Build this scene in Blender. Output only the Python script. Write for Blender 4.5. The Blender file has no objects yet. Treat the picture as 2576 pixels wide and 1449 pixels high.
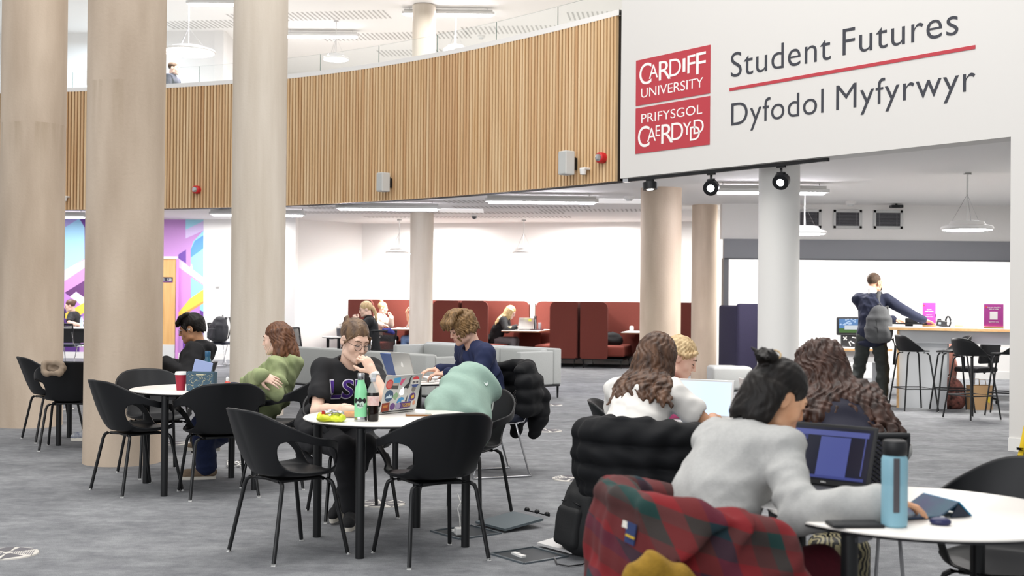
import bpy, bmesh, math, random
import numpy as np
from mathutils import Vector, Matrix
from mathutils.bvhtree import BVHTree

SC = bpy.context.scene
COL = SC.collection
R = math.radians
random.seed(7)

# ------------------------------------------------------------ camera
W, H, FPX, CAM_H = 2576.0, 1449.0, 3000.0, 1.41
PITCH = math.atan((750.0 - H / 2) / FPX)
ROLL = R(0.55)
_f = Vector((0, math.cos(PITCH), math.sin(PITCH)))
_u0 = Vector((0, -math.sin(PITCH), math.cos(PITCH)))
_r0 = Vector((1, 0, 0))
_r = _r0 * math.cos(ROLL) + _u0 * math.sin(ROLL)
_u = _u0 * math.cos(ROLL) - _r0 * math.sin(ROLL)
CAM = Vector((0, 0, CAM_H))
cam_data = bpy.data.cameras.new('camera')
cam_data.sensor_width = 36.0
cam_data.lens = 36.0 * FPX / W
cam_data.clip_end = 200
cam_data.dof.use_dof = True
cam_data.dof.focus_distance = 9.0
cam_data.dof.aperture_fstop = 3.5
cam = bpy.data.objects.new('camera', cam_data)
COL.objects.link(cam)
cam.matrix_world = Matrix(((_r.x, _u.x, -_f.x, 0), (_r.y, _u.y, -_f.y, 0), (_r.z, _u.z, -_f.z, CAM_H), (0, 0, 0, 1)))
SC.camera = cam


def ray(px, py):
    return _f + _r * ((px - W / 2) / FPX) + _u * ((H / 2 - py) / FPX)


def P(px, py, Y):
    d = ray(px, py)
    return CAM + d * (Y / d.y)


def G(px, py, z=0.0):
    d = ray(px, py)
    return CAM + d * ((z - CAM_H) / d.z)


# ------------------------------------------------------------ light
SC.view_settings.view_transform = 'Standard'
SC.view_settings.look = 'None'
SC.view_settings.gamma = 1.0
SC.view_settings.use_curve_mapping = False
SC.view_settings.exposure = 0.0
SC.cycles.use_denoising = True
SC.cycles.max_bounces = 7
SC.cycles.diffuse_bounces = 4
SC.cycles.transparent_max_bounces = 12
SC.cycles.sample_clamp_indirect = 6.0
world = bpy.data.worlds.new('daylight')
SC.world = world
world.use_nodes = True
wb = world.node_tree.nodes['Background']
wb.inputs[0].default_value = (0.97, 0.985, 1.0, 1)
wb.inputs[1].default_value = 0.7


def area(name, loc, size, energy, target=None, color=(1, 0.98, 0.95), size_y=None, shape=None, spread=180):
    l = bpy.data.lights.new(name, 'AREA')
    l.energy = energy
    l.size = size
    l.color = color
    l.spread = R(spread)
    if size_y:
        l.shape = 'RECTANGLE'
        l.size_y = size_y
    if shape:
        l.shape = shape
    o = bpy.data.objects.new(name, l)
    COL.objects.link(o)
    o.location = loc
    if target is not None:
        o.rotation_euler = (Vector(target) - Vector(loc)).to_track_quat('-Z', 'Y').to_euler()
    return o


# skylight over the atrium
area('atrium_skylight', (-1.0, 8.5, 10.5), 13, 1700, (-1.0, 9.5, 0), (1, 0.97, 0.93), 12)
# added area lights that brighten under the balcony, the counter room and upstairs
for _n, (_x, _y, _z, _e) in enumerate(((-9.5, 24.6, 3.0, 110), (-6.0, 25.0, 3.0, 110), (-1.8, 26.0, 3.0, 95), (1.6, 25.2, 3.0, 95), (3.6, 24.0, 3.0, 70),
                                       (5.2, 21.3, 3.0, 120), (8.0, 21.3, 3.0, 120), (7.5, 17.5, 3.0, 90), (8.5, 13.0, 3.0, 90),
                                       (-9.0, 25.0, 7.0, 90), (-3.0, 27.5, 7.0, 90), (2.5, 26.5, 7.0, 110), (-1.0, 22.5, 7.0, 60), (3.0, 20.0, 7.0, 110))):
    area('ceiling_fill', (_x, _y, _z), 1.6, _e, (_x, _y, 0), (0.72, 0.87, 1) if (_z > 5 and _x < -8) else (1, 0.985, 0.97), 0.5)
area('front_fill', (-5.5, -3.0, 4.5), 9, 520, (1.0, 12, 1.5), (0.97, 0.98, 1.0), 6)  # unseen fill light added behind the camera


# ------------------------------------------------------------ materials
def lin(c):
    if isinstance(c, str):
        c = [int(c[i:i + 2], 16) / 255 for i in (0, 2, 4)]
    return tuple(x / 12.92 if x <= 0.04045 else ((x + 0.055) / 1.055) ** 2.4 for x in c)


MATS = {}


def M(name, color='808080', rough=0.6, metal=0.0, var=0.0, vscale=8.0, stretch=(1, 1, 1), bump=0.0, bscale=60.0,
      bstretch=(1, 1, 1), emit=None, estr=0.0, alpha=1.0, trans=0.0, ior=1.45, spec=0.5, color2=None, sheen=0.0, detail=4.0, obj=True):
    if name in MATS:
        return MATS[name]
    m = bpy.data.materials.new(name)
    MATS[name] = m
    m.use_nodes = True
    nt = m.node_tree
    b = nt.nodes['Principled BSDF']
    c = lin(color)
    b.inputs['Base Color'].default_value = (*c, 1)
    b.inputs['Roughness'].default_value = rough
    b.inputs['Metallic'].default_value = metal
    b.inputs['IOR'].default_value = ior
    b.inputs['Specular IOR Level'].default_value = spec
    b.inputs['Transmission Weight'].default_value = trans
    b.inputs['Alpha'].default_value = alpha
    if sheen:
        b.inputs['Sheen Weight'].default_value = sheen
    if emit is not None:
        b.inputs['Emission Color'].default_value = (*lin(emit), 1)
        b.inputs['Emission Strength'].default_value = estr
    tc = None
    if var > 0 or bump > 0 or color2 is not None:
        tc = nt.nodes.new('ShaderNodeTexCoord')
    if var > 0 or color2 is not None:
        mp = nt.nodes.new('ShaderNodeMapping')
        mp.inputs['Scale'].default_value = stretch
        nt.links.new(tc.outputs['Object'], mp.inputs['Vector'])
        n = nt.nodes.new('ShaderNodeTexNoise')
        n.inputs['Scale'].default_value = vscale
        n.inputs['Detail'].default_value = detail
        nt.links.new(mp.outputs['Vector'], n.inputs['Vector'])
        r = nt.nodes.new('ShaderNodeValToRGB')
        r.color_ramp.elements[0].position = 0.3
        r.color_ramp.elements[1].position = 0.7
        if color2 is not None:
            c2 = lin(color2)
            r.color_ramp.elements[0].color = (*c, 1)
            r.color_ramp.elements[1].color = (*c2, 1)
        else:
            r.color_ramp.elements[0].color = (*[x * (1 - var) for x in c], 1)
            r.color_ramp.elements[1].color = (*[min(1, x * (1 + var)) for x in c], 1)
        nt.links.new(n.outputs['Fac'], r.inputs['Fac'])
        nt.links.new(r.outputs['Color'], b.inputs['Base Color'])
    if bump > 0:
        mp = nt.nodes.new('ShaderNodeMapping')
        mp.inputs['Scale'].default_value = bstretch
        nt.links.new(tc.outputs['Object'], mp.inputs['Vector'])
        n = nt.nodes.new('ShaderNodeTexNoise')
        n.inputs['Scale'].default_value = bscale
        n.inputs['Detail'].default_value = 3
        nt.links.new(mp.outputs['Vector'], n.inputs['Vector'])
        bp = nt.nodes.new('ShaderNodeBump')
        bp.inputs['Strength'].default_value = bump
        bp.inputs['Distance'].default_value = 0.01
        nt.links.new(n.outputs['Fac'], bp.inputs['Height'])
        nt.links.new(bp.outputs['Normal'], b.inputs['Normal'])
    return m


# ------------------------------------------------------------ objects
def tag(o, label=None, cat=None, group=None, kind=None):
    if label: o['label'] = label
    if cat: o['category'] = cat
    if group: o['group'] = group
    if kind: o['kind'] = kind
    return o


def thing(name, label, cat, loc=(0, 0, 0), rotz=0.0, group=None):
    o = bpy.data.objects.new(name, None)
    COL.objects.link(o)
    o.empty_display_size = 0.1
    o.location = loc
    o.rotation_euler = (0, 0, rotz)
    return tag(o, label, cat, group)


def link_mesh(name, me, mat, parent=None, smooth=False, world=False, kind=None, label=None):
    """world=True: the vertices are world coordinates, the parent is an unscaled root."""
    if world and parent is not None:
        mw = Matrix.LocRotScale(parent.location, parent.rotation_euler, None)
        q = parent.parent
        while q is not None:
            mw = Matrix.LocRotScale(q.location, q.rotation_euler, None) @ mw
            q = q.parent
        me.transform(mw.inverted())
    for m in (mat if isinstance(mat, (list, tuple)) else [mat]):
        me.materials.append(m)
    if smooth:
        me.polygons.foreach_set('use_smooth', [True] * len(me.polygons))
    o = bpy.data.objects.new(name, me)
    COL.objects.link(o)
    if parent is not None:
        o.parent = parent
    if kind: o['kind'] = kind
    if label: o['label'] = label
    return o


def dup(root, loc, rotz=None, label=None, group=None):
    r = root.copy()
    COL.objects.link(r)
    r.location = loc
    if rotz is not None:
        r.rotation_euler = (0, 0, rotz)
    if label: r['label'] = label
    if group: r['group'] = group
    for ch in list(root.children):
        c = ch.copy()
        COL.objects.link(c)
        c.parent = r
        for g in list(ch.children):
            d = g.copy()
            COL.objects.link(d)
            d.parent = c
    return r


def frame_from(d, up=(0, 0, 1)):
    d = Vector(d).normalized()
    up = Vector(up)
    x = d.cross(up)
    if x.length < 1e-5:
        x = d.cross(Vector((0, 1, 0)))
    x.normalize()
    y = x.cross(d)
    return x, y, d


class MB:
    """collects shapes and links them as ONE mesh object"""

    def __init__(self):
        self.bm = bmesh.new()
        self.mi = 0

    def _fin(self, faces):
        for f in faces:
            f.material_index = self.mi

    def mat(self, i):
        self.mi = i
        return self

    def box(self, c, s, rot=None, bevel=0.0, seg=2):
        g = bmesh.ops.create_cube(self.bm, size=1.0)
        vs = g['verts']
        m = Matrix.Translation(Vector(c)) @ (rot.to_4x4() if rot is not None else Matrix.Identity(4)) @ Matrix.Diagonal((s[0], s[1], s[2], 1))
        bmesh.ops.transform(self.bm, matrix=m, verts=vs)
        fs = list({f for v in vs for f in v.link_faces})
        if bevel > 0:
            es = list({e for v in vs for e in v.link_edges})
            r = bmesh.ops.bevel(self.bm, geom=es, offset=bevel, segments=seg, affect='EDGES', profile=0.5)
            fs = list({f for f in r['faces']} | {f for f in fs if f.is_valid})
            vv = {v for f in fs for v in f.verts}
            fs = list({f for v in vv for f in v.link_faces})
        self._fin(fs)
        return self

    def tube(self, pts, r, n=10, cap=True):
        pts = [Vector(p) for p in pts]
        rs = r if isinstance(r, (list, tuple)) else [r] * len(pts)
        rings = []
        up = None
        for i, p in enumerate(pts):
            a = pts[max(0, i - 1)]
            b = pts[min(len(pts) - 1, i + 1)]
            d = (b - a).normalized()
            if up is None:
                x, y, _ = frame_from(d)
            else:
                x = (up - d * up.dot(d))
                if x.length < 1e-6:
                    x, y, _ = frame_from(d)
                x.normalize()
                y = d.cross(x)
            up = x
            rings.append([self.bm.verts.new(p + (x * math.cos(2 * math.pi * k / n) + y * math.sin(2 * math.pi * k / n)) * rs[i]) for k in range(n)])
        fs = []
        for a, b in zip(rings, rings[1:]):
            for k in range(n):
                fs.append(self.bm.faces.new((a[k], a[(k + 1) % n], b[(k + 1) % n], b[k])))
        if cap:
            fs.append(self.bm.faces.new(list(reversed(rings[0]))))
            fs.append(self.bm.faces.new(rings[-1]))
        self._fin(fs)
        return self

    def lathe(self, prof, c=(0, 0, 0), n=32, rot=None, cap=True):
        c = Vector(c)
        rings = []
        for (r, z) in prof:
            ring = []
            for k in range(n):
                v = Vector((r * math.cos(2 * math.pi * k / n), r * math.sin(2 * math.pi * k / n), z))
                if rot is not None:
                    v = rot @ v
                ring.append(self.bm.verts.new(c + v))
            rings.append(ring)
        fs = []
        for a, b in zip(rings, rings[1:]):
            for k in range(n):
                fs.append(self.bm.faces.new((a[k], a[(k + 1) % n], b[(k + 1) % n], b[k])))
        if cap:
            fs.append(self.bm.faces.new(list(reversed(rings[0]))))
            fs.append(self.bm.faces.new(rings[-1]))
        self._fin(fs)
        return self

    def ell(self, c, r, rot=None, seg=20, rings=12):
        g = bmesh.ops.create_uvsphere(self.bm, u_segments=seg, v_segments=rings, radius=1.0)
        m = Matrix.Translation(Vector(c)) @ (rot.to_4x4() if rot is not None else Matrix.Identity(4)) @ Matrix.Diagonal((r[0], r[1], r[2], 1))
        bmesh.ops.transform(self.bm, matrix=m, verts=g['verts'])
        self._fin({f for v in g['verts'] for f in v.link_faces})
        return self

    def prism(self, poly, d):
        """poly: 3d points of a planar outline, d: extrusion vector"""
        d = Vector(d)
        a = [self.bm.verts.new(Vector(p)) for p in poly]
        b = [self.bm.verts.new(Vector(p) + d) for p in poly]
        n = len(a)
        fs = [self.bm.faces.new(list(reversed(a))), self.bm.faces.new(b)]
        for i in range(n):
            fs.append(self.bm.faces.new((a[i], a[(i + 1) % n], b[(i + 1) % n], b[i])))
        self._fin(fs)
        return self

    def poly(self, pts):
        f = self.bm.faces.new([self.bm.verts.new(Vector(p)) for p in pts])
        self._fin([f])
        return self

    def grid(self, rows, closed=False):
        """rows: list of lists of points"""
        vs = [[self.bm.verts.new(Vector(p)) for p in row] for row in rows]
        fs = []
        for a, b in zip(vs, vs[1:]):
            n = len(a)
            for k in range(n if closed else n - 1):
                fs.append(self.bm.faces.new((a[k], a[(k + 1) % n], b[(k + 1) % n], b[k])))
        self._fin(fs)
        return self

    def build(self, name, mat, parent=None, smooth=False, world=False, kind=None, label=None, recalc=True, tri=False):
        if recalc:
            bmesh.ops.recalc_face_normals(self.bm, faces=self.bm.faces[:])
        if tri:
            bmesh.ops.triangulate(self.bm, faces=self.bm.faces[:])
        me = bpy.data.meshes.new(name)
        self.bm.to_mesh(me)
        self.bm.free()
        o = link_mesh(name, me, mat, parent, False, world, kind, label)
        if smooth:
            for p in me.polygons:
                p.use_smooth = True
            if smooth != 'all':
                try:
                    me.set_sharp_from_angle(angle=R(40))
                except Exception:
                    pass
        return o


def rotz(a):
    return Matrix.Rotation(a, 3, 'Z')


def rot_axes(x, y, z):
    return Matrix((x, y, z)).transposed()


def text_mesh(s, font_scale=1.0, offset=0.0, extrude=0.0, spacing=1.0, res=6):
    cu = bpy.data.curves.new('text', 'FONT')
    cu.body = s
    cu.size = font_scale
    cu.offset = offset
    cu.extrude = extrude
    cu.space_character = spacing
    cu.resolution_u = res
    o = bpy.data.objects.new('text', cu)
    COL.objects.link(o)
    dg = bpy.context.evaluated_depsgraph_get()
    me = bpy.data.meshes.new_from_object(o.evaluated_get(dg))
    bpy.data.objects.remove(o)
    bpy.data.curves.remove(cu)
    me.materials.clear()
    return me


def fit_text(name, s, mat, parent, o, ux, uy, w, h=None, depth=0.003, offset=0.0, spacing=1.0, world=False, label=None, center=False, kind=None):
    """text whose ink box starts at point o, running along unit ux with height along uy; w,h: ink box size"""
    me = text_mesh(s, 1.0, offset, 0.0, spacing)
    n = len(me.vertices)
    co = np.empty(n * 3)
    me.vertices.foreach_get('co', co)
    co = co.reshape(-1, 3)
    lo, hi = co.min(0), co.max(0)
    sx = w / (hi[0] - lo[0])
    sy = sx if h is None else h / (hi[1] - lo[1])
    ux, uy = Vector(ux), Vector(uy)
    nz = ux.cross(uy).normalized()
    bm = bmesh.new()
    bm.from_mesh(me)
    bpy.data.meshes.remove(me)
    for f in bm.faces:
        f.smooth = False
    for v in bm.verts:
        a, b = (v.co.x - lo[0]) * sx, (v.co.y - lo[1]) * sy
        if center:
            a -= w / 2
            b -= (hi[1] - lo[1]) * sy / 2
        v.co = Vector(o) + ux * a + uy * b
    if depth > 0:
        r = bmesh.ops.extrude_face_region(bm, geom=bm.faces[:])
        vs = [g for g in r['geom'] if isinstance(g, bmesh.types.BMVert)]
        bmesh.ops.translate(bm, vec=nz * depth, verts=vs)
        bmesh.ops.recalc_face_normals(bm, faces=bm.faces[:])
    me2 = bpy.data.meshes.new(name)
    bm.to_mesh(me2)
    bm.free()
    return link_mesh(name, me2, mat, parent, False, world, kind, label)
# ============================================================ the building
CEIL, LINT = 3.08, 3.0
m_white = M('wall_white', 'ECEAE7', 0.75, bump=0.02, bscale=120)
m_signwall = M('sign_wall_white', 'D6D4D1', 0.8, bump=0.02, bscale=120)
m_ceil = M('ceiling_white', 'E9E7E5', 0.85)
m_groove = M('ceiling_groove', 'B9B6B3', 0.9)
m_grey_panel = M('grey_panel', '83848A', 0.5)
m_frame_grey = M('frame_grey', '55565C', 0.4)
m_concrete = M('concrete', 'BAA793', 0.75, color2='D3C1AD', vscale=2.2, stretch=(1.6, 1.6, 0.35), bump=0.15, bscale=40, detail=8)
m_concrete2 = M('concrete_pale', 'D2C6B6', 0.75, color2='E2D8CA', vscale=2.6, stretch=(2.2, 2.2, 0.25), bump=0.12, bscale=40, detail=8)
m_oak = M('oak_slat', 'D2AA7A', 0.55, color2='E8CBA2', vscale=1.3, stretch=(14, 14, 0.5), detail=3)
m_oak2 = M('oak_slat_dark', 'C69A6C', 0.55, color2='DDB98E', vscale=1.3, stretch=(14, 14, 0.5), detail=3)
m_dark_back = M('dark_backing', '1A110B', 0.9)
m_black = M('black_metal', '17181B', 0.38, metal=0.2)
m_white_plastic = M('white_plastic', 'E4E3E0', 0.4)
m_grey_plastic = M('grey_plastic', 'C9CAC8', 0.5)
m_red_plastic = M('red_plastic', 'C5222A', 0.35)
m_chrome = M('chrome', 'C8C8CA', 0.2, metal=1.0)
m_lamp = M('lamp_diffuser', 'FFFFFF', 0.5, emit='F8F6FF', estr=95)
m_lamp_up = M('lamp_diffuser_upper', 'FFFFFF', 0.5, emit='F8F6FF', estr=80)
m_pend = M('pendant_diffuser', 'FFFFFF', 0.5, emit='FFFBF5', estr=130)
m_spot = M('spot_lens', 'FFFFFF', 0.3, emit='FFFFFF', estr=90)
m_glass = M('balustrade_glass', 'EAF5F1', 0.03, alpha=0.16, spec=0.5)
m_glass_edge = M('glass_edge', '4A6A62', 0.2)
m_red_sign = M('sign_red', 'B63C46', 0.55)
m_sign_white = M('sign_lettering_white', 'F0EEEC', 0.6)
m_sign_grey = M('sign_lettering_grey', '3A3C44', 0.6)


def carpet():
    m = bpy.data.materials.new('carpet_grey')
    m.use_nodes = True
    nt = m.node_tree
    b = nt.nodes['Principled BSDF']
    b.inputs['Roughness'].default_value = 0.95
    b.inputs['Specular IOR Level'].default_value = 0.15
    tc = nt.nodes.new('ShaderNodeTexCoord')

    def noise(scale, st, det=5, rough=0.6):
        mp = nt.nodes.new('ShaderNodeMapping')
        mp.inputs['Scale'].default_value = st
        nt.links.new(tc.outputs['Object'], mp.inputs['Vector'])
        n = nt.nodes.new('ShaderNodeTexNoise')
        n.inputs['Scale'].default_value = scale
        n.inputs['Detail'].default_value = det
        n.inputs['Roughness'].default_value = rough
        nt.links.new(mp.outputs['Vector'], n.inputs['Vector'])
        return n.outputs['Fac']

    def ramp(f, p0, c0, p1, c1):
        r = nt.nodes.new('ShaderNodeValToRGB')
        r.color_ramp.elements[0].position = p0
        r.color_ramp.elements[1].position = p1
        r.color_ramp.elements[0].color = (*lin(c0), 1)
        r.color_ramp.elements[1].color = (*lin(c1), 1)
        nt.links.new(f, r.inputs['Fac'])
        return r.outputs['Color']

    def mix(t, f, a, bb):
        n = nt.nodes.new('ShaderNodeMix')
        n.data_type = 'RGBA'
        n.blend_type = t
        n.inputs[0].default_value = f
        nt.links.new(a, n.inputs[6])
        nt.links.new(bb, n.inputs[7])
        return n.outputs[2]
    c = ramp(noise(1.7, (0.8, 1.0, 1), 10, 0.74), 0.36, '85878A', 0.66, 'A6A8AA')
    c = mix('MULTIPLY', 0.9, c, ramp(noise(7.0, (0.8, 1.1, 1), 8, 0.75), 0.36, 'D0CFD3', 0.62, 'FFFFFF'))
    c = mix('MULTIPLY', 0.8, c, ramp(noise(260, (1, 1, 1), 2), 0.3, '9C9C9C', 0.7, 'FFFFFF'))
    nt.links.new(c, b.inputs['Base Color'])
    bp = nt.nodes.new('ShaderNodeBump')
    bp.inputs['Strength'].default_value = 0.35
    bp.inputs['Distance'].default_value = 0.004
    nt.links.new(noise(300, (1, 1, 1), 2), bp.inputs['Height'])
    nt.links.new(bp.outputs['Normal'], b.inputs['Normal'])
    return m


def S(name, mb, mat, **k):
    return mb.build(name, mat, kind='structure', **k)


S('floor', MB().box((-1, 13, -0.05), (30, 36, 0.1)), carpet())

# ---- the curved balcony front
_fx = [-9.5, -8.5, -6.4, -5.1, -4.0, -2.26, -1.457, 0.07, 1.44]
_fy = [22.75, 22.5, 22.0, 21.55, 21.0, 19.75, 19.1, 17.7, 15.95]
_pf = np.polyfit(_fx, _fy, 4)


def FY(x):
    if x < -9.5:
        return float(np.polyval(_pf, -9.5)) + (-9.5 - x) * 0.2
    return float(np.polyval(_pf, x))


def FC(px, py, off=0.0):
    """point of the balcony front seen at that pixel"""
    lo, hi = 5.0, 40.0
    d = ray(px, py)
    for _ in range(60):
        t = (lo + hi) / 2
        p = CAM + d * t
        if p.x > 1.44 or p.y > FY(p.x): hi = t
        else: lo = t
    p = CAM + d * lo
    sl = (FY(p.x + 0.01) - FY(p.x - 0.01)) / 0.02
    n = Vector((sl, -1, 0)).normalized()
    return p + n * off, n


path = []
x = -12.0
while x < 1.42:
    path.append(Vector((x, FY(x), 0)))
    sl = (FY(x + 0.01) - FY(x - 0.01)) / 0.02
    x += 0.005 / math.sqrt(1 + sl * sl)
acc = [0.0]
for a, b in zip(path, path[1:]):
    acc.append(acc[-1] + (b - a).length)


def at_s(s):
    i = int(np.searchsorted(acc, s))
    i = max(1, min(i, len(path) - 1))
    p = path[i]
    t = (path[i] - path[i - 1]).normalized()
    n = Vector((t.y, -t.x, 0))
    return p, t, n


FB, FT = 3.0, 5.23
SL = acc[-1]
mb = MB()
fr, bk = [], []
for k in range(81):
    p, t, n = at_s(SL * k / 80)
    fr.append(p - n * 0.033)
    bk.append(p - n * 0.24)
mb.grid([[q + Vector((0, 0, FB)) for q in fr], [q + Vector((0, 0, FT)) for q in fr],
         [q + Vector((0, 0, FT)) for q in bk], [q + Vector((0, 0, FB)) for q in bk], [q + Vector((0, 0, FB)) for q in fr]])
wall_balcony = S('wall_balcony', mb, m_dark_back)
mb = MB()
k, s = 0, 0.02
while s < SL - 0.03:
    p, t, n = at_s(s)
    rot = rot_axes(t, n, Vector((0, 0, 1)))
    mb.mat(random.choice([0, 0, 1]))
    mb.box(p - n * 0.008 + Vector((0, 0, (FB + FT) / 2)), (0.038, 0.052, FT - FB), rot)
    s += 0.0655
slats = mb.build('slat_cladding', [m_oak, m_oak2], wall_balcony)
slats['kind'] = 'stuff'
mb = MB()
mb.grid([[q + Vector((0, 0, FT + a)) + (f - q) * o for q, f in zip(bk, fr)] for a, o in ((0.0, -0.15), (0.0, 1.25), (0.075, 1.25), (0.075, -0.15), (0.0, -0.15))])
S('trim_1', mb, m_white)
# glass balustrade on top of it
bal = thing('glass_balustrade', 'frameless clear glass balustrade along the top of the curved slatted balcony', 'balustrade', (0, 0, 0))
pw = 1.335
s = SL - 0.09
while s > 0.3:
    s0 = max(0.0, s - pw + 0.02)
    mb = MB()
    a, b = [], []
    for q in range(9):
        p, t, n = at_s(s0 + (s - s0) * q / 8)
        a.append(p - n * 0.13)
        b.append(p - n * 0.145)
    z0, z1 = Vector((0, 0, FT + 0.07)), Vector((0, 0, FT + 0.40))
    mb.grid([[v + z0 for v in a], [v + z1 for v in a]])
    mb.mat(1)
    mb.grid([[v + z1 for v in a], [v + z1 for v in b]])
    mb.poly([a[-1] + z0, a[-1] + z1, b[-1] + z1, b[-1] + z0])
    mb.build('glass_pane', [m_glass, m_glass_edge], bal)
    s -= pw

# ---- sign wall
SA = Vector((1.41, 15.7, 0))
SB = Vector((4.76, 11.40, 0))
su = (SB - SA).normalized()
sn = Vector((su.y, -su.x, 0))
if sn.y > 0: sn = -sn
S_OPEN = (SB - SA).length


def SW(px, py, off=0.0):
    d = ray(px, py)
    t = (SA + sn * off - CAM).dot(sn) / d.dot(sn)
    return CAM + d * t


def SWs(px, py):
    p = SW(px, py)
    return (p - SA).dot(su), p.z


th = -sn * 0.30
mb = MB()
e = su * 9.0
z0, z1 = Vector((0, 0, LINT)), Vector((0, 0, 8.2))
o_ = su * S_OPEN
mb.prism([SA + z0, SA + o_ + z0, SA + o_, SA + e, SA + e + z1, SA + z1], th)
S('wall_sign', mb, m_signwall, tri=True)
mb = MB()
mb.prism([SA + o_ + sn * 0.016, SA + e + sn * 0.016, SA + e + sn * 0.016 + Vector((0, 0, 0.125)), SA + o_ + sn * 0.016 + Vector((0, 0, 0.125))], -sn * 0.015)
S('baseboard_right', mb, m_white_plastic)

# ---- ceilings
n_ = []
for k in range(41):
    p, t, n = at_s(SL * k / 40)
    n_.append((p - n * 0.05))
sq = SA + th * 0.5
poly = n_ + [SA - sn * 0.06 + su * 0.1, SA + su * 9 - sn * 0.06, Vector((14, 9, 0)), Vector((14, 31, 0)), Vector((-13, 31, 0)), Vector((-13, FY(-12), 0))]
mb = MB()
mb.prism([v + Vector((0, 0, CEIL)) for v in poly], (0, 0, 0.25))
S('ceiling', mb, m_ceil, tri=True)
mb = MB()
mb.prism([v + Vector((0, 0, 7.2)) for v in poly], (0, 0, 0.25))
S('ceiling_upper', mb, M('ceiling_upper_white', 'F2F0EE', .85), tri=True)
mb = MB()
mb.prism([v + Vector((0, 0, 4.05)) for v in poly], (0, 0, 0.12))
S('floor_upper', mb, M('floor_upper_pale', 'D2CFCA', .7), tri=True)

# slotted acoustic panels in the ceilings (surface pattern)
def slot_patch(mb, c, w, d, a, z, pitch=0.085, wid=0.028, skew=0.0):
    rot = rotz(a)
    n = int(w / pitch)
    for i in range(n):
        q = Vector(((i - n / 2) * pitch, 0, 0))
        mb.box(Vector((c[0], c[1], z)) + rot @ q, (wid, d, 0.006), rot @ rotz(skew))


mb = MB()
for c, w, d in (((-3.2, 23.6), 2.6, 0.55), ((-0.3, 23.3), 2.8, 0.55), ((-2.6, 22.3), 2.4, 0.5), ((-0.1, 20.6), 2.2, 0.55), ((0.2, 21.8), 2.6, 0.55),
                ((-4.4, 21.9), 1.6, 0.5), ((1.8, 22.4), 2.6, 0.55), ((-0.9, 24.6), 4.4, 0.5)):
    slot_patch(mb, c, w, d, R(-8), CEIL - 0.002)
S('trim_2', mb, m_groove)
mb = MB()
for c, w, d in (((-2.6, 26.4), 3.4, 0.7), ((0.5, 25.6), 3.2, 0.7), ((-6.3, 25.4), 2.4, 0.7), ((2.6, 24.2), 3.0, 0.7), ((-4.2, 24.6), 3.4, 0.7), ((-1.0, 28.0), 4.4, 0.7)):
    slot_patch(mb, c, w, d, R(-8), 7.198, 0.1, 0.035)
S('trim_3', mb, m_groove)

# ---- back walls under the balcony
def wall_seg(name, a, b, z0, z1, t=0.2, mat=None, sk=True):
    a, b = Vector((*a, 0)), Vector((*b, 0))
    d = (b - a).normalized()
    n = Vector((d.y, -d.x, 0))
    mb = MB()
    mb.prism([a + Vector((0, 0, z0)), b + Vector((0, 0, z0)), b + Vector((0, 0, z1)), a + Vector((0, 0, z1))], -n * t)
    S(name, mb, mat or m_white)
    if sk:
        mb = MB()
        mb.prism([a + n * 0.016, b + n * 0.016, b + n * 0.016 + Vector((0, 0, 0.14)), a + n * 0.016 + Vector((0, 0, 0.14))], -n * 0.015)
        S(name.replace('wall', 'baseboard'), mb, m_white_plastic)


MURY = 26.2
wall_seg('wall_mural', (-13, MURY), (-4.75, MURY), 0, CEIL)
wall_seg('wall_recess', (-4.75, 25.9), (-3.45, 27.3), 0, CEIL)
wall_seg('wall_back', (-3.45, 27.3), (5.2, 25.1), 0, CEIL)
wall_seg('wall_pier', (-4.98, 25.4), (-4.62, 25.4), 0, CEIL, 0.3)
wall_seg('wall_left', (-13, 12), (-13, 26.5), 0, CEIL)
# upstairs
wall_seg('wall_upper_left', (-13, 26.8), (-6.35, 26.0), 4.1, 7.2, sk=False)
wall_seg('wall_upper_back', (-6.35, 31.0), (8, 29.5), 4.1, 7.2, sk=False)
wall_seg('wall_upper_return', (-6.35, 26.0), (-6.35, 31.0), 4.1, 7.2, sk=False)
# right room
RY = 20.6
wall_seg('wall_counter_header', (3.62, RY), (12, RY), 2.47, CEIL, sk=False)
mb = MB()
mb.box((7.8, RY + 0.02, 2.305), (8.3, 0.14, 0.33))
S('trim_4', mb, m_grey_panel)
mb = MB()
mb.box((7.8, RY + 0.0, 2.128), (8.3, 0.2, 0.025)).box((3.68, RY, 1.065), (0.09, 0.2, 2.13))
S('trim_5', mb, m_frame_grey)
wall_seg('wall_counter_back', (3.4, RY + 1.4), (12, RY + 1.4), 0, CEIL)
wall_seg('wall_counter_side', (11.5, 8), (11.5, RY + 1.5), 0, CEIL, -0.2, sk=False)


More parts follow.
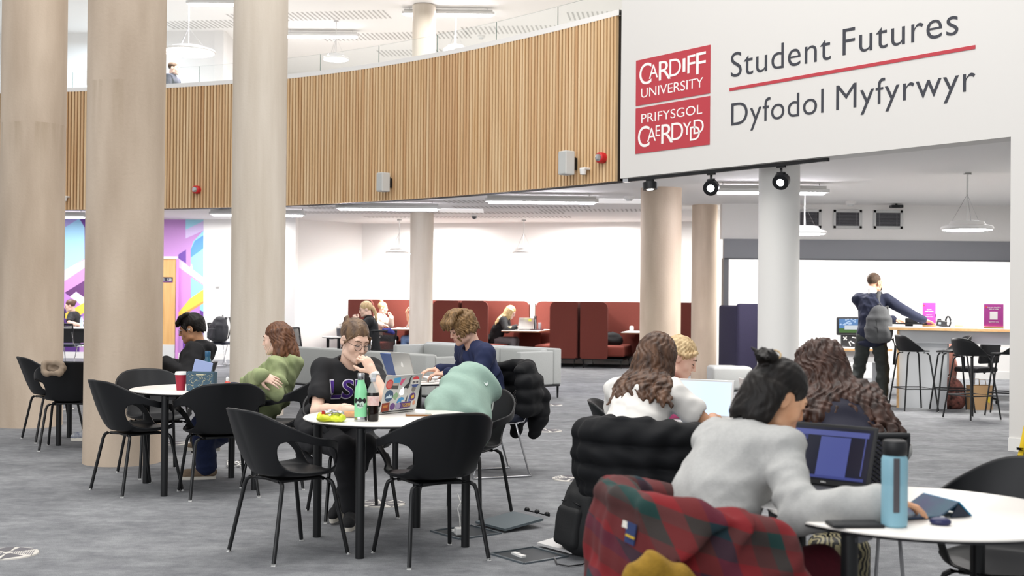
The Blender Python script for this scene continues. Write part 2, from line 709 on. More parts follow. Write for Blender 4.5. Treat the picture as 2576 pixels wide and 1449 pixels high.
# ---- columns
def stained(mat, seam):
    """the same concrete with damp stains running down from the casting joint"""
    m = mat.copy()
    m.name = mat.name + '_stained'
    nt = m.node_tree
    b = nt.nodes['Principled BSDF']
    src = b.inputs['Base Color'].links[0].from_socket
    tc = nt.nodes.new('ShaderNodeTexCoord')
    sp = nt.nodes.new('ShaderNodeSeparateXYZ')
    nt.links.new(tc.outputs['Object'], sp.inputs[0])
    mr = nt.nodes.new('ShaderNodeMapRange')
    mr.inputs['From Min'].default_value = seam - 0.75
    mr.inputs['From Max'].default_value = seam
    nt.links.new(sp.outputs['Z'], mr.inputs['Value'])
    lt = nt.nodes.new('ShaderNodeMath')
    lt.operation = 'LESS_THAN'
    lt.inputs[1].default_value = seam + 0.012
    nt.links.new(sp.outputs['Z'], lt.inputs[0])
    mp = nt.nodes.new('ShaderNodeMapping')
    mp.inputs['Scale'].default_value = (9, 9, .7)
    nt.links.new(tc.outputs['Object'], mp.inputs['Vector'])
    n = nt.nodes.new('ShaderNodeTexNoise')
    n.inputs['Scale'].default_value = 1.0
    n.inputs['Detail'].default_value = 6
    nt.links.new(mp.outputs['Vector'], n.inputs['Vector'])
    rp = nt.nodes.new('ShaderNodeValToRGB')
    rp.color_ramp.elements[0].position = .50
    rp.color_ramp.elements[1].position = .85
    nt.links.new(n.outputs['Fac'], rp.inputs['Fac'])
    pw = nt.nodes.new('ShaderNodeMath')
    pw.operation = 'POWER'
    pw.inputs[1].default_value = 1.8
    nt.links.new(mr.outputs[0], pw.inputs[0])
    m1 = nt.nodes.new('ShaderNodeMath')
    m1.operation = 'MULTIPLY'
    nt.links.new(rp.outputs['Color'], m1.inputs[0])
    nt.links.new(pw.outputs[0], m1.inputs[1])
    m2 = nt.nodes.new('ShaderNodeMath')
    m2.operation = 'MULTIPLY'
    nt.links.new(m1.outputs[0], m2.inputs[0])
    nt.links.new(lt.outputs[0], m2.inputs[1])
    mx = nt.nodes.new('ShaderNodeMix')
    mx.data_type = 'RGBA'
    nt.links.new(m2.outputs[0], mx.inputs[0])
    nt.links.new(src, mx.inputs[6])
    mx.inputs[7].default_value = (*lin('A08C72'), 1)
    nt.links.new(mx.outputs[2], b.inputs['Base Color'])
    return m


def column(px, ybase, dia, mat, z1=9.5, seam=None, Y=None):
    c = G(px, ybase) if Y is None else Vector((P(px, 900, Y).x, Y, 0))
    r = dia / 2
    mb = MB()
    if seam:
        mb.lathe([(r, 0), (r, seam - 0.004), (r + 0.002, seam), (r + 0.002, z1)], c, 72)
    else:
        mb.lathe([(r, 0), (r, z1)], c, 72)
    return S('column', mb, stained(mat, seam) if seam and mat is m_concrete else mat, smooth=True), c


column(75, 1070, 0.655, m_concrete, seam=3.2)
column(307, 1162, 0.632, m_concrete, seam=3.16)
column(645, 1043, 0.632, m_concrete2, seam=3.96)
column(1058, 0, 0.46, m_concrete2, z1=7.19, Y=23.6)
column(1660, 0, 0.612, m_concrete, z1=CEIL, Y=17.9)
column(1770, 0, 0.445, m_concrete, z1=CEIL, Y=21.0)
m_col_white = M('column_white', 'E2E1DE', 0.6)
column(1957, 0, 0.49, m_col_white, z1=CEIL, Y=14.4)

# stain runs below the joint of the second column
# ---- sign on the wall
sg = thing('wall_sign', 'red and white university logo beside large grey bilingual lettering on the white wall', 'sign', SW(1600, 388))


def rect_sz(c):
    q = [SWs(*p) for p in c]   # bl, br, tr, tl
    return (q[0][0] + q[3][0]) / 2, (q[1][0] + q[2][0]) / 2, (q[0][1] + q[1][1]) / 2, (q[2][1] + q[3][1]) / 2


def sw_pt(s, z, off=0.0):
    return SA + su * s + Vector((0, 0, z)) + sn * off


UP = Vector((0, 0, 1))
r1 = rect_sz([(1600, 267), (1786.8, 234.7), (1788.8, 112), (1601.4, 153.3)])
r2 = rect_sz([(1598.3, 387.7), (1785, 363.8), (1786.8, 241), (1600, 273.5)])
sL, sR = (r1[0] + r2[0]) / 2, (r1[1] + r2[1]) / 2
for r_ in (r1, r2):
    mb = MB()
    mb.prism([sw_pt(sL, r_[2], 0.001), sw_pt(sR, r_[2], 0.001), sw_pt(sR, r_[3], 0.001), sw_pt(sL, r_[3], 0.001)], sn * 0.006)
    mb.build('logo_panel', m_red_sign, sg, world=True, label='red logo panel with white lettering')


def logo_word(spec, r_, yt, yb, name):
    me_objs = []
    bm = bmesh.new()
    for ch, x0, x1, y0, y1 in spec:
        xc = (x0 + x1) / 2
        t_, b_ = yt(xc), yb(xc)
        v1, v0 = (b_ - y0) / (b_ - t_), (b_ - y1) / (b_ - t_)
        w_ = sR - sL
        u0, u1 = (x0 - 115) / 1005, (x1 - 115) / 1005
        h_ = r_[3] - r_[2]
        o = fit_text('tmp', ch, m_sign_white, None, sw_pt(sL + u0 * w_, r_[2] + v0 * h_, 0.0075), su, UP, (u1 - u0) * w_, (v1 - v0) * h_, 0.002, -0.002)
        bm.from_mesh(o.data)
        me = o.data
        bpy.data.objects.remove(o)
        bpy.data.meshes.remove(me)
    me = bpy.data.meshes.new(name)
    bm.to_mesh(me)
    bm.free()
    return link_mesh(name, me, m_sign_white, sg, world=True)


yt1, yb1 = (lambda x: 125 - .214 * (x - 115)), (lambda x: 735 - .1725 * (x - 107))
yt2, yb2 = (lambda x: 770 - .1725 * (x - 107)), (lambda x: 1383 - .1277 * (x - 98))
logo_word([('C', 168, 338, 155, 442), ('A', 305, 428, 172, 355), ('R', 443, 605, 120, 375), ('D', 588, 742, 92, 325), ('I', 765, 800, 90, 272),
           ('F', 828, 930, 45, 285), ('F', 942, 1065, 10, 297)], r1, yt1, yb1, 'logo_word')
logo_word([('C', 155, 320, 1003, 1288), ('A', 287, 408, 1028, 1208), ('E', 405, 467, 990, 1137), ('R', 483, 645, 972, 1232), ('D', 622, 778, 952, 1188),
           ('Y', 775, 882, 950, 1120), ('D', 868, 998, 1003, 1193), ('D', 915, 1045, 910, 1103)], r2, yt2, yb2, 'logo_word')
ww, hh = sR - sL, r1[3] - r1[2]
fit_text('logo_word', 'UNIVERSITY', m_sign_white, sg, sw_pt(sL + .08 * ww, r1[2] + .155 * hh, 0.0075), su, UP, .835 * ww, .205 * hh, 0.002, -0.004, world=True)
fit_text('logo_word', 'PRIFYSGOL', m_sign_white, sg, sw_pt(sL + .085 * ww, r2[2] + .66 * hh, 0.0075), su, UP, .82 * ww, .195 * hh, 0.002, -0.004, world=True)
for wd, l_, r_, bt, tp in (('Student', (1839, 180), (2090, 130), (1853, 193), (1973, 106)), ('Futures', (2120, 130), (2411, 60), (2171, 130.6), (2150, 68)),
                           ('Dyfodol', (1840, 290), (2072, 250), (1884, 329), (2067, 223)), ('Myfyrwyr', (2104, 250), (2453.5, 200), (2240, 279), (2230, 194.5))):
    s0, s1 = SWs(*l_)[0], SWs(*r_)[0]
    zb, zt = SWs(*bt)[1], SWs(*tp)[1]
    fit_text('sign_lettering', wd, m_sign_grey, sg, sw_pt(s0, zb, 0.001), su, UP, s1 - s0, zt - zb, 0.003, -0.006, 1.05, world=True)
a0 = SWs(1835.8, 224)
a1 = SWs(2454, 110.4)
b0 = SWs(1835.8, 232)
b1 = SWs(2454, 119.8)
za, zb = (a0[1] + a1[1]) / 2, (b0[1] + b1[1]) / 2
mb = MB()
mb.prism([sw_pt(a0[0], zb, 0.001), sw_pt(a1[0], zb, 0.001), sw_pt(a1[0], za, 0.001), sw_pt(a0[0], za, 0.001)], sn * 0.005)
mb.build('sign_rule', m_red_sign, sg, world=True, label='red dividing line')
# ============================================================ lamps and fittings
def linear_light(px0, px1, py, z, label, mat=None, Y=None, ang=0.0):
    zc = z
    d = ray((px0 + px1) / 2, py)
    c = CAM + d * ((zc - CAM_H) / d.z)
    a = CAM + ray(px0, py) * (c.y / ray(px0, py).y)
    b = CAM + ray(px1, py) * (c.y / ray(px1, py).y)
    L = b.x - a.x
    t = thing('linear_light', label, 'light', (c.x, c.y, z), R(ang), 'linear ceiling lights')
    MB().box((0, 0, 0.035), (L, 0.16, 0.05), bevel=0.006).box((0, 0, 0.085), (L * 0.96, 0.05, 0.05)).build('housing', m_white_plastic, t)
    MB().box((0, 0, 0.0), (L - 0.12, 0.12, 0.03), bevel=0.008).build('diffuser', mat or m_lamp, t)
    for s_ in (-1, 1):
        MB().tube([(s_ * L * 0.42, 0, 0.1), (s_ * L * 0.42, 0, (7.2 if z > 4 else CEIL) - z)], 0.006).build('hanger', m_chrome, t)
    return t


linear_light(845, 1108, 527, 2.93, 'long white linear ceiling light in front of the round column, under the balcony')
linear_light(1220, 1505, 510, 2.93, 'long white linear ceiling light beside the skylight panel, near the track spotlights')
linear_light(1795, 2084, 486, 2.93, 'white linear ceiling light behind the white column in the counter room')
linear_light(40, 218, 547, 2.93, 'white linear ceiling light in front of the mural, between the two big columns')
linear_light(528, 625, 541, 2.93, 'short stretch of linear light seen left of the third column')
linear_light(690, 767, 543, 2.93, 'short linear light end showing right of the third column')
linear_light(715, 902, 93, 7.05, 'upstairs linear light right of the third column', m_lamp_up)
linear_light(1012, 1244, 38, 7.05, 'upstairs linear light crossing behind the round column top', m_lamp_up)
linear_light(470, 640, 12, 7.05, 'upstairs linear light by the frame top above the big disc pendant', m_lamp_up)


def pendant(px, py, Y, dia, ceil, label, dm=None):
    c = P(px, py, Y)
    t = thing('pendant_light', label, 'light', c, 0, 'disc pendant lights')
    r = dia / 2
    MB().lathe([(r * 0.45, 0.085), (r * 0.62, 0.075), (r * 0.70, 0.035), (r * 0.97, 0.012), (r, -0.015), (r * 0.93, -0.035)], (0, 0, 0), 40, cap=False).lathe(
        [(0.0005, 0.088), (r * 0.45, 0.085)], (0, 0, 0), 40, cap=False).build('shade', m_white_plastic, t, smooth=True)
    MB().lathe([(0.0005, -0.05), (r * 0.6, -0.046), (r * 0.93, -0.034)], (0, 0, 0), 40, cap=False).build('diffuser', dm or m_pend, t, smooth=True)
    h = ceil - c.z
    MB().tube([(0, 0, 0.08), (0, 0, h)], 0.012, 8).tube([(0, 0, h - 0.03), (0, 0, h)], 0.05, 16).build('stem', m_white_plastic, t)
    mb = MB()
    for k in range(3):
        a = k * 2.09 + 0.4
        mb.tube([(math.cos(a) * r * 0.62, math.sin(a) * r * 0.62, 0.07), (0, 0, min(0.45, h * 0.6))], 0.003, 5)
    mb.build('suspension_wire', m_chrome, t)
    return t


m_pend_up = M('pendant_diffuser_upper', 'FFFFFF', 0.5, emit='FFFBF5', estr=45)
pendant(2433, 572, 15.3, 0.65, CEIL, 'white disc pendant hanging on its own at the right, over the counter')
pendant(2024, 583, 17.5, 0.64, CEIL, 'white disc pendant half hidden by the white column')
pendant(1004, 634, 25.6, 0.58, CEIL, 'far white disc pendant left of the slim round column')
pendant(1317, 634, 25.3, 0.58, CEIL, 'far white disc pendant above the seated blonde person in the booth')
pendant(474, 128, 23.2, 1.05, 7.2, 'large glowing disc pendant upstairs above the person on the balcony', m_pend_up)
pendant(845, 146, 25.0, 0.54, 7.2, 'smaller upstairs disc pendant seen through the glass, right of the third column', m_pend_up)
pendant(1146, 124, 24.0, 0.50, 7.2, 'smaller upstairs disc pendant seen through the glass, right of the round column top', m_pend_up)

# track with three spotlights on the underside of the sign wall
tr = SA + su * 0.10 + sn * 0.05 + Vector((0, 0, LINT - 0.02))
tk_a = SW(1575, 452, 0.02)
tk_b = SW(2075, 404, 0.02)
zz = LINT - 0.03
tk_a.z = zz
tk_b.z = zz
mid = (tk_a + tk_b) / 2
off = -sn * 0.06
t = thing('lighting_track', 'black lighting track fixed under the edge of the white sign wall', 'track', mid + off)
MB().box((0, 0, 0), ((tk_b - tk_a).length, 0.045, 0.04), rot_axes(su, sn, UP)).build('track_rail', m_black, t)
MB().box((tk_a - mid) - su * 0.05, (0.1, 0.05, 0.045), rot_axes(su, sn, UP)).build('track_end_feed', m_chrome, t)


def spotlight(px, py, aim, label):
    d = ray(px, py)
    dn = (SA + sn * 0.02 + off - CAM).dot(sn) / d.dot(sn)
    c = CAM + d * dn
    t = thing('track_spotlight', label, 'spotlight', c, 0, 'spotlights on the black track')
    top = zz - 0.02 - c.z
    MB().tube([(0, 0, top), (0, 0, top - 0.07)], 0.016, 10).box((0, 0, top - 0.01), (0.12, 0.03, 0.02), rot_axes(su, sn, UP)).box(
        (0, 0, top - 0.075), (0.10, 0.03, 0.015), rot_axes(su, sn, UP)).box(tuple(su * -0.04 + Vector((0, 0, top - 0.10))), (0.03, 0.03, 0.06), rot_axes(su, sn, UP)).build('bracket', m_black, t)
    a = Vector(aim).normalized()
    x_, y_, z_ = frame_from(a)
    rt = rot_axes(x_, y_, a)
    MB().lathe([(0.085, -0.06), (0.094, -0.05), (0.094, 0.035), (0.086, 0.035)], (0, 0, 0), 28, rt).build('spotlight_head', m_black, t, smooth=True)
    MB().lathe([(0.001, 0.036), (0.084, 0.034)], (0, 0, 0), 28, rt, cap=False).build('lens', m_spot, t)
    return t


spotlight(1635, 470, (0.05, -0.1, -1), 'leftmost black track spotlight, pointing straight down')
spotlight(1789, 472, (-0.35, -0.95, -0.35), 'middle track spotlight, glaring towards the room')
spotlight(1965, 456, (-0.45, -0.8, -0.55), 'rightmost track spotlight, lit, in front of the white column')

# ceiling fittings
def ceil_pt(px, py, z=CEIL):
    d = ray(px, py)
    return CAM + d * ((z - CAM_H) / d.z)


c = ceil_pt(1193, 540)
t = thing('dome_camera', 'small grey dome camera on the ceiling above the booths', 'camera', c)
MB().lathe([(0.07, 0), (0.07, -0.03), (0.06, -0.035)], (0, 0, 0), 24).build('base', m_white_plastic, t, smooth=True)
MB().lathe([(0.055, -0.035), (0.045, -0.07), (0.02, -0.09), (0.001, -0.093)], (0, 0, 0), 24).build('dome', M('dome_smoke', '55575A', 0.15), t, smooth=True)
for px, py, lb in ((1583, 494, 'small white smoke detector on the ceiling near the wide column'), (2140, 507, 'white smoke detector on the ceiling above the middle wall vent'),
                   (1210, 90, 'white hexagonal detector upstairs on the ceiling seen through the glass')):
    c = ceil_pt(px, py, CEIL if py > 200 else 7.2)
    t = thing('smoke_detector', lb, 'detector', c)
    MB().lathe([(0.09, 0), (0.09, -0.03), (0.07, -0.05)], (0, 0, 0), 24).build('base', m_white_plastic, t, smooth=True)
    MB().lathe([(0.055, -0.05), (0.045, -0.075)], (0, 0, 0), 20).build('sensor_cap', m_grey_plastic, t, smooth=True)
for px, py, lb in ((1565, 505, 'flush white ceiling panel beside the wide column'), (1160, 529, 'flush white ceiling panel right of the slim column')):
    c = ceil_pt(px, py)
    MBo = MB().box((c.x, c.y, CEIL - 0.006), (0.85, 0.85, 0.012)).build('ceiling_panel', M('flat_panel', 'F4F2F0', 0.6, emit='FFFFFF', estr=0.35))
    tag(MBo, lb, 'panel')
c = ceil_pt(2255, 512)
t = thing('ceiling_projector', 'flat black device on the ceiling above the right wall vent', 'projector', c)
MB().box((0, 0, -0.05), (0.2, 0.16, 0.05), bevel=0.012).build('body', m_black, t)
MB().tube([(0, 0, 0), (0, 0, -0.03)], 0.02).build('mount', m_black, t)
c = ceil_pt(560, 522)
t = thing('ceiling_device', 'black oval device under the balcony edge beside the third column', 'detector', (c.x, c.y, CEIL))
MB().lathe([(0.16, 0), (0.17, -0.03), (0.12, -0.05)], (0, 0, 0), 24).build('body', m_black, t, smooth=True)


# things fixed to the slatted balcony front
def speaker(px, py, w, h, label):
    p, n = FC(px, py, 0.0)
    tdir = Vector((-n.y, n.x, 0))
    t = thing('wall_speaker', label, 'speaker', p, 0, 'speakers on the slatted front')
    face = (n * 0.8 + Vector((-0.5, -0.3, 0))).normalized()
    side = Vector((-face.y, face.x, 0))
    rt = rot_axes(side, face, UP)
    MB().box(n * 0.20, (w, 0.16, h), rt, bevel=0.012).build('cabinet', m_grey_plastic, t)
    MB().box(n * 0.20 + face * 0.083, (w - 0.02, 0.006, h - 0.03), rt).build('grille', M('speaker_grille', 'BFC1BF', 0.7), t)
    MB().box(n * 0.06, (0.05, 0.12, h * 0.5), rot_axes(tdir, n, UP)).tube([n * 0.03 + UP * 0.1, n * 0.12 + UP * 0.03, n * 0.03 + UP * 0.02], 0.006, 6).build('bracket', m_black, t)


speaker(986, 461, 0.16, 0.31, 'pale grey wall speaker on the slats above the linear light')
speaker(1452, 413, 0.17, 0.33, 'pale grey wall speaker on the slats beside the red alarm, nearer the sign wall')


def alarm(px, py, label):
    p, n = FC(px, py, 0.015)
    t = thing('fire_alarm', label, 'alarm', p, 0, 'red alarm sounders on the slats')
    x_, y_, z_ = frame_from(n)
    rt = rot_axes(x_, y_, z_)
    MB().lathe([(0.075, 0), (0.078, 0.03), (0.072, 0.085), (0.06, 0.095)], (0, 0, 0), 24, rt).build('body', m_red_plastic, t, smooth=True)
    MB().lathe([(0.052, 0.095), (0.045, 0.115), (0.02, 0.125), (0.001, 0.126)], (0, 0, 0), 20, rt).build('lens', m_chrome, t, smooth=True)


alarm(1520, 398, 'red alarm sounder on the slats beside the sign wall')
alarm(499, 478, 'red alarm sounder on the slats between the second and third columns')


def sensor(px, py, label):
    p, n = FC(px, py, 0.015)
    t = thing('wall_sensor', label, 'sensor', p, 0, 'white wall sensors on the slats')
    tdir = Vector((-n.y, n.x, 0))
    MB().box(n * 0.05 + UP * 0.03, (0.11, 0.12, 0.03), rot_axes(tdir, n, UP), bevel=0.008).build('bracket', m_white_plastic, t)
    MB().lathe([(0.05, 0.02), (0.042, -0.05), (0.035, -0.055)], n * 0.09, 20).build('sensor_cap', m_white_plastic, t, smooth=True)


sensor(1481, 431, 'white sensor under the speaker beside the red alarm')
sensor(170, 500, 'white sensor low on the slats between the first and second columns')

# wall vents in the counter room
for k, (x0, x1) in enumerate(((2000, 2066), (2096, 2168), (2197, 2271))):
    a = P(x0, 563, RY - 0.01)
    b = P(x1, 516, RY - 0.01)
    cx, cz = (a.x + b.x) / 2, 2.83
    w, h = b.x - a.x, 0.32
    t = thing('wall_vent', ['square louvred wall vent partly behind the white column', 'middle louvred wall vent of the three above the grey header',
                            'right hand louvred wall vent below the black ceiling device'][k], 'vent', (cx, RY - 0.012, cz), 0, 'louvred vents in the counter room')
    mb = MB()
    for sx in (-1, 1):
        mb.box((sx * (w / 2 - 0.02), 0, 0), (0.045, 0.03, h))
        mb.box((0, 0, sx * (h / 2 - 0.02)), (w, 0.03, 0.045))
    mb.build('frame', m_grey_plastic, t)
    MB().box((0, 0.012, 0), (w - 0.06, 0.006, h - 0.06)).build('backing', M('vent_dark', '24242C', 0.5), t)
    mb = MB()
    for q in range(12):
        mb.box((0, -0.002, -h / 2 + 0.05 + q * (h - 0.1) / 11), (w - 0.08, 0.012, 0.006))
    for q in (-0.3, 0.3):
        mb.box((q * w, -0.004, 0), (0.006, 0.01, h - 0.07))
    mb.build('louvre', M('vent_louvre', '77777C', 0.5), t)

# round perforated plates in the carpet
m_disc = M('floor_plate', 'C3BFB8', 0.6)
m_disc_d = M('floor_plate_slit', '77757A', 0.7)


def floor_plate(px, py, rot, label):
    c = G(px, py)
    t = thing('floor_vent', label, 'floor vent', (c.x, c.y, 0), R(rot), 'round vents in the carpet')
    MB().lathe([(0.158, 0.0), (0.156, 0.006), (0.148, 0.008), (0.001, 0.008)], (0, 0, 0), 48, cap=False).build('plate', m_disc, t, smooth=True)
    mb = MB()
    for w_ in range(6):
        a0 = w_ * math.pi / 3
        rt = rotz(a0)
        for q in range(10):
            r0 = 0.03 + q * 0.0115
            half = r0 * 0.50
            v = rt @ Vector((r0, 0, 0.009))
            mb.box(v, (0.004, 2 * half * 0.9, 0.002), rt @ rotz(R(14)))
    mb.build('slits', m_disc_d, t)


floor_plate(20, 1394, 0, 'round perforated floor vent in the carpet at the lower left edge')
floor_plate(961, 1268, 20, 'round floor vent under the front table beside the canvas shoes')
floor_plate(1440, 1205, 40, 'round floor vent left of the chair with the black puffer jacket')
floor_plate(1377, 1084, 10, 'round floor vent in open carpet, second furthest along the aisle')
floor_plate(1385, 1019, 10, 'round floor vent furthest along the aisle, near the grey sofa')
floor_plate(435, 1116, 10, 'round floor vent behind the second column beside the beige boots')
floor_plate(152, 1029, 10, 'round floor vent behind the far left table')


# floor boxes
def floor_box(c, ang, label, lid_col):
    t = thing('floor_box', label, 'floor socket', (c[0], c[1], 0), R(ang), 'open floor boxes')
    w = 0.30
    mb = MB()
    for sx in (-1, 1):
        mb.box((sx * w / 2, 0, 0.004), (0.016, w, 0.010))
        mb.box((0, sx * w / 2, 0.004), (w, 0.016, 0.010))
    mb.build('frame', M('floorbox_steel', '6B747A', 0.4, metal=0.6), t)
    MB().box((0, 0, 0.0015), (w - 0.01, w - 0.01, 0.003)).build('tray', M('floorbox_dark', '2C3338', 0.5), t)
    MB().box((-0.05, -0.05, 0.008), (0.05, 0.03, 0.012)).box((0.01, -0.06, 0.008), (0.05, 0.03, 0.012)).build('socket', m_white_plastic, t)
    lid = MB().box((0, w + 0.03, 0.035), (w, w, 0.014), Matrix.Rotation(R(6), 3, 'X')).build('lid', M(lid_col, lid_col, 0.5), t)
    mb = MB()
    for q in (-0.1, 0.0, 0.1):
        mb.ell((q, 2 * w - 0.05, 0.07), (0.018, 0.018, 0.014), None, 10, 8)
    mb.tube([(-0.12, 2 * w - 0.05, 0.062), (0.12, 2 * w - 0.05, 0.062)], 0.007, 6)
    mb.build('cable_clip', m_black, lid)


c = G(1172, 1340)
floor_box((c.x, c.y), -52, 'open floor socket box under the front table with a white charger plug', '5C666B')
c = G(1330, 1398)
floor_box((c.x, c.y), -52, 'open floor socket box beside the black rucksack, pale lid folded back', 'C9C7C6')
# ============================================================ chairs, tables, stools
m_shell = M('chair_shell_black', '131417', 0.45, spec=.4, bump=0.05, bscale=500)
m_leg = M('chair_leg_black', '141517', 0.4)
m_glide = M('clear_glide', 'D8D8D6', 0.2)
m_tabletop = M('table_white', 'E0DCD6', 0.35)
m_tabedge = M('table_edge', '1F1F22', 0.5)


def smoothed(xs, ys, q):
    q = np.asarray(q, float)
    i = np.clip(np.searchsorted(xs, q) - 1, 0, len(xs) - 2)
    t = np.clip((q - xs[i]) / (xs[i + 1] - xs[i]), 0, 1)
    # catmull-rom style slopes
    m = np.gradient(ys, xs)
    h = xs[i + 1] - xs[i]
    return ((2 * t ** 3 - 3 * t ** 2 + 1) * ys[i] + (t ** 3 - 2 * t ** 2 + t) * h * m[i] + (-2 * t ** 3 + 3 * t ** 2) * ys[i + 1] + (t ** 3 - t ** 2) * h * m[i + 1])


def shell_mesh():
    """armchair shell: seat, back and arms in one sheet with an opening under each arm"""
    ka = np.array([0, 30, 60, 85, 105, 122, 134, 146, 160, 180.0])
    kh = np.array([.815, .80, .725, .668, .645, .615, .55, .465, .448, .438])
    kr = np.array([.285, .30, .318, .315, .30, .285, .262, .25, .245, .235])   # rim radius
    ks = np.array([.185, .19, .205, .215, .225, .235, .243, .245, .240, .232])  # seat edge radius
    NP, NT = 144, 44
    hc, hs, ha, hb = 88.0, 0.47, 43.0, 0.355
    pts = np.zeros((NT + 1, NP, 3))
    par = np.zeros((NT + 1, NP, 2))
    for j in range(NP):
        phi = -180 + 360.0 * j / NP
        for i in range(NT + 1):
            t = i / NT
            par[i, j] = (phi, (t - 0.45) / 0.55)
    # push the parameters that fall inside an opening out to its edge
    keep = np.ones((NT, NP), bool)
    ins = np.zeros((NT + 1, NP), bool)
    f = ((np.abs(par[..., 0]) - hc) / ha) ** 2 + ((par[..., 1] - hs) / hb) ** 2
    f = np.abs((np.abs(par[..., 0]) - hc) / ha) ** 2.4 + np.abs((par[..., 1] - hs) / hb) ** 2.4
    ins = f < 1
    for i in range(NT):
        for j in range(NP):
            j2 = (j + 1) % NP
            if ins[i, j] and ins[i + 1, j] and ins[i, j2] and ins[i + 1, j2]:
                keep[i, j] = False
    g = f ** (1 / 2.4)
    for i in range(NT + 1):
        for j in range(NP):
            if ins[i, j] and g[i, j] > 1e-6:
                sg_ = 1 if par[i, j, 0] > 0 else -1
                par[i, j, 0] = sg_ * (hc + (abs(par[i, j, 0]) - hc) / g[i, j])
                par[i, j, 1] = hs + (par[i, j, 1] - hs) / g[i, j]
    ph, s = par[..., 0], par[..., 1]
    aph = np.minimum(np.abs(ph), 180)
    Hh, rr, rs = smoothed(ka, kh, aph), smoothed(ka, kr, aph), smoothed(ka, ks, aph)
    t = np.clip((s * 0.55 + 0.45) / 0.45, 0, 1)
    zs = 0.452 + 0.0 * aph
    zs = np.where(aph > 140, 0.452 - 0.014 * (aph - 140) / 40, zs)
    zseat = 0.437 + (zs - 0.437) * t ** 3
    rseat = rs * t
    sw = np.clip(s, 0, 1)
    rw = rs + (rr - rs) * (1 - (1 - sw) ** 2.2)
    zw = zs + (Hh - zs) * sw ** 1.25
    back = np.clip((70 - aph) / 60, 0, 1)
    rw = rw + back * (0.055 * sw ** 2.0 - 0.02 * np.sin(np.pi * sw))
    rad = np.where(s <= 0, rseat, rw)
    z = np.where(s <= 0, zseat, zw)
    a = np.radians(ph)
    X, Y = rad * np.sin(a), -rad * np.cos(a)
    bm = bmesh.new()
    vs = [[bm.verts.new((X[i, j], Y[i, j], z[i, j])) for j in range(NP)] for i in range(1, NT + 1)]
    cen = bm.verts.new((0, 0, 0.437))
    for j in range(NP):
        bm.faces.new((cen, vs[0][j], vs[0][(j + 1) % NP]))
    for i in range(NT - 1):
        for j in range(NP):
            if keep[i + 1, j]:
                try:
                    bm.faces.new((vs[i][j], vs[i + 1][j], vs[i + 1][(j + 1) % NP], vs[i][(j + 1) % NP]))
                except ValueError:
                    pass
    bmesh.ops.delete(bm, geom=[v for v in bm.verts if not v.link_faces], context='VERTS')
    bmesh.ops.recalc_face_normals(bm, faces=bm.faces[:])
    me = bpy.data.meshes.new('seat_shell')
    bm.to_mesh(me)
    bm.free()
    return me


def make_shell_chair():
    t = thing('armchair', 'x', 'chair')
    o = link_mesh('seat_shell', shell_mesh(), m_shell, t, smooth=True)
    sm = o.modifiers.new('smooth', 'SMOOTH')
    sm.factor, sm.iterations = 0.5, 3
    so = o.modifiers.new('solid', 'SOLIDIFY')
    so.thickness, so.offset = 0.011, 0
    MB().box((0, 0, 0.417), (0.27, 0.27, 0.014), bevel=0.004).tube([(-.14, -.13, .414), (.14, -.13, .414)], 0.011).tube(
        [(-.14, .13, .414), (.14, .13, .414)], 0.011).build('seat_frame', m_leg, t)
    for sx in (-1, 1):
        for sy in (-1, 1):
            p = [(sx * .12, sy * .13, .414), (sx * .165, sy * .145, .412), (sx * .185, sy * .155, .398), (sx * .193, sy * .163, .37), (sx * .235, sy * .232, .008)]
            l = MB().tube(p, 0.0115, 12).build('leg', m_leg, t, smooth=True)
            MB().tube([(sx * .2355, sy * .2330, 0.012), (sx * .2362, sy * .2340, 0)], 0.013, 12).build('glide', m_glide, l)
    return t


_chair = [None]


def shell_chair(c, d, label, group='black shell armchairs'):
    """d: the direction the chair faces"""
    a = math.atan2(d[1], d[0]) - math.pi / 2
    if _chair[0] is None:
        t = make_shell_chair()
        _chair[0] = t
        t.location = (c[0], c[1], 0)
        t.rotation_euler = (0, 0, a)
        tag(t, label, group=group)
        return t
    return dup(_chair[0], (c[0], c[1], 0), a, label, group)


shell_chair((-2.69, 8.60), (.70, .71), 'black shell armchair beside the second column, left of the lunch bag table')
shell_chair((-2.07, 8.47), (-.42, .90), 'black shell armchair seen from behind, in front of the lunch bag table')
shell_chair((-2.78, 9.42), (.62, -.78), 'empty black shell armchair on the far side of the lunch bag table')
ch_green = shell_chair((-1.72, 8.95), (-1, .08), 'black shell armchair holding the person in the green hoodie')
shell_chair((-1.215, 6.56), (.74, .67), 'black shell armchair at lower left of the front table, seen from its side')
shell_chair((-.43, 6.50), (-.50, .87), 'black shell armchair nearest the camera, back turned, right of the front table leg')
ch_lsu = shell_chair((-1.02, 7.72), (.40, -.92), 'black shell armchair under the person in the black lettered tee')
ch_hood = shell_chair((-.30, 7.75), (-.42, -.91), 'black shell armchair with the sage green hoodie heaped on it')
shell_chair((-4.42, 11.55), (.80, .60), 'black shell armchair in front of the leftmost column, catching the light')
shell_chair((-4.02, 10.92), (-.20, .98), 'black shell armchair with the beige cloth on it, half behind the second column')
ch_hoodie = shell_chair((-3.02, 10.85), (-1, .12), 'black shell armchair under the person in the black hoodie')
shell_chair((.80, 7.10), (.98, -.15), 'black shell armchair partly hidden left of the person in the white tee')
ch_puff = shell_chair((.71, 6.12), (.48, .88), 'black shell armchair with the black puffer jacket over its back')
ch_plaid = shell_chair((.64, 3.80), (.93, .36), 'black shell armchair wrapped in the red tartan coat')
shell_chair((1.86, 4.42), (-.72, -.69), 'black shell armchair at the lower right corner, far side of the near table')


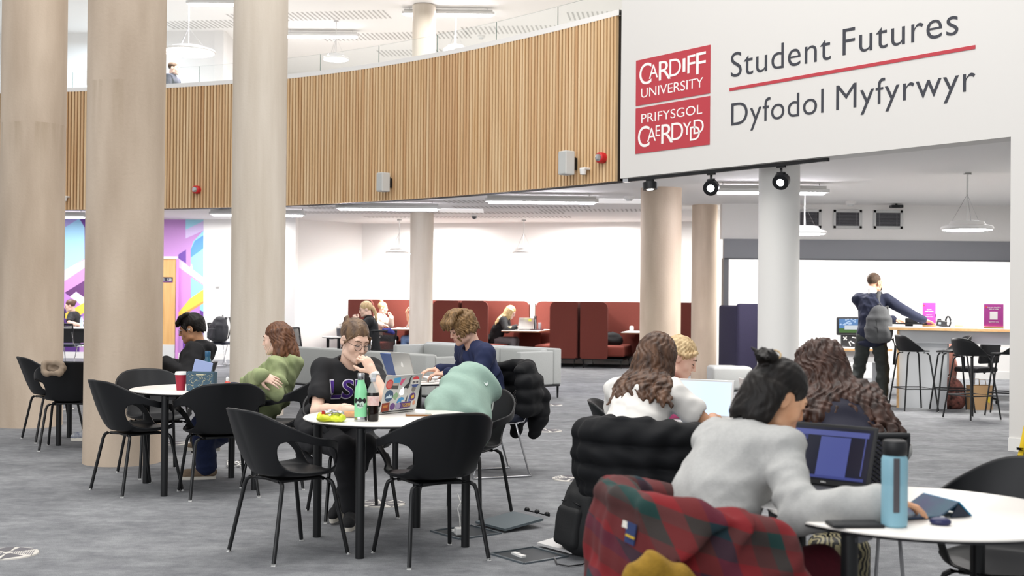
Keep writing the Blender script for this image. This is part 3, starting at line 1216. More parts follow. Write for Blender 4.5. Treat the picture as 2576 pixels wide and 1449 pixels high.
# ------------------------------------------------------------ round tables
def make_table(dia=1.0):
    t = thing('round_table', 'x', 'table')
    r = dia / 2
    MB().lathe([(0.001, .722), (r - .004, .722), (r, .719), (r, .714)], (0, 0, 0), 72, cap=False).build('tabletop', m_tabletop, t, smooth=True)
    MB().lathe([(r, .7138), (r - .003, .706), (r - .03, .700), (0.001, .700)], (0, 0, 0), 72, cap=False).build('edge_band', m_tabedge, t, smooth=True)
    for k in range(4):
        a = math.pi / 2 * k + math.pi / 4
        x, y = math.cos(a) * (r - .045), math.sin(a) * (r - .045)
        l = MB().lathe([(.024, 0), (.026, .60), (.026, .70)], (x, y, 0), 20).build('leg', m_leg, t, smooth=True)
        MB().box((x * .9, y * .9, .685), (.12, .05, .03), rotz(a), bevel=.008).build('bracket', m_grey_panel, l)
    mb = MB()
    for k in range(2):
        mb.box((0, 0, .688), (dia * .8, .04, .022), rotz(math.pi / 2 * k + math.pi / 4))
    mb.build('underframe', m_leg, t)
    return t


_tab = [None]


def table(c, ang, label, scale=None):
    if _tab[0] is None:
        t = _tab[0] = make_table()
        t.location = (c[0], c[1], 0)
        t.rotation_euler = (0, 0, R(ang))
        tag(t, label, group='round white tables')
        return t
    return dup(_tab[0], (c[0], c[1], 0), R(ang), label, 'round white tables')


T_FRONT, T_LEFT, T_NAVY, T_NEAR, T_WHITE, T_FARL, T_BACK = (-.69, 6.88), (-2.29, 8.80), (-.86, 9.95), (1.36, 3.97), (1.22, 6.92), (-3.95, 11.47), (-2.75, 20.5)
table(T_FRONT, 30, 'round white table in front with the stickered laptop, green bottle and yellow wrapper')
table(T_LEFT, 28, 'round white table carrying the blue lunch bag, beside the second column')
table(T_NAVY, 38, 'round white table where the person in the navy top types on a silver laptop')
table(T_NEAR, 0, 'large white round table nearest the camera with the blue water bottle')
table(T_WHITE, 20, 'round white table behind the person in the white tee, mostly hidden')
table(T_FARL, 12, 'round table behind the second column, between the two far left armchairs')
table(T_BACK, 25, 'round white table far back in front of the first red booth')


# ------------------------------------------------------------ sled base chairs with net backs
m_net = M('net_back_black', '1A1B1E', 0.5)
m_navyseat = M('seat_navy', '232838', 0.7)


def make_sled():
    t = thing('sled_chair', 'x', 'chair')
    mb = MB()
    rows = []
    n = 17
    for i in range(n):
        z = 0.52 + 0.33 * i / (n - 1)
        row = []
        for j in range(n):
            u = (j / (n - 1) - .5)
            w = 0.42 + 0.03 * i / (n - 1)
            row.append((u * w, -0.20 - 0.06 * i / (n - 1) + 0.10 * u * u, z))
        rows.append(row)
    mb.grid(rows)
    bmesh.ops.poke(mb.bm, faces=mb.bm.faces[:])
    es = [e for e in mb.bm.edges if len(e.verts[0].link_edges) == 8 and len(e.verts[1].link_edges) == 8]
    bmesh.ops.dissolve_edges(mb.bm, edges=es, use_verts=False)
    o = mb.build('back_net', m_net, t)
    w = o.modifiers.new('net', 'WIREFRAME')
    w.thickness, w.use_even_offset = 0.011, False
    # frame round the net
    edge = [rows[0][j] for j in range(n)] + [rows[i][-1] for i in range(1, n)] + [rows[-1][j] for j in range(n - 2, -1, -1)] + [rows[i][0] for i in range(n - 2, -1, -1)]
    MB().tube(edge, 0.014, 8).build('back_frame', m_net, t, smooth='all')
    MB().box((0, 0.0, 0.45), (0.44, 0.43, 0.05), bevel=0.02, seg=3).build('seat', m_navyseat, t, smooth=True)
    for sx in (-1, 1):
        x = sx * 0.235
        MB().tube([(sx * .215, -.23, .70), (sx * .22, -.20, .50), (x, -.17, .44), (x, -.10, .43), (x, -.22, .03), (x, -.24, .012), (x, -.20, .009), (x, .22, .009), (x, .25, .012), (x, .24, .04), (x, .17, .42), (x, .12, .43), (x, -.1, .43)], 0.0085, 8).build('sled_leg', m_chrome, t, smooth='all')
    MB().tube([(-.235, -.12, .425), (.235, -.12, .425)], .008, 8).tube([(-.235, .12, .425), (.235, .12, .425)], .008, 8).build('crossbar', m_chrome, t)
    return t


_sled = [None]


def sled(c, d, label):
    a = math.atan2(d[1], d[0]) - math.pi / 2
    if _sled[0] is None:
        t = _sled[0] = make_sled()
        t.location = (c[0], c[1], 0)
        t.rotation_euler = (0, 0, a)
        return tag(t, label, group='net backed sled chairs')
    return dup(_sled[0], (c[0], c[1], 0), a, label, 'net backed sled chairs')


sled((-2.22, 19.95), (-.45, .89), 'net backed black chair turned away, under the far person with clasped hands')
sled((-3.62, 20.9), (.95, -.3), 'net backed black chair at the left end of the far round table')
sled((-3.95, 20.2), (.9, .5), 'net backed black chair left of the far round table, behind the brown hair')
sled((-8.30, 22.4), (.25, .97), 'net backed chair with navy seat at the mural table, between the first two columns')
ch_pack = sled((-5.78, 24.0), (.9, -.44), 'net backed chair by the white wall with the black backpack hanging on it')
ch_navy = sled((-.14, 9.56), (-.93, -.36), 'black net backed sled chair carrying the person in the navy top')
ch_curl = sled((1.44, 5.24), (0, 1), 'black sled base chair under the person with long dark curls')


# ------------------------------------------------------------ bar stools
def make_stool():
    t = thing('bar_stool', 'x', 'stool')
    ka = np.array([0, 40, 75, 105, 140, 180.0])
    kh = np.array([.985, .96, .86, .785, .77, .762])
    mb = MB()
    rows = []
    for i in range(1, 19):
        q = i / 18
        row = []
        for j in range(64):
            ph = -180 + 360 * j / 64
            a = R(ph)
            h = float(smoothed(ka, kh, np.array([abs(ph)]))[0])
            rs = .185
            if q < .62:
                rr, z = rs * q / .62, .762 + .008 * (q / .62) ** 2
            else:
                s_ = (q - .62) / .38
                k_ = max(0, min(1, (105 - abs(ph)) / 60))
                rr, z = rs + .035 * k_ * (1 - (1 - s_) ** 2) + .012 * s_, .770 + (h - .770) * s_ ** 1.2
            row.append((rr * math.sin(a) * 1.08, -rr * math.cos(a), z))
        rows.append(row)
    mb.grid(rows, closed=True)
    mb.bm.verts.ensure_lookup_table()
    mb.bm.faces.new(list(reversed(mb.bm.verts[:64])))
    o = mb.build('seat_shell', m_shell, t, smooth='all')
    s_ = o.modifiers.new('solid', 'SOLIDIFY')
    s_.thickness = .012
    for sx in (-1, 1):
        for sy in (-1, 1):
            l = MB().tube([(sx * .09, sy * .10, .752), (sx * .13, sy * .13, .748), (sx * .148, sy * .148, .72), (sx * .232, sy * .232, .006)], .0105, 10).build('leg', m_leg, t, smooth=True)
            MB().tube([(sx * .2325, sy * .2325, .010), (sx * .233, sy * .233, 0)], .012, 10).build('glide', m_glide, l)
    q = .148 + (.232 - .148) * (.72 - .29) / .714
    MB().tube([(-q, q, .29), (q, q, .29), (q, -q, .29), (-q, -q, .29), (-q, q, .29)], .008, 8).build('footrest', m_leg, t)
    return t


st = make_stool()
for k, (c, a, lb) in enumerate((((5.24, 15.55), R(-82), 'black bar stool directly right of the standing person'), ((5.70, 15.42), R(82), 'second bar stool from the standing person, its back to the right'),
                                ((5.58, 14.45), R(-68), 'bar stool standing nearest, in front of the paper carrier bag'), ((6.22, 14.95), R(60), 'bar stool furthest right, cut off by the white wall edge'))):
    if k == 0:
        st.location = (*c, 0)
        st.rotation_euler = (0, 0, a)
        tag(st, lb, group='bar stools at the counter')
    else:
        dup(st, (*c, 0), a, lb, 'bar stools at the counter')

# ------------------------------------------------------------ the counter and the low desk
m_ctop = M('counter_white', 'EFEEEC', 0.4)
m_cside = M('counter_side', 'CDD0D3', 0.5)
m_woodedge = M('oak_edge', 'C79B67', 0.5, color2='D8B482', vscale=6, stretch=(1, 8, 8))
ca, cb = Vector((5.20, 16.24, 0)), Vector((8.3, 14.95, 0))
cd = (cb - ca).normalized()
cn = Vector((cd.y, -cd.x, 0))
cr = rot_axes(cd, -cn, UP)
L_ = (cb - ca).length
t = thing('service_counter', 'high white service counter with oak edge that the standing person leans on', 'counter', (ca + cb) / 2)
MB().box((0, 0, 1.075), (L_ + .1, .72, .012), cr).build('countertop', m_ctop, t)
MB().box((0, 0, 1.052), (L_ + .1, .72, .034), cr).build('wood_edge', m_woodedge, t)
MB().box((0, 0, .95), (L_ - .2, .60, .17), cr).build('apron', m_cside, t)
MB().box(-cd * (L_ / 2 - .40), (.60, .56, .93), cr).build('pedestal', m_cside, t).location = (0, 0, .465)
MB().box(-cd * (L_ / 2 - .085), (.03, .62, 1.03), cr).build('end_panel', m_woodedge, t).location = (0, 0, .515)
MB().box(cd * (L_ / 2 - .5), (.6, .56, .93), cr).build('pedestal', m_cside, t).location = (0, 0, .465)
t = thing('low_desk', 'low white desk with oak edge left of the standing person', 'desk', (4.75, 17.75, 0))
MB().box((.05, 0, .728), (1.5, .75, .012)).build('desktop', m_ctop, t)
MB().box((.05, 0, .705), (1.5, .75, .034)).build('wood_edge', m_woodedge, t)
MB().box((.05, .05, .60), (1.36, .62, .17)).build('apron', m_cside, t)
MB().box((.75, .05, .34), (.05, .6, .68)).build('end_panel', m_cside, t)
MB().box((-.62, .05, .34), (.05, .6, .68)).build('end_panel', m_cside, t)
t = thing('office_desk', 'white desk behind the counter above the office chair', 'desk', (7.0, 17.6, 0))
MB().box((0, 0, .725), (2.0, .8, .03)).build('desktop', m_ctop, t)
for sx in (-1, 1):
    MB().box((sx * .95, 0, .355), (.05, .7, .71)).build('leg', m_cside, t)

# office chair
m_mesh = M('office_black', '1C1D21', 0.6)
t = thing('office_chair', 'black swivel office chair behind the counter stools', 'chair', (6.45, 16.65, 0), R(35))
MB().box((0, 0, .48), (.48, .46, .07), bevel=.03, seg=3).build('seat', m_mesh, t, smooth=True)
MB().box((0, -.26, .80), (.44, .05, .46), Matrix.Rotation(R(8), 3, 'X'), bevel=.02, seg=3).tube([(0, -.16, .44), (0, -.27, .5), (0, -.28, .7)], .02).build('backrest', m_mesh, t, smooth=True)
MB().tube([(0, 0, .10), (0, 0, .45)], .028, 14).build('gas_lift', m_chrome, t)
for k in range(5):
    a = k * 2 * math.pi / 5 + .3
    l = MB().tube([(0, 0, .13), (math.cos(a) * .16, math.sin(a) * .16, .105), (math.cos(a) * .31, math.sin(a) * .31, .075)], [.03, .022, .014]).build('base_spoke', m_mesh, t)
    MB().lathe([(.03, -.012), (.032, 0), (.03, .012)], (math.cos(a) * .31, math.sin(a) * .31, .032), 16, Matrix.Rotation(math.pi / 2, 3, 'X') @ rotz(0)).build('caster', m_black, l)
for sx in (-1, 1):
    MB().tube([(sx * .22, -.05, .48), (sx * .29, -.05, .5), (sx * .30, -.05, .66), (sx * .29, .12, .68)], .016).build('armrest', m_mesh, t)

# ------------------------------------------------------------ grey lounge sofas
m_sofa = M('sofa_grey', 'A9ABA9', 0.9, var=0.06, vscale=120, bump=0.2, bscale=400)
m_sofa_d = M('sofa_piping', '86888A', 0.9)


def sofa(corner, d, length, label, depth=.80, flip=1):
    """corner: near end of the back; d: facing; the length runs to the left of d when flip=1"""
    d = Vector((*d, 0)).normalized()
    u = Vector((-d.y, d.x, 0)) * flip
    c = Vector((*corner, 0))
    t = thing('lounge_sofa', label, 'sofa', c, 0, 'grey lounge sofas')
    rt = rot_axes(u, d, UP)
    if flip < 0:
        rt = rot_axes(-u, d, UP)

    def bx(a0, a1, d0, d1, z0, z1, name, bev=.03, m=m_sofa, par=t):
        return MB().box(u * ((a0 + a1) / 2) + d * ((d0 + d1) / 2) + UP * ((z0 + z1) / 2), (a1 - a0, d1 - d0, z1 - z0), rt, bevel=bev, seg=3).build(name, m, par, smooth=True)
    bx(0, length, 0, .16, .19, .70, 'backrest', .025)
    bx(0, .10, .16, depth, .19, .665, 'armrest', .02)
    bx(length - .10, length, .16, depth, .19, .665, 'armrest', .02)
    bx(.10, length - .10, .14, depth, .19, .33, 'seat_base', .02)
    n = 3
    w = (length - .2) / n
    for k in range(n):
        bx(.105 + k * w, .095 + (k + 1) * w, .28, depth + .01, .33, .43, 'seat_cushion', .035)
        bx(.105 + k * w, .095 + (k + 1) * w, .15, .30, .42, .69, 'back_cushion', .045)
    bx(.0, length, .03, depth - .03, .165, .19, 'base_rail', .005, m_black)
    for a_ in (.03, length / 2, length - .03):
        for dd in (.05, depth - .05):
            MB().tube([u * a_ + d * dd + UP * .17, u * a_ + d * dd + UP * .0], [.018, .012], 10).build('leg', m_black, t)
    return t


sofa((.72, 17.0), (-.74, -.67), 2.95, 'pale grey lounge sofa facing the camera, its arm end towards the open floor', flip=-1)
sofa((-1.05, 14.75), (.70, .71), 2.95, 'pale grey lounge sofa seen from behind, left of the person in the navy top', flip=1)

# ------------------------------------------------------------ red high backed booths
m_red = M('booth_red', '6C3229', 0.9, var=0.07, vscale=90, bump=0.25, bscale=350)
m_red_l = M('booth_red_seat', '7C392E', 0.9, var=0.07, vscale=90, bump=0.25, bscale=350)
bu = Vector((1, -.215, 0)).normalized()      # along the row
bv = Vector((.215, 1, 0)).normalized()       # away from the camera
B0 = Vector((1.36, 24.35, 0))


def round_panel(mb, o, ux, w, h, z0, thick, r_left, r_right, nd):
    """upright panel with rounded upper corners, outline in ux/UP"""
    pts = []
    def corner(cx, cz, r, a0, a1):
        for k in range(7):
            a = a0 + (a1 - a0) * k / 6
            pts.append(o + ux * (cx + r * math.cos(a)) + UP * (cz + r * math.sin(a)))
    rb = 0.05
    corner(rb, z0 + rb, rb, math.pi, 1.5 * math.pi)
    corner(w - rb, z0 + rb, rb, 1.5 * math.pi, 2 * math.pi)
    corner(w - r_right, z0 + h - r_right, r_right, 0, math.pi / 2)
    corner(r_left, z0 + h - r_left, r_left, math.pi / 2, math.pi)
    mb.prism(pts, nd * thick)


def booth_sofa(o, side, label):
    """o: front corner at the outside back; side=+1 seat opens to the right along bu"""
    t = thing('booth_sofa', label, 'booth seat', o, 0, 'red high backed booth seats')
    ux = bu * side
    Dp = 1.46
    z0, h = .19, 1.16
    mb = MB()
    round_panel(mb, Vector((0, 0, 0)) + bv * .04, bv, Dp - .04, h, z0, .06, .03, .03, ux)
    mb.build('back_panel', m_red, t)
    mb = MB()
    round_panel(mb, ux * .012, ux, .56, h, z0, .055, .03, .13, bv)
    mb.build('front_wing', m_red, t)
    mb = MB()
    round_panel(mb, ux * .012 + bv * Dp, ux, 1.14, h, z0, .055, .03, .13, bv)
    mb.build('rear_wing', m_red, t)
    rt = rot_axes(ux, bv if side > 0 else bv, UP) if side > 0 else rot_axes(-ux, bv, UP)
    MB().box(ux * .49 + bv * (Dp / 2 + .03) + UP * .34, (.84, Dp - .12, .22), rt, bevel=.05, seg=4).build('seat', m_red_l, t, smooth=True)
    MB().box(ux * .14 + bv * (Dp / 2 + .03) + UP * .60, (.15, Dp - .16, .40), rt, bevel=.06, seg=4).build('back_cushion', m_red_l, t, smooth=True)
    MB().box(ux * .46 + bv * (Dp / 2) + UP * .175, (.86, Dp - .1, .03), rt).build('base_frame', m_black, t)
    for a_, b_ in ((.06, .06), (.06, Dp - .06), (.84, .06), (.84, Dp - .06)):
        MB().tube([ux * a_ + bv * b_ + UP * .17, ux * (a_ + .02) + bv * b_], [.018, .012], 8).build('leg', m_black, t)
    MB().tube([ux * 1.165 + bv * (Dp + .02) + UP * .0, ux * 1.165 + bv * (Dp + .02) + UP * 1.3], .014, 8).ell(ux * 1.165 + bv * Dp + UP * .88, (.04, .04, .04), None, 10, 8).build('link_post', m_chrome, t)
    return t


m_btop = M('booth_table_white', 'F3F1EE', 0.35)


def booth_table(o, label):
    t = thing('booth_table', label, 'table', o, 0, 'tables in the red booths')
    rt = rot_axes(bu, bv, UP)
    MB().box(UP * .732, (.80, 1.30, .012), rt, bevel=.004).build('tabletop', m_btop, t)
    MB().box(UP * .713, (.80, 1.30, .024), rt, bevel=.003).build('wood_edge', M('walnut_edge', '8B5A3C', 0.5), t)
    MB().box(UP * .35 + bv * .40, (.46, .06, .70), rt).build('support_panel', m_red, t)


W_B = 2.50
names = ['leftmost red booth', 'middle red booth', 'right red booth beside the wide column']
for k in range(3):
    o = B0 + bu * (W_B * (k - 2) + .03)
    q = ['the leftmost booth, behind the clasped hands', 'the middle booth, under the blonde person', 'the right booth, with the black bag on it'][k]
    booth_sofa(o, 1, 'red high backed sofa, left side of ' + q)
    q = ['the leftmost booth, right of the slim column', 'the middle booth, its wing hiding the table end', 'the right booth, between the wide and the narrow columns'][k]
    booth_sofa(o + bu * (W_B - .05), -1, 'red sofa at right of ' + q)
    booth_table(o + bu * (W_B / 2 - .02) + bv * .78, ['white booth table in the leftmost red booth with two open laptops', 'white booth table in the middle red booth with the silver laptop', 'white booth table in the right red booth, mostly behind the wide column'][k])

# dark blue high backed chair beside the white column
m_navyf = M('pod_navy', '1E1A33', 0.85, var=0.1, vscale=60)
c = P(1862, 940, 19.2)
t = thing('high_back_chair', 'dark purple high backed chair on oak legs behind the white column', 'chair', (c.x + .15, 19.2, 0), R(200))
MB().box((0, .26, .80), (.80, .10, 1.12), bevel=.05, seg=4).build('backrest', m_navyf, t, smooth=True)
for sx in (-1, 1):
    MB().box((sx * .36, -.02, .82), (.09, .58, 1.02), bevel=.04, seg=4).build('side_wing', m_navyf, t, smooth=True)
MB().box((0, -.04, .36), (.66, .6, .18), bevel=.05, seg=4).build('seat', m_navyf, t, smooth=True)
for sx in (-1, 1):
    for sy in (-1, 1):
        MB().tube([(sx * .28, sy * .22, .28), (sx * .36, sy * .28, 0)], [.026, .015], 10).build('leg', m_woodedge, t)
c = G(1842, 985)
t = thing('pouffe', 'low grey pouffe at the foot of the narrow column, half behind the dark bun', 'pouffe', (c.x, 19.6 - .9, 0))
MB().box((0, 0, .2), (.62, .6, .36), bevel=.05, seg=4).build('cushion', m_sofa, t, smooth=True)
for sx in (-1, 1):
    MB().tube([(sx * .22, -.2, .03), (sx * .22, -.2, 0)], .02).build('foot', m_black, t)
# ============================================================ smooth bodies: distance fields meshed with surface nets
def A3(v):
    return np.array(tuple(v), float)


class Field:
    def __init__(self):
        self.pr = []

    def cap(self, a, b, ra, rb=None, k=0.015, sub=False):
        a, b = A3(a), A3(b)
        rb = ra if rb is None else rb
        m = max(ra, rb)
        self.pr.append(('c', (a, b, ra, rb), np.minimum(a, b) - m, np.maximum(a, b) + m, k, sub))
        return self

    def chain(self, pts, rs, k=0.012):
        for i in range(len(pts) - 1):
            self.cap(pts[i], pts[i + 1], rs[i], rs[i + 1], k)
        return self

    def ell(self, c, r, rot=None, k=0.015, sub=False):
        c, r = A3(c), A3(r)
        Rm = np.eye(3) if rot is None else np.array(rot, float)
        ext = np.sqrt(((Rm * r[None, :]) ** 2).sum(1))
        self.pr.append(('e', (c, r, Rm), c - ext, c + ext, k, sub))
        return self

    def sph(self, c, r, k=0.015, sub=False):
        return self.ell(c, (r, r, r), None, k, sub)

    def box(self, c, h, rot=None, rd=0.01, k=0.01, sub=False):
        """h: half sizes"""
        c, h = A3(c), A3(h)
        Rm = np.eye(3) if rot is None else np.array(rot, float)
        ext = (np.abs(Rm) * h[None, :]).sum(1)
        self.pr.append(('b', (c, h, Rm, rd), c - ext, c + ext, k, sub))
        return self

    @staticmethod
    def dist(kind, p, X):
        if kind == 'c':
            a, b, ra, rb = p
            ba = b - a
            L2 = max(1e-12, float(ba @ ba))
            t = np.clip(((X - a) @ ba) / L2, 0, 1)
            return np.sqrt(((X - a - t[..., None] * ba) ** 2).sum(-1)) - (ra + (rb - ra) * t)
        if kind == 'e':
            c, r, Rm = p
            q = (X - c) @ Rm
            k0 = np.sqrt(((q / r) ** 2).sum(-1))
            k1 = np.sqrt(((q / (r * r)) ** 2).sum(-1)) + 1e-9
            return np.where(k0 < 1e-6, -r.min(), k0 * (k0 - 1) / k1)
        c, h, Rm, rd = p
        q = np.abs((X - c) @ Rm) - (h - rd)
        return np.sqrt((np.maximum(q, 0) ** 2).sum(-1)) + np.minimum(q.max(-1), 0) - rd

    def mesh(self, name, h=0.006, disp=None, smooth=1, clip=None):
        lo = np.min([p[2] for p in self.pr if not p[5]], 0) - 4 * h - 0.02
        hi = np.max([p[3] for p in self.pr if not p[5]], 0) + 4 * h + 0.02
        n = np.ceil((hi - lo) / h).astype(int) + 1
        D = np.full(n, 0.5, np.float32)
        ax = [lo[i] + h * np.arange(n[i]) for i in range(3)]
        for kind, p, l, u, k, sub in self.pr:
            m = k + 3 * h + 0.004
            i0 = np.maximum(0, np.floor((l - m - lo) / h).astype(int))
            i1 = np.minimum(n, np.ceil((u + m - lo) / h).astype(int) + 1)
            if np.any(i1 <= i0):
                continue
            X = np.stack(np.meshgrid(*[ax[i][i0[i]:i1[i]] for i in range(3)], indexing='ij'), -1)
            d = self.dist(kind, p, X)
            sl = tuple(slice(i0[i], i1[i]) for i in range(3))
            c = D[sl]
            if sub:
                d = -d
                hh = np.clip(0.5 - 0.5 * (c - d) / max(k, 1e-6), 0, 1) if k > 0 else (d > c).astype(float)
                D[sl] = c * (1 - hh) + d * hh + k * hh * (1 - hh)
            else:
                hh = np.clip(0.5 + 0.5 * (c - d) / max(k, 1e-6), 0, 1)
                D[sl] = c * (1 - hh) + d * hh - k * hh * (1 - hh)
        if disp is not None:
            idx = np.argwhere(np.abs(D) < 6 * h + 0.02)
            X = lo + idx * h
            D[tuple(idx.T)] += disp(X)
        if clip is not None:
            idx = np.argwhere(np.abs(D) < 8 * h)
            X = lo + idx * h
            D[tuple(idx.T)] = np.maximum(D[tuple(idx.T)], clip(X))
        return nets(name, D, lo, h, smooth)


def nets(name, D, lo, h, smooth=1):
    ins = D < 0
    cnt = np.zeros(np.array(D.shape) - 1, np.int8)
    offs = [(i, j, k) for i in (0, 1) for j in (0, 1) for k in (0, 1)]
    nx, ny, nz = cnt.shape
    for i, j, k in offs:
        cnt += ins[i:i + nx, j:j + ny, k:k + nz]
    act = (cnt > 0) & (cnt < 8)
    cells = np.argwhere(act)
    me = bpy.data.meshes.new(name)
    if len(cells) == 0:
        return me
    ids = np.full(cnt.shape, -1, np.int64)
    ids[act] = np.arange(len(cells))
    acc_ = np.zeros((len(cells), 3))
    num = np.zeros(len(cells))
    for a in range(8):
        for ax in range(3):
            oa = offs[a]
            if oa[ax]:
                continue
            ob = list(oa)
            ob[ax] = 1
            da = D[cells[:, 0] + oa[0], cells[:, 1] + oa[1], cells[:, 2] + oa[2]]
            db = D[cells[:, 0] + ob[0], cells[:, 1] + ob[1], cells[:, 2] + ob[2]]
            m = (da < 0) != (db < 0)
            t = np.where(m, da / np.where(m, da - db, 1), 0)
            pos = np.repeat(np.array(oa, float)[None], len(cells), 0)
            pos[:, ax] += t
            acc_[m] += pos[m]
            num += m
    V = lo + (cells + acc_ / np.maximum(num, 1)[:, None]) * h
    quads = []
    for ax in range(3):
        b, c = (ax + 1) % 3, (ax + 2) % 3
        sh = list(D.shape)
        s0 = [slice(1, -1)] * 3
        s1 = [slice(1, -1)] * 3
        s0[ax] = slice(0, -1)
        s1[ax] = slice(1, None)
        i0, i1 = ins[tuple(s0)], ins[tuple(s1)]
        e = np.argwhere(i0 != i1)
        if len(e) == 0:
            continue
        flip = i0[tuple(e.T)]
        base = e.copy()
        for q in range(3):
            if q != ax:
                base[:, q] += 1
        def cid(db, dc):
            x = base.copy()
            x[:, b] -= db
            x[:, c] -= dc
            return ids[x[:, 0], x[:, 1], x[:, 2]]
        q = np.stack([cid(1, 1), cid(0, 1), cid(0, 0), cid(1, 0)], 1)
        q[~flip] = q[~flip][:, ::-1]
        quads.append(q)
    Q = np.concatenate(quads)
    Q = Q[(Q >= 0).all(1)]
    for _ in range(smooth):
        s = np.zeros_like(V)
        n = np.zeros(len(V))
        for a in range(4):
            i, j = Q[:, a], Q[:, (a + 1) % 4]
            np.add.at(s, i, V[j])
            np.add.at(n, i, 1)
            np.add.at(s, j, V[i])
            np.add.at(n, j, 1)
        V = V * 0.5 + 0.5 * s / np.maximum(n, 1)[:, None]
    me.vertices.add(len(V))
    me.vertices.foreach_set('co', V.astype(np.float32).ravel())
    me.loops.add(len(Q) * 4)
    me.loops.foreach_set('vertex_index', Q.astype(np.int32).ravel())
    me.polygons.add(len(Q))
    me.polygons.foreach_set('loop_start', np.arange(0, len(Q) * 4, 4, dtype=np.int32))
    me.polygons.foreach_set('loop_total', np.full(len(Q), 4, np.int32))
    me.update(calc_edges=True)
    me.validate()
    return me


def folds(amp, dirs, seed=0):
    """cloth creases: a few crossing waves with drifting phase"""
    rng = np.random.RandomState(seed)
    ws = [(A3(d) * f * .7, rng.rand() * 6.28, a) for d, f, a in dirs]
    g1, g2 = rng.randn(3) * 6, rng.randn(3) * 9

    def f(X):
        ph = 2.2 * np.sin(X @ g1) + 1.6 * np.sin(X @ g2 + 1)
        am = .35 + .65 * (.5 + .5 * np.sin(X @ g2 * .8 + 2)) * (.5 + .5 * np.sin(X @ g1 * 1.3))
        o = np.zeros(len(X))
        for w, p, a in ws:
            s = np.sin(X @ w + p + ph)
            o += a * (s - 0.6 * s * s)
        return amp * 1.15 * o * am
    return f


def put(name, fld, mat, parent, h=0.006, disp=None, smooth=1, clip=None, label=None):
    return link_mesh(name, fld.mesh(name, h, disp, smooth, clip), mat, parent, True, True, None, label)


# ------------------------------------------------------------ people
SKIN = {}


def skin_mat(c, c2):
    return M('skin_' + c, c, 0.5, color2=c2, vscale=9, bump=0.04, bscale=300)


def ik(a, b, l1, l2, pole):
    """middle joint of a two bone limb from a to b bending towards pole"""
    a, b, pole = Vector(a), Vector(b), Vector(pole)
    d = b - a
    L = d.length
    if L > (l1 + l2) * 0.999:
        b = a + d * ((l1 + l2) * 0.999 / L)
        d = b - a
        L = d.length
    u = d / L
    x = (l1 * l1 - l2 * l2 + L * L) / (2 * L)
    hgt = math.sqrt(max(0.0, l1 * l1 - x * x))
    p = pole - u * pole.dot(u)
    if p.length < 1e-5:
        p = Vector((0, 0, 1))
    p.normalize()
    return a + u * x + p * hgt, b


def head_field(F, c, fx, fy, fz, s=1.0, male=False, ears=True):
    """c: head centre; fx right, fy face direction, fz up"""
    Rm = np.array((tuple(fx), tuple(fy), tuple(fz))).T

    def L(x, y, z):
        return c + fx * (x * s) + fy * (y * s) + fz * (z * s)

    def e(p, r, k=.018, sub=False, rot=None):
        F.ell(L(*p), [q * s for q in r], Rm if rot is None else Rm @ rot, k * s, sub)
    e((0, -.016, .040), (.0755, .096, .085))
    e((0, .026, -.022), (.062, .066, .092), .03)
    e((0, .030, -.072), (.050 if not male else .055, .056, .036), .03)
    F.sph(L(0, .080, -.098), .0165 * s, .022 * s)
    for sx in (-1, 1):
        e((sx * .040, .062, -.030), (.024, .024, .026), .02)
        F.cap(L(sx * .052, .016, -.078), L(sx * .014, .078, -.100), .020 * s, .016 * s, .02 * s)
    F.cap(L(-.036, .080, .026), L(.036, .080, .026), .012 * s, .012 * s, .018 * s)
    for sx in (-1, 1):
        F.sph(L(sx * .031, .104, .008), .014 * s, .016 * s, True)
        e((sx * .031, .0815, .006), (.0155, .0125, .0115), .006)
    F.chain([L(0, .088, .018), L(0, .104, -.010), L(0, .1145, -.030)], [.0075 * s, .0085 * s, .0105 * s], .008 * s)
    for sx in (-1, 1):
        F.sph(L(sx * .0115, .100, -.034), .0085 * s, .008 * s)
    e((0, .088, -.062), (.028, .014, .018), .014)
    if ears:
        for sx in (-1, 1):
            q = np.array(Matrix.Rotation(sx * R(18), 3, 'Z') @ Matrix.Rotation(R(-8), 3, 'X'))
            e((sx * .0785, -.008, -.004), (.0095, .021, .033), .008, False, q)
            e((sx * .0855, -.002, .000), (.006, .011, .019), .005, True, q)
    return L


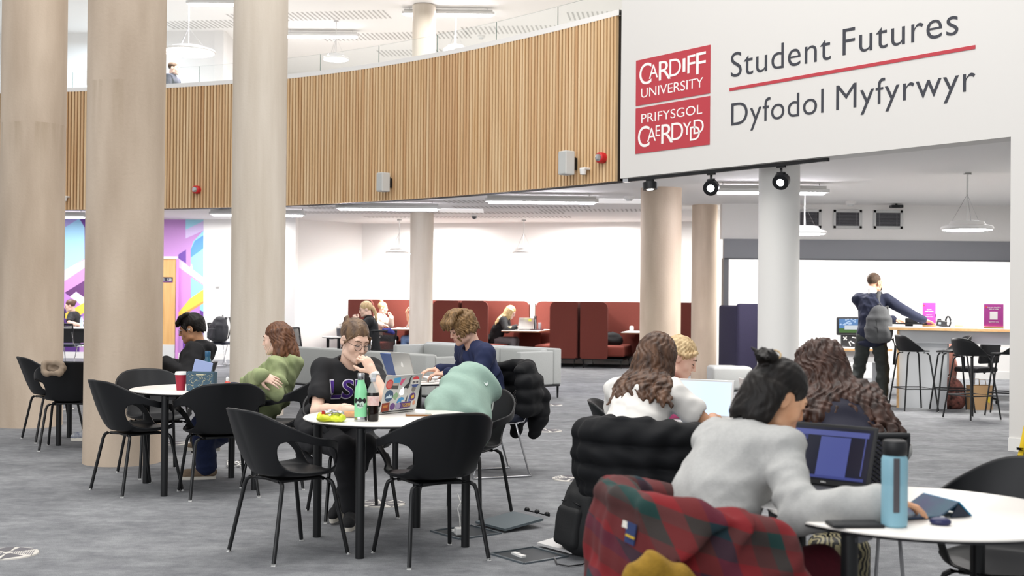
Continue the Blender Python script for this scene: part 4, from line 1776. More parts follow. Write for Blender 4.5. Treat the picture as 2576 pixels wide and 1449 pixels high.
def hand_field(F, w, d, n, s=1.0, curl=0.5, thumb=1, spread=0.05, curls=None):
    """w wrist, d towards the fingers, n the palm side, thumb=+-1: side of the thumb (d x n)"""
    w, d, n = Vector(w), Vector(d).normalized(), Vector(n)
    n = (n - d * n.dot(d)).normalized()
    x = d.cross(n) * thumb
    Rm = np.array((tuple(x), tuple(d), tuple(n))).T
    pc = w + d * .050 * s
    F.ell(pc, (.040 * s, .054 * s, .0155 * s), Rm, .012 * s)
    F.cap(w - d * .01, w + d * .03 * s, .025 * s, .024 * s, .012 * s)
    ln = [(.040, .024, .019), (.044, .028, .020), (.041, .026, .020), (.031, .020, .017)]
    for i in range(4):
        off = (.031, .011, -.010, -.029)[i]
        p = w + d * ((.092, .097, .092, .083)[i] * s) + x * off * s
        a = 0.0
        rr = (.0088, .0092, .0088, .0078)[i] * s
        F.cap(w + d * .05 * s + x * off * .8 * s, p, .011 * s, rr * 1.05, .006 * s)
        cu = curl if curls is None else curls[i]
        dd = (d + x * spread * (1.5 - i)).normalized()
        q = p
        for j in range(3):
            a += cu * (0.85, 1.1, .7)[j]
            v = dd * math.cos(a) + n * math.sin(a)
            q2 = q + v * ln[i][j] * s
            F.cap(q, q2, rr * (1, .93, .85)[j], rr * (.93, .85, .72)[j], .003 * s)
            q = q2
    tb = w + d * .022 * s + x * .024 * s + n * .006 * s
    t1 = tb + (d * .55 + x * .75 + n * .35).normalized() * .042 * s
    t2 = t1 + (d * .85 + x * .30 + n * (.3 + .3 * curl)).normalized() * .032 * s
    t3 = t2 + (d * .95 + x * (.05) + n * (.2 + .5 * curl)).normalized() * .025 * s
    F.chain([tb, t1, t2, t3], [.0155 * s, .012 * s, .0102 * s, .0078 * s], .006 * s)


class Person:
    """a figure laid out from joints; all points in world space"""

    def __init__(self, name, label, base, yaw, s=1.0, male=False, skin=('D9AE94', 'E6C2AB'), sit=0.44, lean=(6, 14), side=0.0, twist=0.0,
                 hands=None, feet=None, head=(0, 0, 0), stand=False, elbow=None, knee_out=0.06, h=0.006, group=None, cat='person', neck_fwd=None, stretch=1.0, ghead=1.0):
        self.s, self.male, self.h = s, male, h
        self.root = thing('person', label, cat, (base[0], base[1], 0), 0, group)
        F = Vector((math.cos(yaw), math.sin(yaw), 0))
        X = Vector((F.y, -F.x, 0))     # the person's right
        self.F, self.X = F, X
        b = Vector((base[0], base[1], 0))
        self.skin = skin_mat(*skin)
        pz = (sit + 0.070 * s) if not stand else 0.90 * s
        if len(base) > 2: pz = base[2]
        self.pel = pel = b + UP * pz
        a1, a2 = R(lean[0]), R(lean[1])
        S_ = UP * math.cos(R(side)) + X * math.sin(R(side))
        d1 = S_ * math.cos(a1) + F * math.sin(a1)
        d2 = S_ * math.cos(a2) + F * math.sin(a2)
        self.mid = pel + d1 * .23 * s * stretch
        self.chest = self.mid + d2 * .17 * s * stretch
        self.nb = self.mid + d2 * .285 * s * stretch   # neck base
        self.d2 = d2
        tw = Matrix.Rotation(R(twist), 3, UP)
        self.SX = (tw @ X).normalized()
        self.SF = (tw @ F).normalized()
        sw = (.178 if male else .158) * s
        self.sh = [self.nb - d2 * .045 * s - self.SX * sw, self.nb - d2 * .045 * s + self.SX * sw]   # left, right
        # head
        hy, hp, hr = [R(v) for v in head]
        n_up = d2 * .6 + UP * .4 + F * math.sin(hp) * .35 if neck_fwd is None else Vector(neck_fwd)
        n_up.normalize()
        self.hb = self.nb + n_up * (.058 if not male else .066) * s
        hF = Matrix.Rotation(hy, 3, UP) @ F
        hX = Vector((hF.y, -hF.x, 0))
        fy = hF * math.cos(hp) - UP * math.sin(hp)
        fz = UP * math.cos(hp) + hF * math.sin(hp)
        fx, fz = hX * math.cos(hr) - fz * math.sin(hr), fz * math.cos(hr) + hX * math.sin(hr)
        self.fx, self.fy, self.fz = fx, fy, fz
        self.hs = .97 * s * ghead if not male else 1.0 * s * ghead
        self.hc = self.hb + fz * .105 * s + fy * .022 * s
        # arms
        self.elb, self.wr, self.hand = [], [], hands or [None, None]
        hands = hands or [dict(), dict()]
        for i in (0, 1):
            sg_ = -1 if i == 0 else 1
            hd = hands[i] or {}
            tgt = Vector(hd.get('at', self.sh[i] + F * .22 * s - UP * .40 * s + self.SX * sg_ * .05))
            pole = Vector(hd.get('pole', self.SX * sg_ * .8 - UP * 1.0 - F * .3))
            e, w = ik(self.sh[i], tgt, .275 * s, .245 * s, pole)
            if 'elbow' in hd:
                e, w = Vector(hd['elbow']), tgt
            self.elb.append(e)
            self.wr.append(w)
        # legs
        hw = .085 * s
        self.hip = [pel - X * hw - UP * .02, pel + X * hw - UP * .02]
        self.kn, self.an = [], []
        for i in (0, 1):
            sg_ = -1 if i == 0 else 1
            if feet:
                at = Vector(feet[i])
            elif stand:
                at = b + X * sg_ * .10 + UP * .085
            else:
                at = b + F * .43 * s + X * sg_ * (.09 + knee_out) + UP * .085
            k, a = ik(self.hip[i], at, .425 * s, .415 * s, (UP * .8 + F + X * sg_ * .15) if not stand else (F + X * sg_ * .1))
            self.kn.append(k)
            self.an.append(a)
        self.hands = hands

    # -- body: one continuous skin
    def body(self, thin=0.9, legs=True, fingers=True, ears=True):
        s, F = self.s, Field()
        g = thin
        F.ell(self.pel + self.F * .0, (.15 * s * g, .105 * s * g, .10 * s), np.array((tuple(self.X), tuple(self.F), (0, 0, 1))).T, .05)
        F.cap(self.pel, self.mid, .115 * s * g, .105 * s * g, .05)
        F.cap(self.mid, self.chest, .105 * s * g, .112 * s * g, .05)
        for i in (0, 1):
            F.cap(self.chest, self.sh[i] + (self.chest - self.sh[i]) * .25, .10 * s * g, .062 * s * g, .05)
        F.cap(self.nb - self.d2 * .03 * s, self.hb + self.fz * .05 * s - self.fy * .012, (.060 if self.male else .052) * s, (.055 if self.male else .046) * s, .03)
        self.L = head_field(F, self.hc, self.fx, self.fy, self.fz, self.hs, self.male, ears)
        for i in (0, 1):
            m = 1.12 if self.male else 1.0
            F.cap(self.sh[i], self.elb[i], .048 * s * m, .038 * s * m, .03)
            F.cap(self.elb[i], self.elb[i] + (self.wr[i] - self.elb[i]) * .35, .038 * s * m, .037 * s * m, .02)
            F.cap(self.elb[i] + (self.wr[i] - self.elb[i]) * .35, self.wr[i], .037 * s * m, .025 * s * m, .02)
            hd = self.hands[i] or {}
            if fingers and not hd.get('skip'):
                fd = (self.wr[i] - self.elb[i]).normalized()
                d = Vector(hd.get('d', fd))
                n = Vector(hd.get('n', -UP))
                th = hd.get('thumb')
                if th is None:
                    # thumb points towards the body's middle when the palm looks down
                    x = d.cross(n)
                    inner = self.SX * (1 if i == 0 else -1) + UP * .6
                    th = 1 if x.dot(inner) > 0 else -1
                hand_field(F, self.wr[i], d, n, s * (1.06 if self.male else .97), hd.get('curl', .45), th, hd.get('spread', .06), hd.get('curls'))
        if legs:
            for i in (0, 1):
                F.cap(self.hip[i], self.kn[i], .078 * s * g, .052 * s * g, .03)
                F.cap(self.kn[i], self.kn[i] + (self.an[i] - self.kn[i]) * .35, .050 * s * g, .050 * s * g, .02)
                F.cap(self.kn[i] + (self.an[i] - self.kn[i]) * .35, self.an[i], .050 * s * g, .034 * s * g, .02)
        o = put('body', F, self.skin, self.root, self.h * .85, None, 1)
        self.face()
        return o

    def face(self, eyes='down'):
        s, L = self.hs, self.L
        mb = MB()
        for sx in (-1, 1):
            mb.tube([L(sx * .014, .0965, .0255), L(sx * .026, .0965, .0315), L(sx * .042, .087, .030), L(sx * .050, .078, .024)], [.0022 * s, .0036 * s, .003 * s, .0015 * s], 6)
        mb.build('eyebrows', M('brow_brown', '4A3526', 0.8), self.root, smooth=True, world=True)
        mb = MB()
        for sx in (-1, 1):
            mb.tube([L(sx * .0165, .0905, .0022), L(sx * .024, .0945, -.0012), L(sx * .033, .0945, -.0022), L(sx * .042, .0895, -.0005), L(sx * .0475, .083, .003)], [.001 * s, .0022 * s, .0026 * s, .0022 * s, .001 * s], 6)
        mb.build('eyelashes', M('lash_dark', '2A1C16', 0.7), self.root, smooth=True, world=True)
        mb = MB()
        mb.tube([L(-.023, .092, -.0615), L(-.011, .1005, -.0585), L(0, .1025, -.060), L(.011, .1005, -.0585), L(.023, .092, -.0615)], [.001, .0040 * s, .0036 * s, .0040 * s, .001], 8)
        mb.tube([L(-.021, .092, -.0635), L(-.010, .0995, -.0685), L(0, .101, -.0695), L(.010, .0995, -.0685), L(.021, .092, -.0635)], [.001, .0046 * s, .0055 * s, .0046 * s, .001], 8)
        mb.build('lips', M('lip_pink', 'C48D80', 0.45), self.root, smooth=True, world=True)

    # -- clothing
    def torso_field(self, F, e, hem=0.0, k=.035, belly=1.0):
        s = self.s
        F.ell(self.pel + UP * .03 * s, (.155 * s + e, .115 * s + e, .10 * s), np.array((tuple(self.X), tuple(self.F), (0, 0, 1))).T, k)
        if hem:
            F.ell(self.pel - UP * hem, (.16 * s + e, .125 * s + e, .06), np.array((tuple(self.X), tuple(self.F), (0, 0, 1))).T, k)
        F.cap(self.pel + UP * .02, self.mid, .118 * s * belly + e, .108 * s * belly + e, k)
        F.cap(self.pel + UP * .02 - self.X * .05 * s, self.mid - self.X * .05 * s, .10 * s * belly + e, .09 * s * belly + e, k)
        F.cap(self.pel + UP * .02 + self.X * .05 * s, self.mid + self.X * .05 * s, .10 * s * belly + e, .09 * s * belly + e, k)
        F.cap(self.mid, self.chest, .108 * s + e, .110 * s + e, k)
        for sg_ in (-1, 1):
            F.cap(self.mid + self.SX * sg_ * .05 * s, self.chest + self.SX * sg_ * .062 * s, .086 * s + e, .090 * s + e, k)
            if not self.male:
                F.sph(self.chest + self.SX * sg_ * .065 * s + self.SF * .075 * s - self.d2 * .035 * s, .062 * s + e, .05)
        for i in (0, 1):
            F.cap(self.nb - self.d2 * .055 * s, self.sh[i], .058 * s + e, .055 * s + e, .04)
        F.cap(self.chest, self.nb - self.d2 * .03 * s, .09 * s + e, .060 * s + e, .04)

    def arm_field(self, F, i, e, t0=0.0, t1=2.0, cuff=0.0, k=.03):
        """t runs 0..1 along the upper arm and 1..2 along the forearm"""
        s = self.s * (1.1 if self.male else 1.0)
        S0, E, Wr = self.sh[i], self.elb[i], self.wr[i]
        if t1 <= 1:
            F.cap(S0, S0 + (E - S0) * t1, .049 * s + e, .042 * s + e + cuff, k)
        else:
            F.cap(S0, E, .049 * s + e, .037 * s + e, k * .7)
            F.cap(E, E + (Wr - E) * (t1 - 1), .037 * s + e, .027 * s + e + cuff, k * .4)

    def top(self, name, mat, e=.012, sleeve=2.0, cuff=0.0, hem=0.04, collar=None, seed=1, fold=.004, h=None, hood=False, belly=1.0, neck_cut=.060, label=None):
        F = Field()
        self.torso_field(F, e, hem, belly=belly)
        for i in (0, 1):
            self.arm_field(F, i, e, 0, sleeve, cuff)
        if collar:
            F.cap(self.nb - self.d2 * .035 * self.s, self.nb + (self.hb - self.nb) * collar, .068 * self.s, .060 * self.s, .02)
        if hood:
            c = self.nb - self.SF * .055 * self.s - self.d2 * .01
            F.chain([c - self.SX * .085 + self.SF * .05, c - self.SX * .06 - self.SF * .03, c - UP * .012 - self.SF * .055, c + self.SX * .06 - self.SF * .03, c + self.SX * .085 + self.SF * .05],
                    [.024, .034, .038, .034, .024], .03)
            F.ell(c - UP * .06 - self.SF * .03, (.085, .04, .075), np.array((tuple(self.SX), tuple(self.SF), (0, 0, 1))).T, .03)
        # neck opening and sleeve ends
        if not collar:
            F.cap(self.nb - self.d2 * .02 * self.s + self.SF * .022, self.hb + self.fz * .03, neck_cut * self.s, .068 * self.s, .008, True)
        if sleeve < 2:
            for i in (0, 1):
                a, b = (self.sh[i], self.elb[i]) if sleeve <= 1 else (self.elb[i], self.wr[i])
                q = a + (b - a) * (sleeve if sleeve <= 1 else sleeve - 1)
                d = (b - a).normalized()
                F.cap(q + d * .012, q + d * .10, .052 * self.s, .06 * self.s, .004, True)
        D1 = (self.elb[0] - self.sh[0]).normalized()
        dsp = folds(fold, [((0.3, .4, 1), 55, 1), ((1, -.3, .6), 70, .7), ((-.5, .9, .5), 95, .45)], seed)
        return put(name, F, mat, self.root, h or self.h, dsp, 1, label=label)

    def trousers(self, mat, e=.012, cuff=None, length=.94, seed=5, flare=0.0, name='trousers', fold=.004):
        s, F = self.s, Field()
        F.ell(self.pel - UP * .01, (.155 * s + e, .118 * s + e, .095 * s + e), np.array((tuple(self.X), tuple(self.F), (0, 0, 1))).T, .05)
        for i in (0, 1):
            F.cap(self.hip[i], self.kn[i], .085 * s + e, .058 * s + e, .04)
            q = self.kn[i] + (self.an[i] - self.kn[i]) * length
            F.cap(self.kn[i], self.kn[i] + (q - self.kn[i]) * .4, .056 * s + e, .053 * s + e + flare * .5, .03)
            F.cap(self.kn[i] + (q - self.kn[i]) * .4, q, .053 * s + e + flare * .5, .040 * s + e + flare, .02)
        return put(name, F, mat, self.root, self.h, folds(fold, [((0, .3, 1), 60, 1), ((1, .5, .3), 80, .6)], seed), 1)

    def shoes(self, mat, sole, dirs=None, lace=None, L=.25, high=False):
        for i in (0, 1):
            a = self.an[i]
            d = Vector(dirs[i]) if dirs else self.F + self.X * (-.15 if i == 0 else .15)
            d.normalize()
            F = Field()
            up = UP
            x, y, z = frame_from(d)
            base = a - y * .075
            F.chain([base + y * .045 - d * .04, base + y * .042 + d * .06, base + y * .030 + d * .15, base + y * .024 + d * .178], [.038, .038, .034, .026], .02)
            F.cap(base + y * .05, a + y * (.045 if high else .01), .040, .040, .02)
            o = put('shoe', F, mat, self.root, .006, None, 1)
            mb = MB()
            pts = []
            for k in range(28):
                t = 2 * math.pi * k / 28
                c_, s_ = math.cos(t), math.sin(t)
                w = .040 if c_ > 0 else .036
                pts.append(base + d * (.068 + .137 * c_) + x * (w * s_ * (1 + .12 * c_)) - y * .012)
            mb.prism(pts, y * .026)
            mb.build('sole', sole, o, world=False)
            # the sole was drawn in world space: bring it into the shoe's frame
            q = o.children[0]
            q.data.transform(Matrix.Translation(-self.root.location))
            if lace:
                mb = MB()
                for k in range(5):
                    c = base + y * (.072 - .007 * k) + d * (.035 + .024 * k)
                    mb.tube([c - x * .026, c + y * .006, c + x * .026], .0035, 6)
                l = mb.build('laces', lace, o, world=False, smooth=True)
                l.data.transform(Matrix.Translation(-self.root.location))

    # -- hair: cap + locks; c: list of lock chains in head coordinates
    def hair(self, mat, e=.012, hairline=.066, locks=(), cap_r=(.080, .100, .088), cap_c=(0, -.022, .046), disp=.0025, h=None, seed=3, bun=None, freq=150, low=-.06, k=.012, extra=None, name='hair', side_cut=.02, wlocks=()):
        s, L = self.hs, self.L
        Rm = np.array((tuple(self.fx), tuple(self.fy), tuple(self.fz))).T
        F = Field()
        F.ell(L(*cap_c), [(q + e) * s for q in cap_r], Rm, .02)
        # free the face
        F.ell(L(0, .115, -.045), (.078 * s, .075 * s, .102 * s), Rm, .012, True)
        F.box(L(0, .06, low - .15), (.2, .13, .15), Rm, .01, .02, True)
        if extra: extra(F, L, Rm)
        for (pts, rs) in locks:
            F.chain([L(*p) for p in pts], [r * s for r in rs], k)
        for (pts, rs) in wlocks:
            F.chain(pts, rs, k)
        if bun:
            for b_ in bun:
                F.ell(L(*b_[0]), [q * s for q in b_[1]], Rm, .012)
        c, fx, fy, fz = A3(self.hc), A3(self.fx), A3(self.fy), A3(self.fz)
        rng = np.random.RandomState(seed)

        def strands(X):
            q = X - c
            x, y, z = q @ fx, q @ fy, q @ fz
            ang = np.arctan2(x, -y + .02)
            r = np.sqrt(x * x + y * y)
            w = np.sin(ang * 26 + 6 * np.sin(z * 22) + 3 * np.sin(z * 55)) + .6 * np.sin(ang * 47 + 9 * np.sin(z * 16)) + .5 * np.sin(x * freq + 5 * np.sin(z * 30))
            return disp * w
        return put(name, F, mat, self.root, h or self.h, strands, 1)

    def project(self, target, bm_src, o, ux, uy, nz, lift=.0015):
        """drop the vertices of a flat mesh onto the target mesh along -nz"""
        me = target.data
        bv = BVHTree.FromPolygons([target.parent.location + v.co for v in me.vertices], [tuple(p.vertices) for p in me.polygons])
        for v in bm_src.verts:
            p = Vector(o) + ux * v.co.x + uy * v.co.y + nz * .25
            hit, nrm, _, _ = bv.ray_cast(p, -nz, .6)
            v.co = (hit + nz * lift) if hit is not None else p - nz * .25


def back_locks(p, n, xr, length, r, wave, seed, gap=.10, steps=8, ang=(-110, 110), taper=.4, z0=.05, side=0.0, rad=(.082, .100)):
    """hair that falls from the head and then lies on the back"""
    rng = random.Random(seed)
    Bn = -(p.SF - p.d2 * p.SF.dot(p.d2)).normalized()
    res = []
    for i in range(n):
        t = (i + .5 * rng.random()) / max(1, n - 1) * 2 - 1
        a = R(ang[0] + (ang[1] - ang[0]) * (t + 1) / 2)
        x0, y0 = rad[0] * math.sin(a), -.02 - rad[1] * math.cos(a)
        s = p.hs
        pts = [p.L(x0 / 1, y0, z0), p.L(x0 * 1.08, y0 * 1.06, z0 - .07), p.L(x0 * 1.1, y0 * 1.02, z0 - .13)]
        x1 = t * xr + side
        ln = length * rng.uniform(.78, 1.08)
        ph = rng.uniform(0, 6.28)
        for k in range(steps + 1):
            q = k / steps
            g = (gap - .05 * (abs(t) ** 2)) * (.74 + .26 * min(1, q * 2.5)) + .010 * math.sin(ph + 5 * q)
            pts.append(p.nb + p.d2 * .02 - p.d2 * (ln * q) + p.SX * (x1 * (.75 + .35 * q) + wave * math.sin(ph + q * 9)) + Bn * g)
        m = len(pts)
        rs = [r * s * (.85 if k < 3 else 1 - taper * (k - 3) / (m - 3)) * rng.uniform(.9, 1.1) for k in range(m)]
        rs[-1] *= .35
        res.append((pts, rs))
    return res


def lock_set(n, a0, a1, z0, length, r, wave, seed, sway=(0, 0), out=.01, back=-.02, taper=.35, rad=(.082, .098), steps=7, drop=(0, 0, -1)):
    """locks hanging from the head between two angles (degrees, 0 = back, +-180 face)"""
    rng = random.Random(seed)
    res = []
    for i in range(n):
        a = R(a0 + (a1 - a0) * (i + .5 * rng.random()) / max(1, n - 1))
        x0, y0 = rad[0] * math.sin(a), back - rad[1] * math.cos(a)
        ln = length * rng.uniform(.82, 1.08)
        ph = rng.uniform(0, 6.28)
        pts, rs = [], []
        for k in range(steps + 1):
            t = k / steps
            w = wave * math.sin(ph + t * 7.5) * t
            q = 1 + out * t * 10
            pts.append((x0 * q + w * math.cos(a) + sway[0] * t + drop[0] * ln * t, y0 * q + w * math.sin(a) * .6 + sway[1] * t + drop[1] * ln * t, z0 + drop[2] * ln * t + .02 * rng.uniform(-.3, .3)))
            rs.append(r * (1 - taper * t) * rng.uniform(.9, 1.1) if k < steps else r * .3)
        res.append((pts, rs))
    return res
# ============================================================ the people
def decal_text(s, w, h=None, offset=0.0, cell=.012, font_w=None):
    me = text_mesh(s, 1.0, offset)
    bm = bmesh.new()
    bm.from_mesh(me)
    bpy.data.meshes.remove(me)
    xs = [v.co.x for v in bm.verts]
    ys = [v.co.y for v in bm.verts]
    x0, x1, y0, y1 = min(xs), max(xs), min(ys), max(ys)
    sx = w / (x1 - x0)
    sy = sx if h is None else h / (y1 - y0)
    for v in bm.verts:
        v.co = Vector(((v.co.x - (x0 + x1) / 2) * sx, (v.co.y - (y0 + y1) / 2) * sy, 0))
    cut(bm, w / 2, (y1 - y0) * sy / 2, cell)
    return bm


def cut(bm, hx, hy, cell):
    n = int(hx / cell) + 1
    for i in range(-n, n + 1):
        bmesh.ops.bisect_plane(bm, geom=bm.verts[:] + bm.edges[:] + bm.faces[:], plane_co=(i * cell, 0, 0), plane_no=(1, 0, 0))
    n = int(hy / cell) + 1
    for i in range(-n, n + 1):
        bmesh.ops.bisect_plane(bm, geom=bm.verts[:] + bm.edges[:] + bm.faces[:], plane_co=(0, i * cell, 0), plane_no=(0, 1, 0))


def decal(p, target, bm, o, ux, uy, nz, mat, name, lift, label=None):
    p.project(target, bm, o, ux, uy, nz, lift)
    me = bpy.data.meshes.new(name)
    bm.to_mesh(me)
    bm.free()
    return link_mesh(name, me, mat, p.root, False, True, None, label)


def rect_bm(w, h, cell=.012):
    bm = bmesh.new()
    bm.faces.new([bm.verts.new(v) for v in ((-w / 2, -h / 2, 0), (w / 2, -h / 2, 0), (w / 2, h / 2, 0), (-w / 2, h / 2, 0))])
    cut(bm, w / 2, h / 2, cell)
    return bm


def glasses(p, rim_mat, r=.0235, thick=.0016):
    L, s = p.L, p.hs
    mb = MB()
    for sx in (-1, 1):
        pts = [L(sx * .034 + r * 1.08 * math.cos(a), .1085 - .10 * abs(r * math.cos(a) + sx * .0) * .3, -.002 + r * math.sin(a)) for a in [2 * math.pi * k / 24 for k in range(25)]]
        mb.tube(pts, thick * s, 6)
        mb.tube([L(sx * (.034 + r * 1.05), .104, .004), L(sx * .072, .088, .006), L(sx * .081, .02, .004), L(sx * .082, -.015, -.006)], thick * s * .9, 6)
    mb.tube([L(-.0095, .1075, .002), L(0, .112, .005), L(.0095, .1075, .002)], thick * s, 6)
    o = mb.build('glasses', rim_mat, p.root, smooth='all', world=True)
    mb = MB()
    for sx in (-1, 1):
        mb.poly([L(sx * .034 + r * math.cos(a), .1080, -.002 + r * math.sin(a)) for a in [2 * math.pi * k / 20 for k in range(20)]])
    l = mb.build('lenses', M('spectacle_lens', 'FFFFFF', 0.05, alpha=0.12), o, world=False)
    l.data.transform(Matrix.Translation(-p.root.location))


def earbud(p, side, wire=None):
    L = p.L
    mb = MB().ell(L(side * .088, .006, -.004), (.0065, .0065, .0065), None, 10, 8).tube([L(side * .089, .010, -.006), L(side * .088, .014, -.034)], .0032, 8)
    if wire:
        mb.tube([L(side * .088, .014, -.03)] + [Vector(w) for w in wire], .0018, 6)
    mb.build('earphone', m_white_plastic, p.root, smooth=True, world=True)


hair_brown = M('hair_dark_brown', '3B2618', 0.5, color2='5C3E28', vscale=14, stretch=(3, 3, .6))
hair_auburn = M('hair_chestnut', '46291C', 0.5, color2='754A2C', vscale=14, stretch=(3, 3, .6))
hair_black = M('hair_black', '0D0A09', 0.5, color2='1A1512', spec=.3, vscale=14, stretch=(3, 3, .6))
hair_sandy = M('hair_sandy', '5A4328', 0.55, color2='94734A', vscale=16, stretch=(3, 3, .8))
hair_blonde = M('hair_blonde', 'A98B62', 0.5, color2='D9C094', vscale=16, stretch=(3, 3, .6))
hair_dkblonde = M('hair_dark_blonde', '43322A', 0.5, color2='7F6448', vscale=10, stretch=(3, 3, .6))
hair_curl = M('hair_curls_dark', '24160F', 0.5, color2='4A2E22', vscale=12, stretch=(2, 2, .8))
hair_short = M('hair_short_brown', '3E2E22', 0.7, color2='5A4636', vscale=40)
cloth_black = M('cloth_black', '17171A', 0.85, bump=0.1, bscale=300)
cloth_black2 = M('cloth_soft_black', '1D1D20', 0.9, bump=0.1, bscale=300)
cloth_navy = M('cloth_navy', '1E2749', 0.85, bump=0.1, bscale=300)
cloth_green = M('cloth_sage_green', '929C72', 0.95, var=.05, vscale=60, bump=0.15, bscale=300)
cloth_white = M('cloth_white_rib', 'DEDBD6', 0.9, bump=0.12, bscale=220, bstretch=(6, 6, .6))
cloth_grey = M('cloth_light_grey', 'A9A9A7', 0.95, var=.05, vscale=80, bump=0.2, bscale=260)
cloth_cream = M('cloth_cream', 'E3D6CB', 0.9, bump=0.12, bscale=200)
denim_dark = M('denim_dark', '1B2648', 0.85, var=.12, vscale=50, bump=.1, bscale=400)
denim_light = M('denim_light', '7F9CC9', 0.85, var=.15, vscale=30, bump=.1, bscale=400)
cloth_burg = M('cloth_burgundy', '55101F', 0.9, var=.1, vscale=50)
cloth_greyleg = M('cloth_grey_legging', '6E6A6C', 0.9, var=.08, vscale=50)
cloth_blazer = M('cloth_blazer_navy', '1C2137', 0.85, bump=.08, bscale=300)
cloth_trous = M('cloth_grey_trousers', '343836', 0.85, var=.1, vscale=30)
shoe_black = M('canvas_black', '1B1B1D', 0.85)
shoe_sole = M('rubber_white', 'D8D2C6', 0.6)
shoe_tan = M('suede_tan', '7D6B58', 0.9, var=.1, vscale=40)
shoe_brown = M('leather_brown', '3A2419', 0.5)

# ---- the person at the front table: black tee with purple letters, glasses
p = Person('person', 'person in glasses and black tee with purple letters, hand at mouth', (-1.10, 7.72), R(-68), s=1.0, skin=('DDB49E', 'E8C7B2'), lean=(12, 27),
           head=(16, 20, -4), h=.006, ghead=1.05,
           hands=[dict(at=P(938, 936, 7.20), d=(-.5, .05, .86), n=(-.55, .65, -.3), curl=.95, thumb=1, elbow=P(985, 1030, 7.10)),
                  dict(at=P(868, 1026, 7.10), d=(.95, -.25, -.03), n=(0, 0, -1), curl=.35, elbow=P(797, 1035, 7.32))],
           feet=[Vector((-1.05, 7.52, .15)), Vector((-.98, 7.36, .085))], knee_out=.02)
p.body()
sh = p.top('tee_shirt', cloth_black, e=.016, sleeve=.66, cuff=.012, seed=2, fold=.0035, neck_cut=.066)
p.trousers(cloth_black2, e=.012, seed=4)
p.shoes(shoe_black, shoe_sole, [(-.25, -.9, -.25), (.05, -1, 0)], lace=shoe_sole, high=True)
p.hair(hair_dkblonde, e=.003, disp=.0022, freq=120, bun=[((0, -.125, .065), (.034, .030, .034)), ((.01, -.135, .095), (.02, .016, .018))],
       locks=[([(s * .070, .060, .045), (s * .084, .03, .0), (s * .083, .0, -.05)], [.007, .006, .003]) for s in (-1, 1)], low=-.05)
glasses(p, M('spectacle_rim', '4A3A34', 0.4))
nz = (p.SF * .97 + UP * .1).normalized()
ux = Vector((-p.SX.x, -p.SX.y, 0)) * 1.0
ux = Vector(p.SX) * -1.0 if False else Vector((p.SX.x, p.SX.y, 0)) * -1
uy = UP
o_ = p.mid + UP * .075
decal(p, sh, decal_text('LSU', .275, .125, .035), o_, ux, uy, nz, M('print_white', 'E8E4EE', .8), 'shirt_lettering', .0022, 'white letter outline')
decal(p, sh, decal_text('LSU', .262, .112, .015), o_, ux, uy, nz, M('print_purple', '4B2A86', .8), 'shirt_lettering', .0042, 'purple letters on the tee')
w = p.wr[0]
fd = (p.wr[0] - p.elb[0]).normalized()
x_, y_, z_ = frame_from(fd)
wt = MB().lathe([(.030, -.013), (.0325, -.011), (.0325, .011), (.030, .013)], w - fd * .025, 24, rot_axes(x_, y_, z_)).build('watch', M('watch_band_white', 'DAD9D6', .5), p.root, smooth=True, world=True)
MB().box(w - fd * .025 - p.root.location + Vector((0, -.032, .0)), (.03, .012, .034), None, bevel=.004).build('watch_case', M('watch_case_grey', 'BFC2C4', .3), wt)

# ---- the person in the navy top behind
p = Person('person', 'person with tousled sandy hair in a navy top, typing on a laptop', (-.16, 9.56), R(203), s=1.04, male=True, skin=('D7A48C', 'E4BCA6'), lean=(12, 22),
           head=(4, 26, 0), h=.007, ghead=.98, twist=6,
           hands=[dict(at=P(1128, 941, 9.32), d=(-.95, .25, .0), n=(.1, .1, -1), curl=.5, pole=(.5, -.5, -1)),
                  dict(at=P(1108, 930, 9.70), d=(-.9, -.3, .0), n=(0, 0, -1), curl=.5, pole=(.3, 1, -.6))])
p.body()
sh = p.top('long_sleeved_top', cloth_navy, e=.018, seed=7, fold=.006, neck_cut=.062)
p.trousers(cloth_black2)
p.shoes(shoe_black, shoe_sole)
lk = lock_set(22, -150, 150, .075, .15, .017, .012, 5, out=.010, back=-.015, rad=(.080, .098), steps=5)
lk += [([(x, .045, .125), (x * 1.2, .105, .085), (x * 1.25 + .006, .125, .045 + .01 * math.sin(x * 90))], [.024, .020, .008]) for x in (-.065, -.045, -.022, 0, .022, .045, .065)]
lk += [([(x, -.02, .135), (x * 1.15, .04 + .02 * math.cos(x * 60), .138)], [.022, .018]) for x in (-.06, -.03, 0, .03, .06)]
p.hair(hair_sandy, e=.008, disp=.0035, freq=110, locks=lk, h=.006, k=.010)
MB().ell(p.L(-.086, .004, -.024), (.004, .004, .004), None, 8, 6).build('earring', m_chrome, p.root, world=True)
nz = p.SF
decal(p, sh, rect_bm(.13, .15), p.mid + UP * .06, Vector((-p.SX.x, -p.SX.y, 0)), UP, nz, M('print_grey_wave', '3E4A66', .8, color2='B9C1CC', vscale=9, stretch=(.8, .8, 6)), 'shirt_print', .003, 'pale wave print on the chest')

